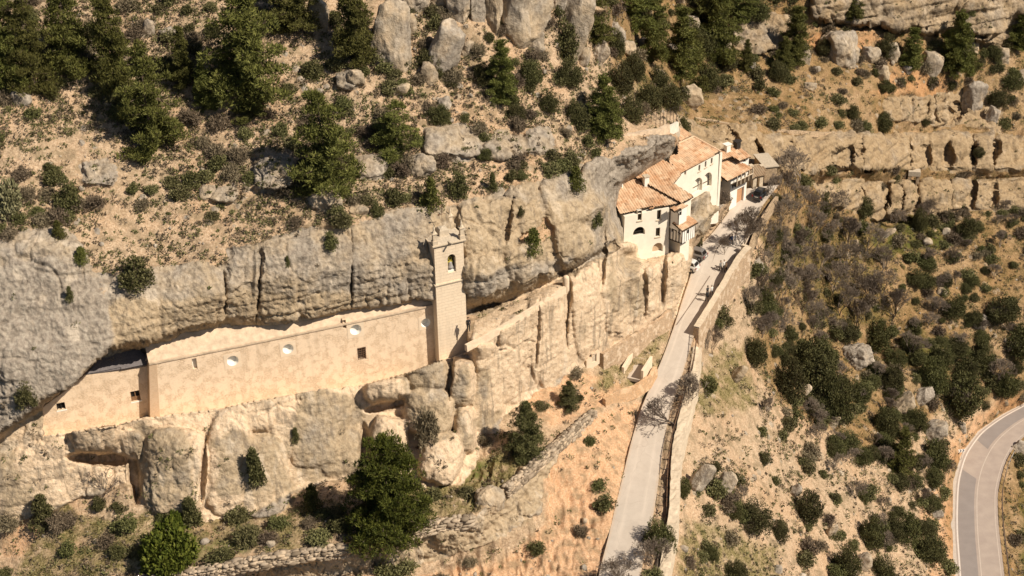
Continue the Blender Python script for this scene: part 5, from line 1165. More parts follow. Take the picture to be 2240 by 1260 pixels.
# wire fence on the upper path
fn = Root('wire_fence', up_[5], 'thin post and wire fence above the curved cream wall', 'fence')
fp = resample([PY(1243, 368, 155.5), PY(1278, 350, 158.5), PY(1296, 318, 161), PY(1318, 296, 164), PY(1370, 285, 167), PY(1440, 268, 172), PY(1480, 255, 177)], 26)
for p in fp: q = MB().bar(p-Z*.8, p+Z*1.5, .035, 5).build('post', M['iron']); fn.put(q)
g = MB()
for h in (.4, .9, 1.4):
    for a, b in zip(fp[:-1], fp[1:]): g.bar(a+Z*h, b+Z*h, .012, 3, cap=False)
fn.put(g.build('wire', M['iron']))
# ------------------------------------------------------------------ road railing
rl = resample(seg_interp([(1528, 712, .05), (1517, 800, -1.0), (1503, 850, -1.6), (1487, 905, -2.2), (1470, 962, -2.9), (1462, 1010, -3.3), (1459, 1060, -3.8), (1457, 1128, -4.5)], 8), 24)
rl2 = Root('road_railing', rl[12], 'dark metal railing with upright bars along the narrow road', 'railing')
for p in rl: rl2.put(MB().box(p+Z*.6, (0, 1), .09, .09, 1.3).build('post', M['iron']))
g = MB()
for h, r in ((1.15, .05), (.2, .03)):
    for a, b in zip(rl[:-1], rl[1:]): g.bar(a+Z*h, b+Z*h, r, 4, cap=False)
rl2.put(g.build('rail', M['rust'])); g = MB()
for a, b in zip(rl[:-1], rl[1:]):
    m = max(2, int((b-a).length/.16))
    for k in range(1, m): p = a.lerp(b, k/m); g.bar(p+Z*.2, p+Z*1.15, .014, 3, cap=False)
rl2.put(g.build('bars', M['iron']))
# ------------------------------------------------------------------ guard rails and sign of the main road
def guardrail(A, label, mat, grp='guard rails of the main road'):
    P = resample(A, max(3, int(sum((b-a).length for a, b in zip(A[:-1], A[1:]))/2))); r = Root('guard_rail', P[len(P)//2], label, 'guard rail', grp)
    for p in P: r.put(MB().box(p+Z*.3, (1, 0), .12, .12, .9).build('post', M['iron']))
    g = MB()
    for a, b in zip(P[:-1], P[1:]):
        d = (b-a).normalized(); q = Vector((-d.y, d.x, 0))*.04
        for z0, z1, o in ((.40, .53, 1.4), (.53, .64, -1.4), (.64, .78, 1.4)): g.prism([a+Z*z0+q*o, b+Z*z0+q*o, b+Z*z1-q*o, a+Z*z1-q*o], Z*.02)
    r.put(g.build('rail', mat)); return r
M['galv'] = mat_plain('galvanised steel', (.52, .47, .40), .5, .1, 6, spec=.4)
gi = min(range(160), key=lambda i: abs(proj(MRr[i])[1]-1262)+ (1000 if i > 150 else 0)); gj = min(range(160), key=lambda i: abs(proj(MRr[i])[1]-988))
i0, i1 = sorted((gi, gj)); i0 = max(0, i0-20)
guardrail([MRr[i]+Vector((.55, -.1, 0)) for i in range(i0, i1)], 'long metal guard rail on the outer side of the road bend', M['galv'])
gi = near_i(2186, 909); guardrail([ML[i]+Vector((-.5, .9, .1)) for i in range(gi, min(159, gi+40))], 'pale metal guard rail on the inner side where the road leaves the frame', M['galv'])
sg = Root('bend_sign', Pz(2098, 1000, -43), 'white sign with dark chevrons facing the road bend', 'sign')
sp_ = Pz(2098, 1000, -43.2); d = Vector((1, .15, 0)).normalized(); PLs = Plane(sp_, d)
g = MB(); g.prism([PLs.w(-.75, -42.3), PLs.w(.75, -42.3), PLs.w(.75, -41.7), PLs.w(-.75, -41.7)], -PLs.n*.05); sg.put(g.build('panel', M['white']))
g = MB()
for k in range(3):
    x = -.55+.45*k
    g.prism([PLs.w(x, -42.28, .006), PLs.w(x+.16, -42.28, .006), PLs.w(x+.34, -42.0, .006), PLs.w(x+.18, -42.0, .006)], -PLs.n*.004); g.prism([PLs.w(x+.18, -41.999, .006), PLs.w(x+.34, -41.999, .006), PLs.w(x+.16, -41.72, .006), PLs.w(x, -41.72, .006)], -PLs.n*.004)
M['navy'] = mat_plain('dark blue paint', (.03, .04, .09), .5, .1, 5)
sg.put(g.build('chevrons', M['navy']))
for k in (-.5, .5): sg.put(MB().bar(PLs.w(k, -44.5, -.1), PLs.w(k, -41.9, -.1), .04, 6).build('post', M['galv']))
# stone tank on the right terrace
tp = ground(1994, 396); tk = Root('stone_tank', tp, 'small pale stone water tank on two legs at the edge of the cliff terrace', 'tank')
g = MB().box(tp+Z*1.6, (1, -.2), 2.0, 1.4, .9); tk.put(g.build('basin', M['stonegrey'], bevel=.04))
for k in (-.7, .7): tk.put(MB().box(tp+Vector((k, -.15*k, .5)), (1, -.2), .5, 1.2, 1.6).build('leg', M['rubble']))
tk.put(MB().box(tp+Vector((-1.6, .3, .7)), (1, -.2), .7, .9, 1.6).build('step_block', M['rubble']))
# ================================================================== ROCKS
M['rockmat'] = None
def mat_rock():
    s = NT('boulder rock'); oi = s.n('ShaderNodeObjectInfo'); c, n2, fine = rock_colour(s, s.math('ADD', .2, s.math('MULTIPLY', oi.outputs['Random'], .5)), .22)
    s.col(c); b = s.bump(s.math('ADD', n2, s.math('MULTIPLY', fine, .5)), .55, .3); s.nrm(b); return s.m
M['rockmat'] = mat_rock()
def ico(sub):
    bm = bmesh.new(); bmesh.ops.create_icosphere(bm, subdivisions=sub, radius=1); V = np.array([v.co[:] for v in bm.verts]); Fq = np.array([[v.index for v in f.verts] for f in bm.faces]); bm.free(); return V, Fq
ICO = {k: ico(k) for k in (3, 4, 5)}
def rock_mesh(r3, rot, seed, sub=4, boxy=.5):
    V, Fq = ICO[sub]; V = V.copy(); rs = np.random.RandomState(seed)
    m = np.abs(V).max(1, keepdims=True); V = V*(1-boxy)+(V/m)*boxy*.86                 # between a ball and a block
    for k in range(11):                                    # planar facets
        n = rs.normal(size=3); n /= np.linalg.norm(n); d = rs.uniform(.60, .92); h = V@n; V = V-np.clip(h-d, 0, 9)[:, None]*n*.97
    V = V*np.array(r3); L_ = max(r3)
    o = rs.uniform(-50, 50, 3); N = V/(np.linalg.norm(V, axis=1, keepdims=True)+1e-6)
    W = V+o; sc_ = 1.0
    f1_, f2_ = voro(W*np.array([.5, .5, .35])*1.6/ max(.8, L_*.45), seed)
    d = fbm(W*1.1/max(.7, L_*.35), 5, seed, .6)*.26*min(r3)-(1-np.clip((f2_-f1_)/.07, 0, 1))*.07*min(r3)+fbm(W*2.2, 4, seed+9, .6)*.12*min(1.5, L_)
    V = V+N*d[:, None]
    a = R(rot); c, s_ = math.cos(a), math.sin(a); x = V[:, 0]*c-V[:, 2]*s_; z = V[:, 0]*s_+V[:, 2]*c; V[:, 0] = x; V[:, 2] = z
    return V, Fq
ROCKN = 0
def boulder(cx, cy, rx, ry, rot, label, name='boulder', cat='boulder', dep=.8, group=None, boxy=.45, sink=.25):
    global ROCKN
    ROCKN += 1; gpt = ground(cx, min(1290, cy+ry*.75)); sc_ = F/proj(gpt)[2]
    r3 = (rx/sc_*1.1, max(rx, ry*.5)/sc_*dep, ry/sc_/math.cos(PITCH)*1.06)
    V, Fq = rock_mesh(r3, -rot, ROCKN*7+3, 5 if max(rx, ry) > 30 else (4 if max(rx, ry) > 14 else 3), boxy)
    t = proj(gpt)[2]; C = Vector(rays(cx, cy))*t+Vector((0, 0, H)); C = C+Vector((0, r3[1]*.35, 0))
    me = mesh_np(name, V, Fq, smooth=True); o = link(name, me, M['rockmat']); o.location = C; tag(o, label, cat, group); return o
RK = [
 (858, 105, 36, 84, 8, 'tall pale grey rock fin standing left of the others on the upper slope'), (972, 125, 30, 66, 22, 'slanting grey rock fin right of the tallest fin, with a bush against it'),
 (938, 168, 22, 30, 0, 'squat grey rock between the two leaning fins'), (693, 42, 27, 42, 0, 'rounded grey rock standing among the pines left of the fins'),
 (905, 8, 30, 34, 10, 'broad grey rock cut by the top edge above the tallest fin'), (1000, 18, 22, 56, 4, 'narrow grey rock pillar shaded on its left at the top edge'), (1042, 20, 16, 50, 0, 'thin rock slab leaning between two pillars at the top edge'),
 (1078, 42, 17, 50, 4, 'knobbly rock pillar left of the huge slanted rock'), (1140, 50, 46, 84, 28, 'huge slanted pale grey rock at the top centre'), (1186, 30, 16, 46, -6, 'grey rock spur on the right shoulder of the huge slanted rock'),
 (1246, 72, 34, 76, 20, 'dark faced curved rock fin right of the huge slanted rock'), (1310, 126, 17, 30, 20, 'small curved rock horn below the dark faced fin'), (1276, 130, 12, 22, 15, 'little rock knob at the foot of the dark faced fin'),
 (1345, 75, 26, 24, 0, 'grey ledge rock beside the dark pine at top centre'),
 (868, 200, 30, 11, -18, 'flat tilted grey slab below the tallest fin'), (972, 232, 20, 14, -28, 'small rounded rock below the slanting fin'), (772, 176, 24, 22, 0, 'pale rock left of the tallest fin on the slope'),
 (322, 70, 14, 24, 10, 'small pale rock under the pines at the top left'), (364, 74, 20, 13, 10, 'low pale rock beside the small one under the top left pines'), (42, 222, 24, 16, 20, 'grey rock on the slope at the far left'), (212, 130, 14, 14, 0, 'pale rock half hidden between two left pines'),
 (918, 366, 34, 30, 10, 'rounded boulder with dark left side below the lone green pine'), (706, 446, 42, 32, -16, 'large tilted angular boulder perched above the cliff edge'), (786, 462, 22, 13, 0, 'small blocky boulder right of the tilted angular one'),
 (1505, 60, 30, 20, 0, 'pale rock in the shaded pine grove at top right'), (1440, 165, 16, 12, 0, 'pale rock in the dark ravine'), (1510, 215, 26, 26, -30, 'ribbed grey rock at the end of the track wall'),
 (1838, 112, 44, 42, 0, 'big rounded grey boulder with dark left face below the top right cliff'), (2034, 148, 26, 30, 22, 'egg shaped leaning grey boulder left of the dark conifer'), (1986, 156, 13, 12, 0, 'small pale boulder left of the egg shaped one'), (1930, 166, 16, 20, 0, 'grey boulder with a dark bush in front'),
 (1786, 154, 9, 10, 20, 'little pointed rock below the big rounded boulder'), (1645, 148, 12, 10, 0, 'small round rock under the shaded right hand pines'), (1905, 125, 22, 20, 0, 'rough grey rock right of the big rounded boulder'), (2082, 160, 20, 9, -15, 'flat rock right of the egg shaped boulder'), (2128, 225, 26, 44, 8, 'tall dark sided rock block standing on the upper right ledge'), (2172, 258, 15, 28, 12, 'narrow leaning rock right of the tall dark sided block'),
 (2222, 176, 32, 9, -26, 'long pale slab sliding down at the right edge'), (2190, 130, 24, 20, 0, 'blocky rock at the right edge below the cliff'), (2120, 108, 22, 24, 0, 'orange stained rock under the big overhanging cliff'),
 (1880, 790, 36, 28, -8, 'large pale boulder beside the dark oaks on the right slope'), (1612, 824, 12, 30, 32, 'bright white leaning rock slab right of the road'), (1756, 862, 12, 26, 32, 'pale leaning slab left of the dark oaks'), (1822, 928, 12, 22, 28, 'pale leaning slab below the dark oaks'),
 (1968, 893, 40, 11, -36, 'long tilted slab above the big bend, upper left of a pair'), (2016, 872, 34, 11, -34, 'long tilted slab above the big bend, upper right of a pair'), (2036, 950, 40, 18, -36, 'thick tilted grey block nearest the road bend'), (2140, 714, 18, 15, 0, 'pale boulder high on the far right slope'),
 (1530, 1060, 20, 46, 30, 'long pale rock rib just right of the roadside wall'), (1582, 1074, 20, 42, 22, 'second pale rock rib, farther right of the roadside wall'), (1890, 1236, 24, 14, -34, 'grey boulder near the bottom edge right of centre'), (2104, 940, 14, 14, -20, 'grey rock at the top of the orange road cutting'),
 (2234, 985, 24, 17, 10, 'dark grey boulder standing against the end of the guard rail'), (1940, 512, 22, 5, -28, 'long flat stone on the green grass patch'), (1652, 590, 26, 20, -40, 'tilted rock ledge jutting out below the parapet'),
 (722, 1222, 34, 52, 4, 'tall rough grey boulder at the bottom edge'), (798, 1204, 32, 48, -6, 'rough grey boulder right of the tall one, under the big pine'), (1072, 1108, 32, 36, -6, 'rounded grey boulder set in the dry stone wall'), (590, 1192, 12, 10, 10, 'small pale stone on the grass above the dry stone wall'),
 (2060, 640, 14, 10, -20, 'pale stone on the right slope above the green bushes'), (2030, 530, 12, 9, 0, 'dark stone at the corner of the green grass patch'), (2070, 508, 10, 8, 0, 'grey stone right of the green grass patch'), (1875, 680, 12, 9, 0, 'grey stone among the bare trees'), (1700, 1250, 14, 10, -20, 'pale rock near the bottom edge on the right slope'),
 (1740, 1078, 12, 18, 20, 'thin pale rock left of the round oak'), (1820, 1165, 12, 20, 20, 'pale rock between two oaks low on the slope'), (1790, 1000, 12, 9, -20, 'small pale rock in the middle of the right slope'), (2050, 1130, 16, 9, -20, 'pale rock at the edge of the orange cutting')]
RK = [((a, b_, c*1.22, d*1.12, e, l) if b_ < 150 and 850 < a < 1330 else (a, b_, c, d, e, l)) for a, b_, c, d, e, l in RK]
RK += [(1112, 8, 26, 40, 10, 'rock slab filling the gap left of the huge slanted rock at the top edge'), (1216, 20, 20, 44, 12, 'rock slab between the huge slanted rock and the dark faced fin'), (955, -2, 24, 36, -6, 'rock slab at the top edge between two shaded pillars'), (1170, 100, 22, 30, 24, 'lower toe of rock under the huge slanted rock'), (900, 60, 16, 26, 0, 'weathered rock against the right side of the tallest fin'), (1020, 110, 16, 20, 10, 'small rock under the pillars right of the slanting fin'),
 (1370, 110, 22, 16, 0, 'pale broken ledge in the ravine'), (1405, 95, 16, 12, 0, 'small pale rock on the ravine ledge'), (1470, 110, 14, 14, 0, 'rock between ravine pines'), (1560, 20, 24, 18, 0, 'pale rock on the ridge right of the ravine'), (1590, 95, 14, 30, 0, 'dark split at the left of the shaded rock block'), (1760, 125, 14, 26, 0, 'orange rock pillar beside the big rounded boulder'), (1950, 120, 20, 22, 0, 'jagged grey rock under the top right cliff'), (1770, 190, 20, 10, 0, 'low flat rock on the upper right slope')]
for r_ in RK: boulder(*r_)
for i, (x, y) in enumerate([(1424, 705), (1420, 722), (1413, 742), (1441, 690), (1405, 756), (1450, 704)]):
    boulder(x, y, 5, 4, 0, ['third', 'fourth', 'fifth', 'topmost', 'lowest', 'second'][i]+' small pale kerb stone counted down the verge of the narrow road', 'kerb_stone', 'stone', 1, 'kerb stones on the verge')
# scattered loose stones: one mass nobody could count
rs = np.random.RandomState(5); V0, F0 = ICO[3]; bm_ = bmesh.new(); bmesh.ops.create_icosphere(bm_, subdivisions=1, radius=1); V1 = np.array([v.co[:] for v in bm_.verts]); F1 = np.array([[v.index for v in f.verts] for f in bm_.faces]); bm_.free()
VS = []; FS = []; k = 0
for _ in range(1500):
    x = rs.uniform(-30, 2270); y = rs.uniform(-30, 1290); rk_, n_, fl = rock_at(x, y)
    if fl > .1 or rk_ > .55 or n_[2] < .35: continue
    if x < 1440 and 880 < y < 1100 and rs.rand() < .4: continue
    p = ground(x, y); s_ = rs.lognormal(-2.1, .6); s_ = min(s_, .6)
    v = V1*rs.uniform(.6, 1.3, 3)*s_*(1+rs.uniform(-.2, .2, (len(V1), 1))); VS.append(v+np.array(p)); FS.append(F1+k); k += len(V1)
tag(link('loose_stones', mesh_np('loose_stones', np.concatenate(VS), np.concatenate(FS)), M['rockmat']), 'loose pale stones strewn over the slopes', 'stones', kind='stuff')
# ================================================================== FOLIAGE
def mat_leaf(name, a, b, c, trans=.0):
    s = NT(name); ge = s.n('ShaderNodeNewGeometry'); oi = s.n('ShaderNodeObjectInfo')
    f = s.math('ADD', s.math('MULTIPLY', ge.outputs['Random Per Island'], .55), s.math('MULTIPLY', s.noise(.9, 3), .5))
    cc = s.ramp(f, [(.2, a), (.5, b), (.85, c)]); hv = s.n('ShaderNodeHueSaturation'); s.l(cc, hv.inputs['Color']); s.l(s.math('ADD', .78, s.math('MULTIPLY', oi.outputs['Random'], .44)), hv.inputs['Value']); s.l(s.math('ADD', .485, s.math('MULTIPLY', oi.outputs['Random'], .03)), hv.inputs['Hue'])
    s.col(hv.outputs[0]); s.b.inputs['Roughness'].default_value = .7; s.b.inputs['Specular IOR Level'].default_value = .2
    return s.m
M['pine'] = mat_leaf('pine needles', (.045, .047, .011), (.11, .11, .024), (.18, .17, .045))
M['pine_bright'] = mat_leaf('bright pine needles', (.035, .055, .006), (.10, .13, .015), (.17, .19, .03))
M['pine_deep'] = mat_leaf('deep green needles', (.030, .042, .006), (.078, .096, .013), (.14, .15, .026))
M['juniper'] = mat_leaf('juniper leaves', (.045, .045, .014), (.10, .096, .032), (.165, .15, .06))
M['oak'] = mat_leaf('oak leaves', (.034, .034, .010), (.078, .074, .024), (.14, .125, .048))
M['olive'] = mat_leaf('olive shrub leaves', (.06, .055, .02), (.13, .12, .045), (.22, .19, .09))
M['brown'] = mat_leaf('dry shrub twigs', (.08, .06, .035), (.16, .12, .075), (.26, .20, .13))
M['pale'] = mat_leaf('pale shrub leaves', (.12, .11, .05), (.22, .20, .10), (.32, .29, .16))
M['bark'] = mat_plain('bark', (.13, .095, .065), .95, .3, 5, bumpk=.6)
M['greybark'] = mat_plain('grey twigs', (.22, .17, .125), .95, .25, 5, bumpk=0)
M['darkbark'] = mat_plain('dark branches', (.14, .105, .08), .95, .25, 5, bumpk=0)
def leaves(rs, C, rad, n, size, flat_=1., elong=3., up_b=.4):
    """C: (k,3) clump centres, rad (k,), n leaves per clump -> triangles"""
    k = len(C); d = rs.normal(size=(k, n, 3)); d /= np.linalg.norm(d, axis=-1, keepdims=True)
    rr = rs.uniform(.35, 1., (k, n, 1))**.6; off_ = d*rr*rad[:, None, None]; off_[..., 2] *= flat_
    P = (C[:, None]+off_).reshape(-1, 3); ax = d+rs.normal(size=d.shape)*.5; ax[..., 2] += up_b; ax = ax.reshape(-1, 3); ax /= np.linalg.norm(ax, axis=-1, keepdims=True)
    t = np.cross(ax, rs.normal(size=ax.shape)); t /= np.linalg.norm(t, axis=-1, keepdims=True)+1e-6
    s_ = (size*rs.uniform(.6, 1.4, len(P)))[:, None]
    V = np.stack([P-t*s_/elong, P+t*s_/elong, P+ax*s_], 1).reshape(-1, 3); return V
def tri_mesh(name, V, mat):
    me = mesh_np(name, V, np.arange(len(V)).reshape(-1, 3)); me.materials.append(mat); return me
def tube_mesh(name, segs, mat, n=5):
    m = MB()
    for a, b, r1, r2 in segs: m.bar(a, b, r1, n, r2, cap=False)
    me = bpy.data.meshes.new(name); me.from_pydata(m.v, [], m.f); me.materials.append(mat); return me
def pine_proto(seed, hw, mat='pine', tiers=11, top=.98, base=.08, dense=1., droop=.1, ex=.55):   # unit height 1 m scaled x10
    rs = np.random.RandomState(seed); Hh = 10.; segs = []; C = []; Rd = []; lean = rs.normal(size=2)*.35; p = np.array([0., 0., 0.]); pts_ = [p]
    for i in range(8): p = np.array([lean[0]*((i+1)/8)**1.5+rs.normal()*.06, lean[1]*((i+1)/8)**1.5+rs.normal()*.06, Hh*top*(i+1)/8]); pts_.append(p)
    for i in range(8): segs.append((pts_[i], pts_[i+1], .20*(1-i/8.6), .20*(1-(i+1)/8.6)))
    def trunk(z): j = min(7, int(z/(Hh*top)*8)); u = z/(Hh*top)*8-j; return pts_[j]*(1-u)+pts_[j+1]*u
    prof = lambda u: hw*1.12*(np.clip(1-u, 0, 1)**ex)*(.72+.28*np.clip(u*5, 0, 1))
    for t in range(tiers):
        u = base+(1-base)*(t+.3)/tiers; nb = max(4, int(round((9-4*u)*dense)))
        for b in range(nb):
            a = rs.uniform(0, 6.283); Rr = prof(u)*rs.uniform(.62, 1.12); z = Hh*u*top+rs.uniform(-.35, .35); s0 = trunk(max(0, z-.25)); e = s0+np.array([math.cos(a)*Rr, math.sin(a)*Rr, Rr*.10-droop*Rr+rs.uniform(-.1, .3)])
            segs.append((s0, e, .05, .02)); m_ = max(2, int(Rr/.55))
            for j in range(m_):
                v = (j+1)/m_; c = s0*(1-v)+e*v+rs.normal(size=3)*np.array([.2, .2, .1]); C.append(c); Rd.append(rs.uniform(.45, .8)*(1-.25*u))
    for j in range(4): C.append(trunk(Hh*top*(.9+.03*j))+rs.normal(size=3)*.1); Rd.append(.34)
    V = leaves(rs, np.array(C), np.array(Rd), 110, .27, .55, 6., .7); return tri_mesh('crown', V, M[mat]), tube_mesh('trunk', segs, M['bark'])
def bush_proto(seed, mat, k=26, n=46, size=.12, asp=1., cone=False, twigs=False, rad=.30):  # unit radius 1, height ~asp
    rs = np.random.RandomState(seed); C = []
    for i in range(k):
        a = rs.uniform(0, 6.283); r = math.sqrt(rs.rand()); z = rs.rand()
        if cone: r *= (1-z)**.75; h = z*asp
        else: h = z*asp*math.sqrt(max(0, 1-r*r*.8)); r *= .85
        C.append((math.cos(a)*r*.8, math.sin(a)*r*.8, h*.92+.08))
    V = leaves(rs, np.array(C), rs.uniform(rad*.7, rad*1.2, k), n, size, .8, 2.6 if not twigs else 7, .3)
    segs = []
    for c in C[::3]: segs.append((np.array([0, 0, -.15]), np.array(c), .03, .012))
    return tri_mesh('foliage', V, M[mat]), tube_mesh('stem', segs, M['bark'], 4)
def bare_proto(seed, spread=.55, mat='greybark', depth=7, lean=(0, 0), H0=1.6):  # height about 8
    rn = random.Random(seed); segs = []
    def grow(p, d, l, r, k):
        q = p; dd = d.copy()
        for j in range(2):
            dd = (dd+Vector((rn.gauss(0, .09), rn.gauss(0, .09), .05))).normalized(); q2 = q+dd*l/2; segs.append((q, q2, r*(1-.2*j), r*(1-.2*(j+1)))); q = q2; dd = (dd+Vector((rn.gauss(0, .1), rn.gauss(0, .1), 0))).normalized()
        if k == 0: return
        for i in range(rn.choice((2, 3, 3)) if k > 1 else 3):
            nd = (dd+Vector((rn.gauss(0, 1), rn.gauss(0, 1), rn.gauss(.15, .6)))*spread*.75).normalized(); grow(q, nd, l*rn.uniform(.62, .86), max(.021, r*.62), k-1)
    for i in range(rn.choice((2, 3))): grow(Vector((rn.uniform(-.1, .1), rn.uniform(-.1, .1), -.3)), Vector((rn.gauss(0, .25)+lean[0], rn.gauss(0, .25)+lean[1], 1)).normalized(), H0, .13, depth)
    return tube_mesh('branches', segs, M[mat], 3)
PINES = [pine_proto(11, 2.9), pine_proto(12, 3.4, tiers=10), pine_proto(13, 2.3, tiers=12), pine_proto(14, 3.0, tiers=9, dense=.85)]
PINE_B = pine_proto(21, 3.7, 'pine_deep', 13, .97, .02, 1.5, .1, .42); CONIF = [pine_proto(31, 2.9, 'juniper', 14, .99, .03, 1.0, .05), pine_proto(32, 2.6, 'juniper', 12, .99, .12, .8)]
CYP = pine_proto(35, 3.2, 'pine', 13, .98, .1, 1.2)
JUN = [bush_proto(41, 'juniper', 60, 60, .10, 1.7, True, rad=.26), bush_proto(42, 'juniper', 54, 60, .10, 1.3, rad=.28), bush_proto(43, 'pine', 56, 60, .10, 1.5, True, rad=.28)]
OAK = [bush_proto(51, 'oak', 95, 110, .052, 1.15, rad=.24), bush_proto(52, 'oak', 85, 120, .052, 1.0, rad=.26), bush_proto(53, 'oak', 100, 110, .052, 1.35, rad=.22)]
SHR = {'olive': [bush_proto(61+i, 'olive', 30, 64, .12, .85, rad=.30) for i in range(3)], 'brown': [bush_proto(71+i, 'brown', 26, 70, .2, .8, twigs=True, rad=.34) for i in range(2)], 'green': [bush_proto(81+i, 'juniper', 30, 64, .12, .95, rad=.30) for i in range(3)], 'pale': [bush_proto(91, 'pale', 40, 50, .13, .95, rad=.28)], 'bright': [bush_proto(95, 'pine_bright', 110, 70, .09, .9, rad=.25)]}
BARE = [bare_proto(101, .55), bare_proto(102, .62), bare_proto(103, .5), bare_proto(104, .7)]
BARE_D = bare_proto(105, .62, 'darkbark', 6, (-1.5, -.2), 1.5); BARE_T = bare_proto(106, .8, 'darkbark', 5, (.5, 0))
ROOTN = 0
def plant(proto, base, sx, sz, name, label, cat, group=None, parts=('trunk', 'crown'), rot=None, tilt=0):
    global ROOTN
    ROOTN += 1; e = bpy.data.objects.new(name, None); col.objects.link(e); e.empty_display_size = .5; e.location = base; rn = random.Random(ROOTN*13)
    e.rotation_euler = (tilt*.3, tilt, rn.uniform(0, 6.28) if rot is None else rot); e.scale = (sx, sx*rn.uniform(.9, 1.1), sz); tag(e, label, cat, group)
    if isinstance(proto, tuple):
        for nm, me in zip((parts[1], parts[0]), proto): o = bpy.data.objects.new(nm, me); col.objects.link(o); o.parent = e
    else: o = bpy.data.objects.new(parts[0], proto); col.objects.link(o); o.parent = e
    return e
def tree(proto, x, y, top, hw, name, label, cat='tree', ph=10., pw=3., group=None, parts=('trunk', 'crown'), rot=None, tilt=0, base=None):
    b = base or ground(x, min(y, 1290)); sc_ = F/proj(b)[2]; h = (y-top)/sc_/math.cos(PITCH)*.97; w_ = hw/sc_
    return plant(proto, b-Z*.15, w_/pw, h/ph, name, label, cat, group, parts, rot, tilt)
PG = 'pines on the hillside'
TP_ = [(22, 195, -25, 52, 0, 'dark pine cut by the left edge of the frame'), (80, 205, -10, 55, 1, 'broad pine second from the left edge'), (155, 165, -60, 62, 0, 'tall pine at the top left, third from the edge'), (258, 215, -25, 46, 2, 'narrow tall pine just left of the big shaded pine'),
 (335, 332, 105, 76, 1, 'big full pine standing lowest on the left slope'), (402, 190, 68, 30, 2, 'slim young pine behind the big full pine'), (455, 240, 140, 26, 2, 'small dark pine left of the wide crowned pine'), (545, 218, -35, 98, 1, 'very wide crowned pine at the top left centre'), (548, 260, 204, 42, 3, 'low bright green pine below the wide crowned pine'),
 (650, 70, -90, 62, 0, 'pine at the top edge behind the rounded rock'), (780, 140, -70, 46, 2, 'pine standing left of the tallest rock fin'), (722, 428, 205, 74, 0, 'large dark pine above the tilted angular boulder'), (868, 338, 222, 54, 3, 'lone green pine on the slope above the bell tower'),
 (1096, 215, 88, 36, 2, 'slim pine below the huge slanted rock'), (1300, 95, -25, 40, 3, 'pine right of the dark faced rock fin'), (1385, 70, -70, 45, 0, 'pine at the top edge above the ravine'), (1425, 140, -15, 46, 1, 'pine leaning over the left of the ravine'), (1484, 165, 25, 40, 2, 'tall dark pine in the middle of the ravine'), (1512, 195, 65, 38, 3, 'pine lowest in the ravine grove'),
 (1570, 135, -20, 42, 0, 'pine at the right side of the ravine grove'), (1545, 60, -90, 60, 1, 'dark pine at the top edge right of the ravine'), (1620, 40, -60, 45, 1, 'pine at the top edge above the shaded rock block'), (1736, 134, 18, 32, 2, 'slim pine in front of the shaded rock block'), (1708, 155, 84, 22, 2, 'small pine at the foot of the shaded rock block'), (1626, 155, 90, 16, 2, 'tiny pine in front of the dark rock face'),
 (1870, 45, -15, 20, 2, 'small pine against the top right cliff'), (1992, 146, 64, 26, 2, 'narrow pine left of the egg shaped boulder'), (2225, 105, 25, 34, 0, 'pine at the right edge under the overhanging cliff'), (2130, 160, 115, 24, 3, 'low pine right of the dark conifer'), (1960, 1032, 925, 32, 2, 'lone leaning pine with a bare trunk above the road bend')]
for x, y, t, w_, i, lb in TP_: tree(PINES[i], x, y, t, w_, 'pine_tree', lb, 'pine tree', pw=(2.9, 3.4, 2.3, 3.0)[i], group=PG)
tree(CYP, 1316, 302, 165, 44, 'pine_tree', 'dense dark conifer with bare trunk beside the curved cream wall', 'conifer', pw=3.2); tree(CYP, 2080, 158, 28, 44, 'pine_tree', 'dense dark conifer right of the egg shaped boulder', 'conifer', pw=3.2)
tree(PINE_B, 852, 1168, 926, 95, 'pine_tree', 'very large bright green pine in front of the lower cliff', 'pine tree', pw=3.7)
tree(CONIF[0], 1146, 992, 866, 42, 'conifer', 'olive green conical conifer on the grass below the lit cliff', 'conifer', pw=2.9); tree(CONIF[1], 1242, 897, 830, 24, 'conifer', 'small conical conifer casting a long shadow on orange soil', 'conifer', pw=2.6)
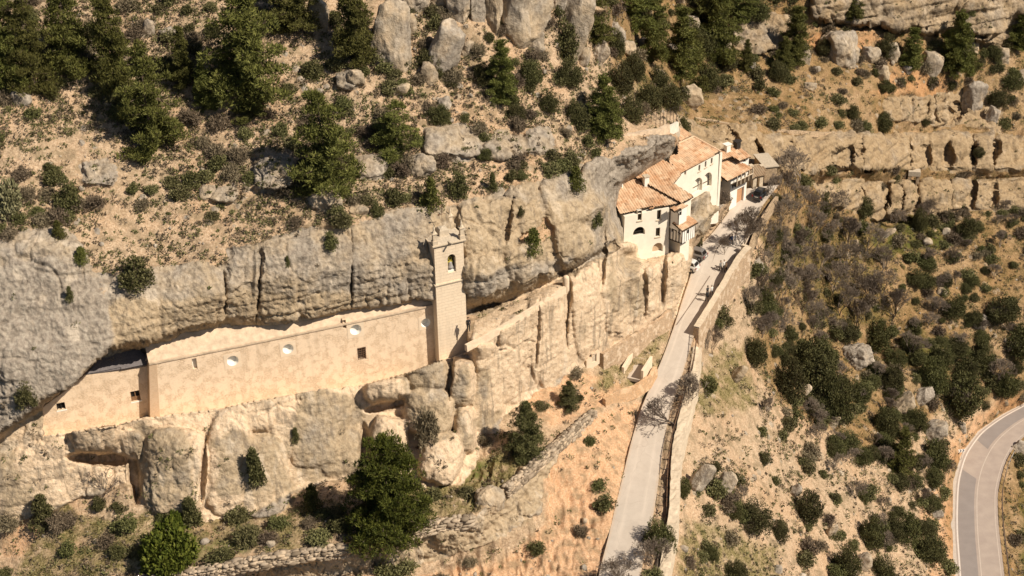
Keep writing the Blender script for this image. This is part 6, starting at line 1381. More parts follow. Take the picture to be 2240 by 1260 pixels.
JL = [(100, 1152, 1064, 38, 0, 'dense conical juniper at the foot of the pale left wall'), (560, 1062, 960, 33, 0, 'tall olive juniper growing on the lower cliff face'), (420, 1150, 1074, 34, 0, 'grey green juniper above the bright green bush'), (685, 1108, 1040, 28, 2, 'dark juniper in the shade left of the very large pine'),
 (300, 622, 548, 46, 1, 'wide juniper growing on top of the grey cliff'), (180, 572, 532, 20, 2, 'round dark juniper on the cliff brow at the left'), (155, 656, 618, 13, 0, 'small juniper hanging on the left grey cliff'), (725, 540, 497, 19, 1, 'round juniper on the cliff brow left of the tower'), (628, 582, 553, 8, 0, 'tiny juniper on the grey face above the church'),
 (942, 456, 378, 30, 2, 'tall dark juniper on the brow left of the tower'), (1002, 428, 364, 28, 1, 'dark juniper pair right one above the tower'), (1076, 416, 370, 15, 0, 'small conical juniper on the sandy ledge'), (826, 472, 430, 20, 1, 'dark juniper beside the small blocky boulder'), (1260, 412, 356, 28, 2, 'dark juniper at the foot of the curved cream wall'),
 (1168, 552, 490, 25, 2, 'juniper in the cleft between the grey rocks'), (1302, 490, 452, 18, 1, 'juniper on the rock left of the main house'), (1139, 466, 443, 10, 1, 'small round juniper on the pale rock face'), (130, 518, 476, 20, 2, 'pointed green juniper on the left slope'), (150, 452, 375, 34, 1, 'dark juniper on the left slope near the edge'), (60, 884, 822, 28, 1, 'yellow green juniper on the shaded left overhang'),
 (646, 966, 925, 13, 0, 'small dark juniper in a crack of the lower cliff'), (1520, 540, 470, 20, 1, 'green shrub growing beside the timbered bay'), (962, 165, 122, 13, 1, 'dark round bush against the slanting rock fin'), (1240, 125, 30, 34, 1, 'leafy dark bush in front of the dark faced rock fin'), (1500, 282, 245, 16, 1, 'round bush at the top end of the white wall'),
 (1458, 1030, 0, 0, 0, '')][:-1]
for x, y, t, w_, i, lb in JL: tree(JUN[i], x, y, t, w_, 'juniper', lb, 'juniper', ph=(1.9, 1.6, 1.75)[i], pw=1.0, parts=('stem', 'foliage'), group='junipers on the rocks')
OL = [(1768, 842, 722, 70, 0, 'big dark oak left of the large pale boulder'), (1818, 915, 800, 52, 1, 'dark oak below the big oak, beside the pale slab'), (1908, 760, 680, 48, 1, 'dark oak right above the large pale boulder'), (1848, 740, 690, 40, 0, 'dark oak higher left of the large pale boulder'), (1640, 1148, 1088, 56, 1, 'grey green oak low on the slope near the rock ribs'),
 (1766, 1135, 1056, 46, 0, 'round dark oak in the lower middle of the right slope'), (1846, 1258, 1170, 42, 2, 'dark oak at the bottom edge'), (2040, 1018, 950, 42, 1, 'dark oak between the thick tilted block and the bend'), (2032, 1222, 1150, 52, 0, 'large dark oak above the orange road cutting'), (1975, 1180, 1110, 44, 1, 'dark oak left of the large one above the cutting'), (1905, 1190, 1110, 40, 2, 'oak between two others low on the right slope'),
 (1446, 1196, 1115, 46, 1, 'green oak bush overhanging the narrow road and its shadow'), (1608, 1268, 1212, 40, 0, 'small dark oak at the bottom edge near the road wall'), (1652, 790, 722, 38, 1, 'grey green oak on the slope right of the road wall'), (2100, 900, 800, 60, 0, 'large dark oak above the road where it leaves the frame'), (2040, 850, 770, 44, 1, 'dark oak behind the pair of tilted slabs'), (1990, 760, 720, 36, 1, 'low oak on the upper right slope'), (1945, 850, 790, 38, 2, 'oak between the pale boulder and the tilted slabs'), (1935, 945, 880, 36, 1, 'oak left below the tilted slabs'),
 (2190, 700, 640, 50, 0, 'dark oak near the right edge halfway up'), (2228, 770, 700, 50, 1, 'dark oak cut by the right edge'), (2150, 800, 740, 40, 2, 'oak beside the right edge pair, nearer the road'), (2080, 690, 640, 34, 1, 'dark oak left of the pale far right boulder'), (1885, 470, 425, 32, 2, 'bright ivy covered bush against the lower right cliff'), (1800, 470, 415, 24, 2, 'green ivy bush at the left end of the lower right cliff'), (2110, 520, 470, 30, 0, 'oak at the foot of the lower right cliff'), (2010, 500, 450, 22, 1, 'dark bush by the cave under the lower right cliff'),
 (2140, 340, 318, 18, 0, 'small dark bush on the cliff ledge at the right'), (2210, 190, 150, 34, 1, 'dark oak under the right edge pine'), (2180, 230, 190, 32, 0, 'dark oak beside the narrow leaning rock'), (1932, 200, 170, 20, 0, 'dark bush in front of the grey boulder'), (1865, 260, 222, 20, 0, 'dark bush on the right slope above the track'), (1880, 285, 255, 22, 1, 'dark bush just above the track at the right'), (1930, 285, 240, 26, 0, 'dark bush left of the upper right ledge'),
 (2025, 270, 245, 16, 1, 'bush at the foot of the upper right ledge'), (1350, 200, 130, 38, 1, 'dense oak at the left edge of the ravine'), (1420, 240, 170, 42, 0, 'dense oak filling the ravine bottom'), (1240, 190, 130, 40, 1, 'oak below the dark faced rock fin'), (520, 130, 60, 0, 0, '')][:-1]
OL += [(1340, 120, 60, 30, 1, 'oak left of the ravine pines near the rock horn'), (1385, 170, 110, 34, 2, 'oak above the ravine bottom, left of the tall dark pine'), (1380, 262, 205, 34, 1, 'oak just above the curved cream wall fence'), (1460, 235, 175, 34, 1, 'oak on the right of the ravine bottom'), (1345, 262, 215, 24, 0, 'oak between the dense conifer and the wire fence'), (1440, 190, 140, 30, 2, 'oak between the two leaning ravine pines'), (1545, 190, 130, 40, 0, 'oak at the right foot of the ravine grove'), (1530, 110, 50, 44, 1, 'oak among the pines right of the ravine'), (1590, 150, 95, 30, 2, 'oak in the shade left of the shaded rock block'), (1660, 40, -10, 36, 0, 'dark oak on top of the shaded rock block'), (1740, 50, 5, 34, 1, 'dark oak at the left end of the top right cliff'),
 (1060, 180, 130, 34, 0, 'oak left of the slim pine below the slanted rock'), (1160, 180, 125, 34, 1, 'oak right of the slim pine below the slanted rock'), (1200, 240, 195, 30, 2, 'oak on the slope halfway to the dense conifer'), (1130, 260, 220, 30, 0, 'oak above the cracked outcrop ledge'), (1255, 265, 215, 30, 1, 'oak left of the dense conifer by the wall'), (960, 265, 225, 34, 1, 'oak on the slope right of the lone green pine'), (1060, 350, 320, 24, 0, 'low oak below the cracked outcrop'), (1700, 175, 130, 28, 1, 'oak right of the small pine at the rock block foot'),
 (1800, 120, 80, 24, 0, 'oak right of the orange ledge below the cliff'), (1940, 120, 70, 30, 2, 'oak under the cliff left of the narrow pine'), (2170, 130, 95, 26, 0, 'oak beneath the biggest overhang'), (1720, 860, 770, 46, 1, 'dark oak on the left flank of the big dark oak'), (1800, 800, 725, 46, 2, 'dark oak on the right flank of the big dark oak'), (1835, 880, 810, 40, 0, 'oak between the big pair and the pale slab'), (1880, 870, 820, 34, 1, 'oak below the large pale boulder'), (1960, 800, 755, 32, 0, 'oak left of the lone bare tree'), (2060, 800, 745, 34, 2, 'oak right of the lone bare tree'), (2000, 940, 885, 32, 0, 'oak just left of the thick tilted block'), (2110, 830, 770, 40, 1, 'oak above the guard rail on the inner side'), (2200, 860, 800, 36, 0, 'oak closest to the inner guard rail'), (1600, 1130, 1085, 24, 1, 'low oak beside the second rock rib'), (1500, 1080, 1030, 22, 0, 'low oak beside the first rock rib'), (1700, 1180, 1130, 30, 2, 'oak between the grey green and the round oak'), (1930, 1260, 1205, 36, 1, 'oak right of the bottom edge boulder'), (1560, 1220, 1180, 24, 0, 'low oak right of the road wall near the bottom')]
for x, y, t, w_, i, lb in OL: tree(OAK[i], x, y, t, w_, 'oak_tree', lb, 'oak', ph=(1.35, 1.2, 1.5)[i], pw=1.05, parts=('trunk', 'crown'), group='evergreen oaks')
tree(SHR['bright'][0], 372, 1238, 1126, 74, 'large_bush', 'large bright green rounded bush at the bottom left', 'bush', ph=1.05, pw=1.05, parts=('stem', 'foliage')); tree(SHR['bright'][0], 385, 1165, 1108, 24, 'large_bush', 'bright green bush tip rising behind the large bright bush', 'bush', ph=1.05, pw=1.05, parts=('stem', 'foliage'))
tree(SHR['pale'][0], 26, 462, 386, 38, 'pale_bush', 'pale yellowish round bush at the left edge', 'bush', ph=1.1, pw=1.05, parts=('stem', 'foliage'))
BT = [(1500, 892, 800, 62, 2, 'bare grey tree growing beside the road wall above the railing'), (1434, 1262, 1150, 62, 1, 'bare grey tree at the bottom edge beside the oak bush'), (1360, 1290, 1195, 58, 3, 'bare tree cut by the bottom edge on the road'), (1622, 552, 432, 46, 0, 'bare tree growing by the end of the parapet'), (1580, 488, 390, 36, 2, 'grey leafless tree in front of the gallery building rock'), (1742, 405, 300, 62, 1, 'big pale bare tree before the right hand cliff'),
 (1660, 560, 452, 40, 0, 'bare tree just outside the parapet corner'), (1700, 500, 400, 50, 3, 'bare tree between the car park and the cliff'), (1762, 530, 430, 46, 1, 'bare tree on the shaded slope below the big pale bare tree'), (1720, 610, 500, 48, 2, 'bare tree in the thicket, left side'), (1790, 610, 500, 52, 0, 'bare tree in the thicket, centre'), (1850, 600, 500, 50, 3, 'bare tree in the thicket near the grass patch'),
 (1835, 690, 590, 46, 1, 'bare tree in the lower thicket, left'), (1895, 680, 580, 48, 2, 'bare tree in the lower thicket, right'), (1755, 690, 600, 36, 0, 'small bare tree above the big dark oak'), (1925, 600, 520, 40, 1, 'bare tree beside the green grass patch'), (1960, 500, 440, 30, 3, 'small bare tree at the cave under the cliff'), (1990, 776, 700, 40, 0, 'bare spreading tree alone on the far right slope'), (2088, 905, 830, 40, 1, 'bare tree above the road where it bends'),
 (2180, 840, 760, 46, 2, 'bare tree near the right edge above the road'), (1556, 775, 690, 30, 1, 'small bare tree right of the road, at the end of the parapet'), (1676, 925, 840, 26, 0, 'thin bare tree on the open right slope'), (1640, 690, 600, 32, 2, 'thin bare tree below the tall retaining wall'), (1620, 1100, 1040, 18, 3, 'tiny bare tree above the rock ribs'), (1690, 440, 360, 30, 0, 'bare tree behind the stone shed'), (1585, 560, 500, 18, 3, 'thin bare sapling beside the car park bank')]
BT = [(x, y, t-(y-t)*.12, w_*1.12, i, lb) for x, y, t, w_, i, lb in BT]
_wd = [('upper left of', -1, -1), ('upper right of', 1, -1), ('lower left of', -1, 1), ('lower right of', 1, 1)]
for n_, (x, y) in enumerate([(1690, 545), (1740, 470), (1745, 570), (1775, 485), (1815, 545), (1680, 610), (1770, 650), (1820, 640), (1870, 640), (1900, 560), (1860, 540), (1710, 660), (1790, 720), (1930, 650), (1950, 700), (1650, 520), (1720, 440), (1830, 480), (1880, 720), (1670, 660)]):
    cx, cy = 1800, 580; BT.append((x, y, y-100, 50, n_ % 4, ['leafless tree number', 'bare tree number'][0].replace(' number', '')+' in the thicket, '+['far left', 'far left top', 'left', 'centre top', 'centre', 'left edge', 'lower centre', 'centre, slightly low', 'right of centre', 'right side', 'right of centre, higher', 'lower left', 'bottom centre', 'lower right', 'lowest on the right', 'nearest the parapet', 'highest at the left', 'highest at the right', 'bottom right', 'lowest on the left'][n_]))
for x, y, t, w_, i, lb in BT: tree(BARE[i], x, y, t, w_, 'bare_tree', lb, 'bare tree', ph=(8.2, 8.2, 8.2, 8.2)[i], pw=4.2, parts=('branches',), group='leafless trees')
b_ = Pz(1481, 926, -2.6); plant(BARE_D, b_, .98, .85, 'bare_tree', 'dark leafless tree leaning far left across the narrow road', 'bare tree', 'leafless trees', ('branches',), rot=R(0))
b_ = ground(222, 1085); plant(BARE_T, b_, .62, .62, 'bare_tree', 'twisted leafless tree in the shady recess at the left cliff foot', 'bare tree', 'leafless trees', ('branches',), rot=R(20))
tree(SHR['brown'][0], 934, 965, 890, 28, 'dry_bush', 'large grey leafless bush on the boulders above the big pine', 'bush', ph=.95, pw=1.0, parts=('stem', 'foliage'))
# ------------------------------------------------------------------ scattered shrubs
rs = np.random.RandomState(99); GRP = {'olive': ('olive_shrub', 'olive green shrub'), 'brown': ('dry_shrub', 'dry brown shrub'), 'green': ('green_shrub', 'dark green shrub')}
RSHR = []
LM = [(858, 105, 'tallest rock fin'), (972, 125, 'slanting rock fin'), (1140, 60, 'huge slanted rock'), (1246, 75, 'dark faced rock fin'), (335, 250, 'big full pine'), (545, 120, 'wide crowned pine'), (75, 120, 'left edge pines'), (722, 330, 'pine above the tilted boulder'), (868, 290, 'lone green pine'), (706, 446, 'tilted angular boulder'),
 (600, 380, 'grey outcrop on the left slope'), (218, 382, 'pale flat outcrop at left'), (30, 430, 'pale yellowish bush'), (480, 425, 'low outcrop ledge'), (300, 590, 'wide juniper on the cliff'), (150, 420, 'left slope juniper'), (970, 312, 'pale outcrop above the tower'), (1150, 315, 'cracked outcrop ledge'), (1316, 240, 'dense conifer by the cream wall'), (1096, 150, 'slim pine under the slanted rock'),
 (918, 366, 'rounded dark sided boulder'), (1002, 400, 'juniper pair above the tower'), (1450, 100, 'ravine pines'), (1420, 220, 'ravine oak'), (985, 520, 'bell tower'), (1168, 520, 'cleft juniper'), (1302, 470, 'juniper by the main house'), (1660, 70, 'shaded rock block'), (1838, 112, 'big rounded grey boulder'), (2034, 148, 'egg shaped boulder'), (2080, 100, 'dark right hand conifer'),
 (1600, 275, 'pale track wall'), (1770, 335, 'right hand cliff'), (1960, 240, 'upper right ledge'), (2128, 225, 'tall dark sided rock'), (2200, 180, 'long pale slab'), (1994, 390, 'stone water tank'), (1742, 350, 'big pale bare tree'), (1560, 470, 'gallery building rock'), (1940, 520, 'green grass patch'), (1800, 560, 'leafless thicket'), (1640, 590, 'jutting rock ledge'), (1880, 790, 'large pale boulder'),
 (1768, 780, 'big dark oak'), (1612, 824, 'white leaning slab'), (2140, 714, 'pale far right boulder'), (1990, 880, 'pair of tilted slabs'), (2036, 950, 'thick tilted block'), (1960, 990, 'lone leaning pine'), (1530, 1060, 'first rock rib'), (1582, 1074, 'second rock rib'), (1640, 1120, 'grey green oak'), (1766, 1090, 'round dark oak'), (1890, 1236, 'bottom edge boulder'), (2032, 1190, 'oak above the orange cutting'), (2230, 985, 'boulder at the guard rail'),
 (1500, 850, 'bare roadside tree'), (1446, 1150, 'oak bush over the road'), (1398, 815, 'sunken concrete yard'), (1242, 870, 'small conical conifer'), (1146, 940, 'olive conical conifer'), (852, 1060, 'very large bright pine'), (1072, 1108, 'boulder in the stone wall'), (722, 1222, 'tall bottom edge boulder'), (372, 1190, 'large bright bush'), (100, 1110, 'dense conical juniper'), (560, 1010, 'tall cliff juniper'), (260, 1020, 'shady recess'), (1300, 1000, 'orange gully'), (1250, 1180, 'gully foot'), (60, 870, 'yellow green juniper')]
ORD = ['', 'second ', 'third ', 'fourth ', 'fifth ', 'sixth ', 'seventh ', 'eighth ', 'ninth ', 'tenth ', 'eleventh ', 'twelfth ', 'thirteenth ', 'fourteenth ']
rq = np.random.RandomState(17)
for _ in range(420):
    x = rq.uniform(1660, 2240); y = rq.uniform(430, 1240); lim = 1640+max(0, (y-700))*.55
    if x < lim or (x > 2040 and y > 900) or (1880 < x < 2080 and 480 < y < 560): continue
    rk_, n_, fl = rock_at(x, y)
    if fl > .02 or rk_ > .5: continue
    p = ground(x, y); k_ = .5+.9*float(vnoise(np.array([p.x, p.y, p.z])*.07, 401))+(.25 if x > 1850 and y > 620 else 0)
    if rq.rand() > k_: continue
    if rq.rand() < (.55 if y < 760 else .25): RSHR.append((BARE[rq.randint(4)], p-Z*.1, rq.uniform(.38, .62), rq.uniform(.4, .62), 'bare_tree', 'leafless small tree', x, y))
    else: s_ = rq.uniform(.9, 2.3); RSHR.append((OAK[rq.randint(3)], p-Z*.15, s_, s_*rq.uniform(.8, 1.1), 'oak_bush', 'dark evergreen oak bush', x, y))
def place_shrubs():
    seen = {}
    def key(q): return min((q[6]-l[0])**2+(q[7]-l[1])**2 for l in LM)
    for q in sorted(SHRUBS+RSHR, key=key):
        x, y = q[6], q[7]; l = min(LM, key=lambda l: (x-l[0])**2+(y-l[1])**2); dx, dy = x-l[0], y-l[1]
        dr = ('right of' if dx > 0 else 'left of') if abs(dx) > 1.3*abs(dy) else ('below' if dy > 0 else 'above') if abs(dy) > 1.3*abs(dx) else ('below right of' if dx > 0 else 'below left of') if dy > 0 else ('above right of' if dx > 0 else 'above left of')
        t = ('small ' if q[2] < .7 else 'wide ' if q[2] > 1.15 else 'low ')+q[5]+' '+dr+' the '+l[2]; k = seen.get(t, 0); seen[t] = k+1
        lab = t if k == 0 else (ORD[min(k, 13)]+'nearest '+t)
        if q[4] == 'bare_tree': lab = lab.replace('small leafless small', 'small leafless').replace('low leafless', 'leafless').replace('wide leafless', 'leafless')
        plant(q[0], q[1], q[2], q[3], q[4], lab, 'bare tree' if q[4] == 'bare_tree' else 'shrub', q[5]+'s on the slopes', ('branches',) if q[4] == 'bare_tree' else ('stem', 'foliage'))
def dens(x, y, rk_, nz_):
    d = .85
    if rk_ > .5: d = .05
    if (1270 < x < 1500 and 640 < y < 880) or (1025 < x < 1260 and 600 < y < 780) or 1380 < x < 1530 and 650 < y < 1200: return .12 if y > 640 else 0
    elif x < 1500 and y > 880: d = .16 if x > 1000 else .3
    elif 1490 < x < 1680 and 700 < y < 1000: d = .5
    if x > 1290 and y < 270: d = 1.2
    if 1000 < x < 1330 and 80 < y < 340: d = 1.4
    if 280 < y < 470 and x < 660: d = 1.9
    elif y < 540 and x < 1250 and rk_ < .5: d = max(d, 1.4)
    if x > 1880 and y > 600: d = 1.7
    if 1660 < x and 400 < y < 1000: d = 1.6
    if x > 1500 and y < 280: d = 1.2
    return d
cand = []
for _ in range(9500):
    x = rs.uniform(-30, 2270); y = rs.uniform(-25, 1285)
    if x > 2075 and 880 < y < 1300 and x < 2215: continue
    rk_, n_, fl = rock_at(x, y)
    if fl > .05 or (n_[2] < .25 and rk_ > .4): continue
    if 1340 < x < 1720 and 330 < y < 560: continue
    if 300 < x < 1240 and 700 < y < 880 or (180 < x < 1040 and 640 < y < 930): continue
    p = ground(x, y); cl = .62+1.1*float(vnoise(np.array([p.x, p.y, p.z])*.13, 303))
    if rs.rand() > dens(x, y, rk_, 0)*np.clip(cl, .12, 1.2): continue
    s_ = float(np.clip(rs.lognormal(-.28, .5), .25, 1.9))*(.6 if rk_ > .5 else 1); s_ *= .72 if x < 1330 and y < 540 else .85; cand.append((s_, x, y, p))
SHRUBS = []
cand.sort(key=lambda c: -c[0]); cnt = {'olive': 0, 'brown': 0, 'green': 0}; rest = []
for s_, x, y, p in cand:
    kd = rs.choice(('olive', 'brown', 'green'), p=(.36, .38, .26) if x < 1500 else (.44, .33, .23))
    if cnt[kd] < 235 and s_ > .45:
        cnt[kd] += 1; nm, tx = GRP[kd]; pr_ = SHR[kd][rs.randint(len(SHR[kd]))]
        SHRUBS.append((pr_, p-Z*.08*s_, s_*1.05, s_*rs.uniform(.8, 1.25), nm, tx, x, y))
    else: rest.append((s_, x, y, p, kd))
place_shrubs()
# low scrub, tufts and dry growth: countless, three merged masses
def mass(name, label, mat, P, S, n, size, elong, seed):
    rs2 = np.random.RandomState(seed); C = np.array([[p[0], p[1], p[2]+s_*.2] for p, s_ in zip(P, S)]); V = leaves(rs2, C, np.array(S)*.75, n, size, .6, elong, .5)
    o = bpy.data.objects.new(name, tri_mesh(name, V, mat)); col.objects.link(o); tag(o, label, 'scrub', kind='stuff')
P = {'olive': [], 'brown': [], 'green': []}
for s_, x, y, p, kd in rest: P[kd].append((p, s_*.85))
for _ in range(52000):
    x = rs.uniform(-300, 2540); y = rs.uniform(-260, 1285); rk_, n_, fl = rock_at(x, y)
    if fl > .05 or (n_[2] < .3 and rk_ > .4) or (rk_ > .6 and rs.rand() < .93): continue
    if (300 < x < 1240 and 700 < y < 880) or (180 < x < 1040 and 640 < y < 930) or (1340 < x < 1720 and 330 < y < 540): continue
    p = ground(x, y); q = np.array([p.x, p.y, p.z]); cl = .62+1.1*float(vnoise(q*.2, 305))
    if rs.rand() > dens(x, y, rk_, 0)*np.clip(cl, .1, 1.1): continue
    P[rs.choice(('olive', 'brown', 'green'), p=(.36, .48, .16))].append((p, rs.uniform(.16, .66)))
for kd, mt, lb in (('olive', 'olive', 'low olive scrub covering the slopes'), ('brown', 'brown', 'dry brown undergrowth covering the slopes'), ('green', 'juniper', 'tiny dark green tufts dotted over the slopes')):
    mass('scrub', lb, M[mt], [a for a, b in P[kd]], [b for a, b in P[kd]], 26, .2, 3, 7)
# grass on the terraces and verges
G = []
for _ in range(26000):
    x = rs.uniform(-20, 2260); y = rs.uniform(430, 1290); i = int(np.searchsorted(fy, y)); j = int(np.searchsorted(fx, x)); i = min(i, nyv-1); j = min(j, nxv-1)
    if max(grass[i, j], green[i, j]*1.3) > rs.rand()*1.1 and rock[i, j] < .4 and flat[i, j] < .05: G.append(PF[i, j])
G = np.array(G); M['grass'] = mat_leaf('grass blades', (.08, .07, .02), (.17, .14, .05), (.30, .24, .11))
V = leaves(np.random.RandomState(3), G, np.full(len(G), .22), 7, .2, .35, 5, 1.2); o = bpy.data.objects.new('grass', tri_mesh('grass', V, M['grass'])); col.objects.link(o); tag(o, 'dry yellow green grass on the terraces and verges', 'grass', kind='stuff')
# ================================================================== CARS
def paint(name, c, rough=.3):
    m = bpy.data.materials.new(name); m.use_nodes = True; b = m.node_tree.nodes['Principled BSDF']; b.inputs[0].default_value = (*c, 1); b.inputs['Roughness'].default_value = rough; b.inputs['Metallic'].default_value = .2
    b.inputs['Coat Weight'].default_value = .5; return m
M['tyre'] = mat_plain('tyre rubber', (.02, .02, .02), .9, .2, 8); M['rim'] = mat_plain('wheel rim', (.35, .34, .33), .4, .1, 8, spec=.5, metal=.6); M['lampred'] = mat_plain('tail lamp', (.30, .02, .015), .3, .1, 8, bumpk=0); M['lampclear'] = mat_plain('head lamp', (.6, .6, .58), .2, .1, 8, bumpk=0)
def car(px, py, z, head, colr, label, L_=3.9, W=1.7, Hc=1.48, k_=.88):
    L_ *= k_; W *= k_
    p = Pz(px, py, z); r = Root('parked_car', p, label, 'car', 'cars on the car park'); d = Vector((head[0], head[1], 0)).normalized(); q = Vector((-d.y, d.x, 0)); mt = paint('car paint '+label.split()[0], colr)
    def W3(x, y, z_): return p+d*x+q*y+Z*z_
    st = [(-.5, .38, .78, .80), (-.485, .26, .86, .9), (-.40, .20, .90, .98), (-.1, .18, .90, 1.), (.18, .18, .90, 1.), (.33, .20, .86, .97), (.46, .24, .74, .90), (.5, .34, .60, .76)]
    g = MB(); k = 8
    for x, z0, z1, wf in st:
        w_ = W/2*wf
        for y, zz in ((-w_*.9, z0), (-w_, z0+.18), (-w_, z1-.15), (-w_*.88, z1), (w_*.88, z1), (w_, z1-.15), (w_, z0+.18), (w_*.9, z0)): g.v.append(tuple(W3(x*L_, y, zz)))
    for i in range(len(st)-1):
        for j in range(k): a = i*k; g.f.append((a+j, a+(j+1) % k, a+k+(j+1) % k, a+k+j))
    g.f.append(tuple(range(k))[::-1]); g.f.append(tuple((len(st)-1)*k+j for j in range(k))); r.put(g.build('body', mt, smooth=False, bevel=.03))
    cab = [(-.47, .86, .80), (-.38, Hc-.12, .74), (-.28, Hc, .70), (.02, Hc, .70), (.09, Hc-.06, .72), (.28, .88, .84)]
    g = MB()
    for x, zz, wf in cab:
        for y in (-1, 1): g.v.append(tuple(W3(x*L_, y*W/2*wf, zz)))
    n = len(cab)
    for i in range(n-1): g.f.append((2*i, 2*i+1, 2*i+3, 2*i+2))
    g.f.append(tuple(2*i for i in range(n))); g.f.append(tuple(2*i+1 for i in range(n))[::-1]); r.put(g.build('cabin', mt))
    def quad(name, P, m_, off_=.012):
        c = sum((Vector(v) for v in P), Vector())/4; nn = (Vector(P[1])-Vector(P[0])).cross(Vector(P[2])-Vector(P[0])).normalized(); 
        if nn.dot(c-(p+Z*.7)) < 0: nn = -nn
        r.put(MB().prism([Vector(v)+nn*off_ for v in P], -nn*.02).build(name, m_))
    for y in (-1, 1):
        quad('side_window', [W3(-.40*L_, y*W/2*.785, .95), W3(-.08*L_, y*W/2*.785, .95), W3(-.08*L_, y*W/2*.712, Hc-.09), W3(-.34*L_, y*W/2*.72, Hc-.14)], M['glass'])
        quad('side_window', [W3(-.05*L_, y*W/2*.785, .95), W3(.19*L_, y*W/2*.80, .95), W3(.06*L_, y*W/2*.715, Hc-.10), W3(-.05*L_, y*W/2*.712, Hc-.09)], M['glass'])
    quad('windscreen', [W3(.265*L_, -W/2*.76, .92), W3(.265*L_, W/2*.76, .92), W3(.10*L_, W/2*.66, Hc-.09), W3(.10*L_, -W/2*.66, Hc-.09)], M['glass'])
    quad('rear_window', [W3(-.462*L_, -W/2*.70, .93), W3(-.462*L_, W/2*.70, .93), W3(-.39*L_, W/2*.64, Hc-.15), W3(-.39*L_, -W/2*.64, Hc-.15)], M['glass'])
    for y in (-.62, .62):
        r.put(MB().box(W3(-.497*L_, y, .72), d, .06, .2, .28).build('tail_light', M['lampred'])); r.put(MB().box(W3(.487*L_, y, .60), d, .08, .3, .16).build('headlight', M['lampclear']))
    r.put(MB().box(W3(-.505*L_, 0, .42), d, .1, W*.86, .2).build('bumper', mt)); r.put(MB().box(W3(-.515*L_, 0, .66), d, .03, .5, .11).build('number_plate', M['white']))
    for x in (-.31, .32):
        for y in (-1, 1):
            c = W3(x*L_, y*(W/2-.10), .31); g = MB().bar(c-q*.1, c+q*.12*1., .31, 16); o = g.build('wheel', M['tyre']); r.put(o); h = MB().bar(c+q*y*.10, c+q*y*.135, .19, 10).build('rim', M['rim']); h.parent = o
    return r
car(1518, 563, 2.4, (-.86, .50), (.20, .185, .17), 'grey hatchback parked beside the rock below the timbered bay')
car(1500.5, 588, 1.5, (-.86, .50), (.70, .68, .64), 'white car mostly hidden behind the lit rock below the grey one')
car(1664, 431, 5.9, (.55, .85), (.03, .032, .035), 'black car parked in the shade at the far end of the car park', k_=.8)
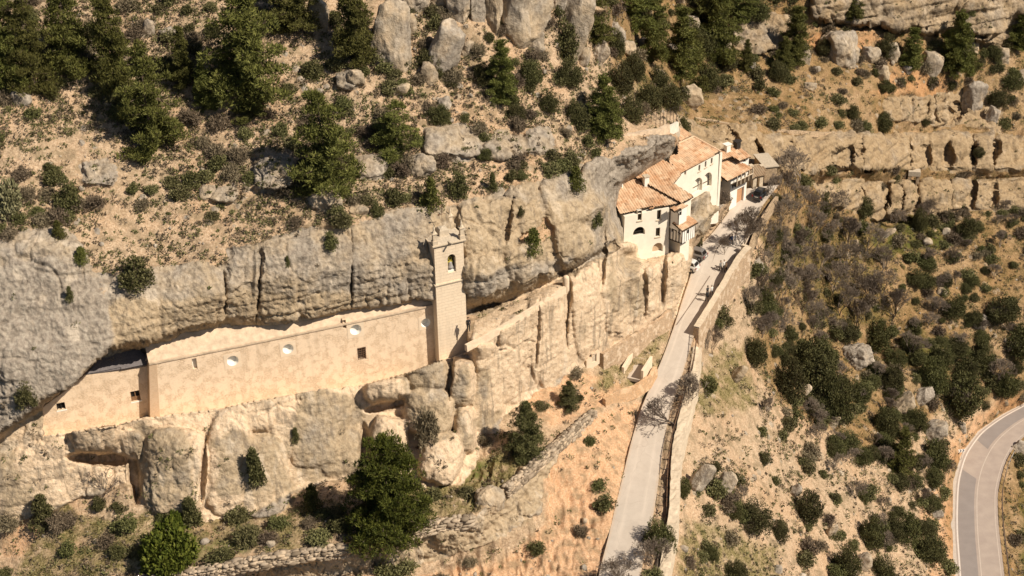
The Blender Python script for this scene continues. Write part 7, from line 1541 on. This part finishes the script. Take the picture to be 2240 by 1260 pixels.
# ================================================================== PEOPLE
SKIN = mat_plain('skin', (.42, .25, .16), .6, .05, 20, bumpk=0)
def person(p, face, shirt, trous, hair, label, stride=.18, arm=.15, hgt=1.72, group='people strolling on the car park'):
    k = hgt/1.75; d = Vector((face[0], face[1], 0)).normalized(); q = Vector((-d.y, d.x, 0)); V = []; E = []; Rr = []; G = []
    def a(x, y, z, r, par=None, g=0):
        V.append(Vector((x, y, z))*k); Rr.append(r*k); G.append(g)
        if par is not None: E.append((par, len(V)-1))
        return len(V)-1
    pel = a(0, 0, .96, .135); waist = a(0, 0, 1.10, .125, pel); chest = a(.01, 0, 1.30, .15, waist); nb = a(.0, 0, 1.47, .075, chest); nk = a(.015, 0, 1.53, .058, nb); h1 = a(.03, 0, 1.60, .085, nk); h2 = a(.03, 0, 1.68, .095, h1); a(.02, 0, 1.755, .06, h2)
    for s in (-1, 1):
        hip = a(0, s*.095, .90, .10, pel); kn = a(s*stride*.55+.03, s*.10, .50, .065, hip); an = a(s*stride, s*.10, .09, .045, kn); a(s*stride+.12, s*.105, .04, .04, an)
        sh = a(0, s*.19, 1.42, .062, chest); el = a(-s*arm*.5-.02, s*.235, 1.13, .045, sh); wr = a(-s*arm+.05, s*.235, .88, .030, el); pm_ = a(-s*arm+.06, s*.235, .81, .030, wr)
        for i, (o, ln) in enumerate(((-.028, .07), (-.01, .085), (.01, .08), (.028, .065))): f1_ = a(-s*arm+.06+o, s*.235, .77, .009, pm_); a(-s*arm+.075+o, s*.228, .77-ln*.75, .007, f1_)
        a(-s*arm+.105, s*.22, .80, .010, pm_)
    me = bpy.data.meshes.new('body'); me.from_pydata([tuple(v) for v in V], E, []); o = bpy.data.objects.new('person', me); col.objects.link(o)
    sk = o.modifiers.new('skin', 'SKIN'); lay = me.skin_vertices or me.attributes
    if not me.skin_vertices: 
        bm = bmesh.new(); bm.from_mesh(me); bm.verts.layers.skin.verify(); bm.to_mesh(me); bm.free()
    for i, r in enumerate(Rr): me.skin_vertices[0].data[i].radius = (r, r)
    me.skin_vertices[0].data[0].use_root = True
    o.modifiers.new('sub', 'SUBSURF').levels = 1
    dg = bpy.context.evaluated_depsgraph_get(); me2 = bpy.data.meshes.new_from_object(o.evaluated_get(dg)); bpy.data.objects.remove(o)
    o = bpy.data.objects.new('person', me2); col.objects.link(o); me2.materials.clear()
    for m_ in (SKIN, shirt, trous, M['tyre']): me2.materials.append(m_)
    for f in me2.polygons:
        c = f.center/k; z = c.z; f.use_smooth = True
        f.material_index = 3 if z < .10 else 2 if z < .99 and abs(c.y) < .19 else 1 if z < 1.49 and not (z < .93) else 0
    rot = Matrix((d, q, Z)).transposed().to_4x4(); rot.translation = p; o.matrix_world = rot; tag(o, label, 'person', group)
    hb = bmesh.new(); bmesh.ops.create_icosphere(hb, subdivisions=2, radius=.112*k); 
    for v in hb.verts: v.co.z *= 1.05; v.co += Vector((-.005, 0, 1.70))*k
    bmesh.ops.delete(hb, geom=[v for v in hb.verts if v.co.x > .06*k and v.co.z < 1.72*k], context='VERTS'); hm = bpy.data.meshes.new('hair'); hb.to_mesh(hm); hb.free(); hm.materials.append(hair); ho = bpy.data.objects.new('hair', hm); col.objects.link(ho); ho.parent = o
    fb = bmesh.new()                                     # nose, eyes and ears
    for c, r in (((.125, 0, 1.645), .014), ((.118, .03, 1.672), .010), ((.118, -.03, 1.672), .010), ((.025, .098, 1.65), .02), ((.025, -.098, 1.65), .02), ((.118, 0, 1.605), .012)):
        t_ = bmesh.ops.create_icosphere(fb, subdivisions=1, radius=r*k)
        for v in t_['verts']: v.co += Vector(c)*k
    fm_ = bpy.data.meshes.new('face'); fb.to_mesh(fm_); fb.free(); fm_.materials.append(SKIN); fo = bpy.data.objects.new('face', fm_); col.objects.link(fo); fo.parent = o
    return o
cl = lambda n, c: mat_plain(n, c, .9, .1, 12, bumpk=.1)
BLK, NAV, GRY, WHT, BRN, DGR = cl('black cloth', (.025, .024, .024)), cl('navy cloth', (.03, .04, .08)), cl('grey cloth', (.22, .2, .18)), cl('white cloth', (.68, .63, .56)), cl('brown cloth', (.16, .10, .06)), cl('dark grey cloth', (.07, .065, .06))
HAIR, HAIR2 = cl('dark hair', (.03, .02, .013)), cl('grey hair', (.3, .27, .23))
w_ = Vector((.55, -.8, 0)); w2_ = Vector((-.5, .85, 0))
person(Pz(1546, 660, .5), w2_, BLK, BLK, HAIR, 'person in black walking lowest in the group nearest the bottom of the car park')
person(Pz(1547, 650, .6), w2_, DGR, DGR, HAIR, 'person in dark clothes left of a pale dressed companion by the parapet')
person(Pz(1556, 648.5, .65), w2_, WHT, GRY, HAIR2, 'person in a white top beside the parapet, lowest group')
person(Pz(1575.5, 595, 1.4), w_, GRY, DGR, HAIR, 'person in grey on the left of the middle group', .2)
person(Pz(1583, 592.5, 1.4), w_, WHT, GRY, HAIR2, 'person in a pale top standing tallest in the middle group', .15)
person(Pz(1587, 598.5, 1.3), w_, BRN, BLK, HAIR, 'person in brown on the right of the middle group', .2)
person(Pz(1595, 537.5, 3.3), w_, BLK, GRY, HAIR, 'person in a black jacket at the left of the farthest group', .2)
person(Pz(1600, 536.5, 3.35), w_, NAV, BLK, HAIR, 'person in dark blue in the middle of the farthest group', .1)
person(Pz(1607.5, 535, 3.4), w_, WHT, WHT, HAIR2, 'person in white by the bare tree in the farthest group', .15)
person(Pz(1025, 725, 15.15), (.3, -1), BLK, BLK, HAIR, 'person in black standing on the cliff path right beside the bell tower', .08, .05, 1.75, 'people on the path')
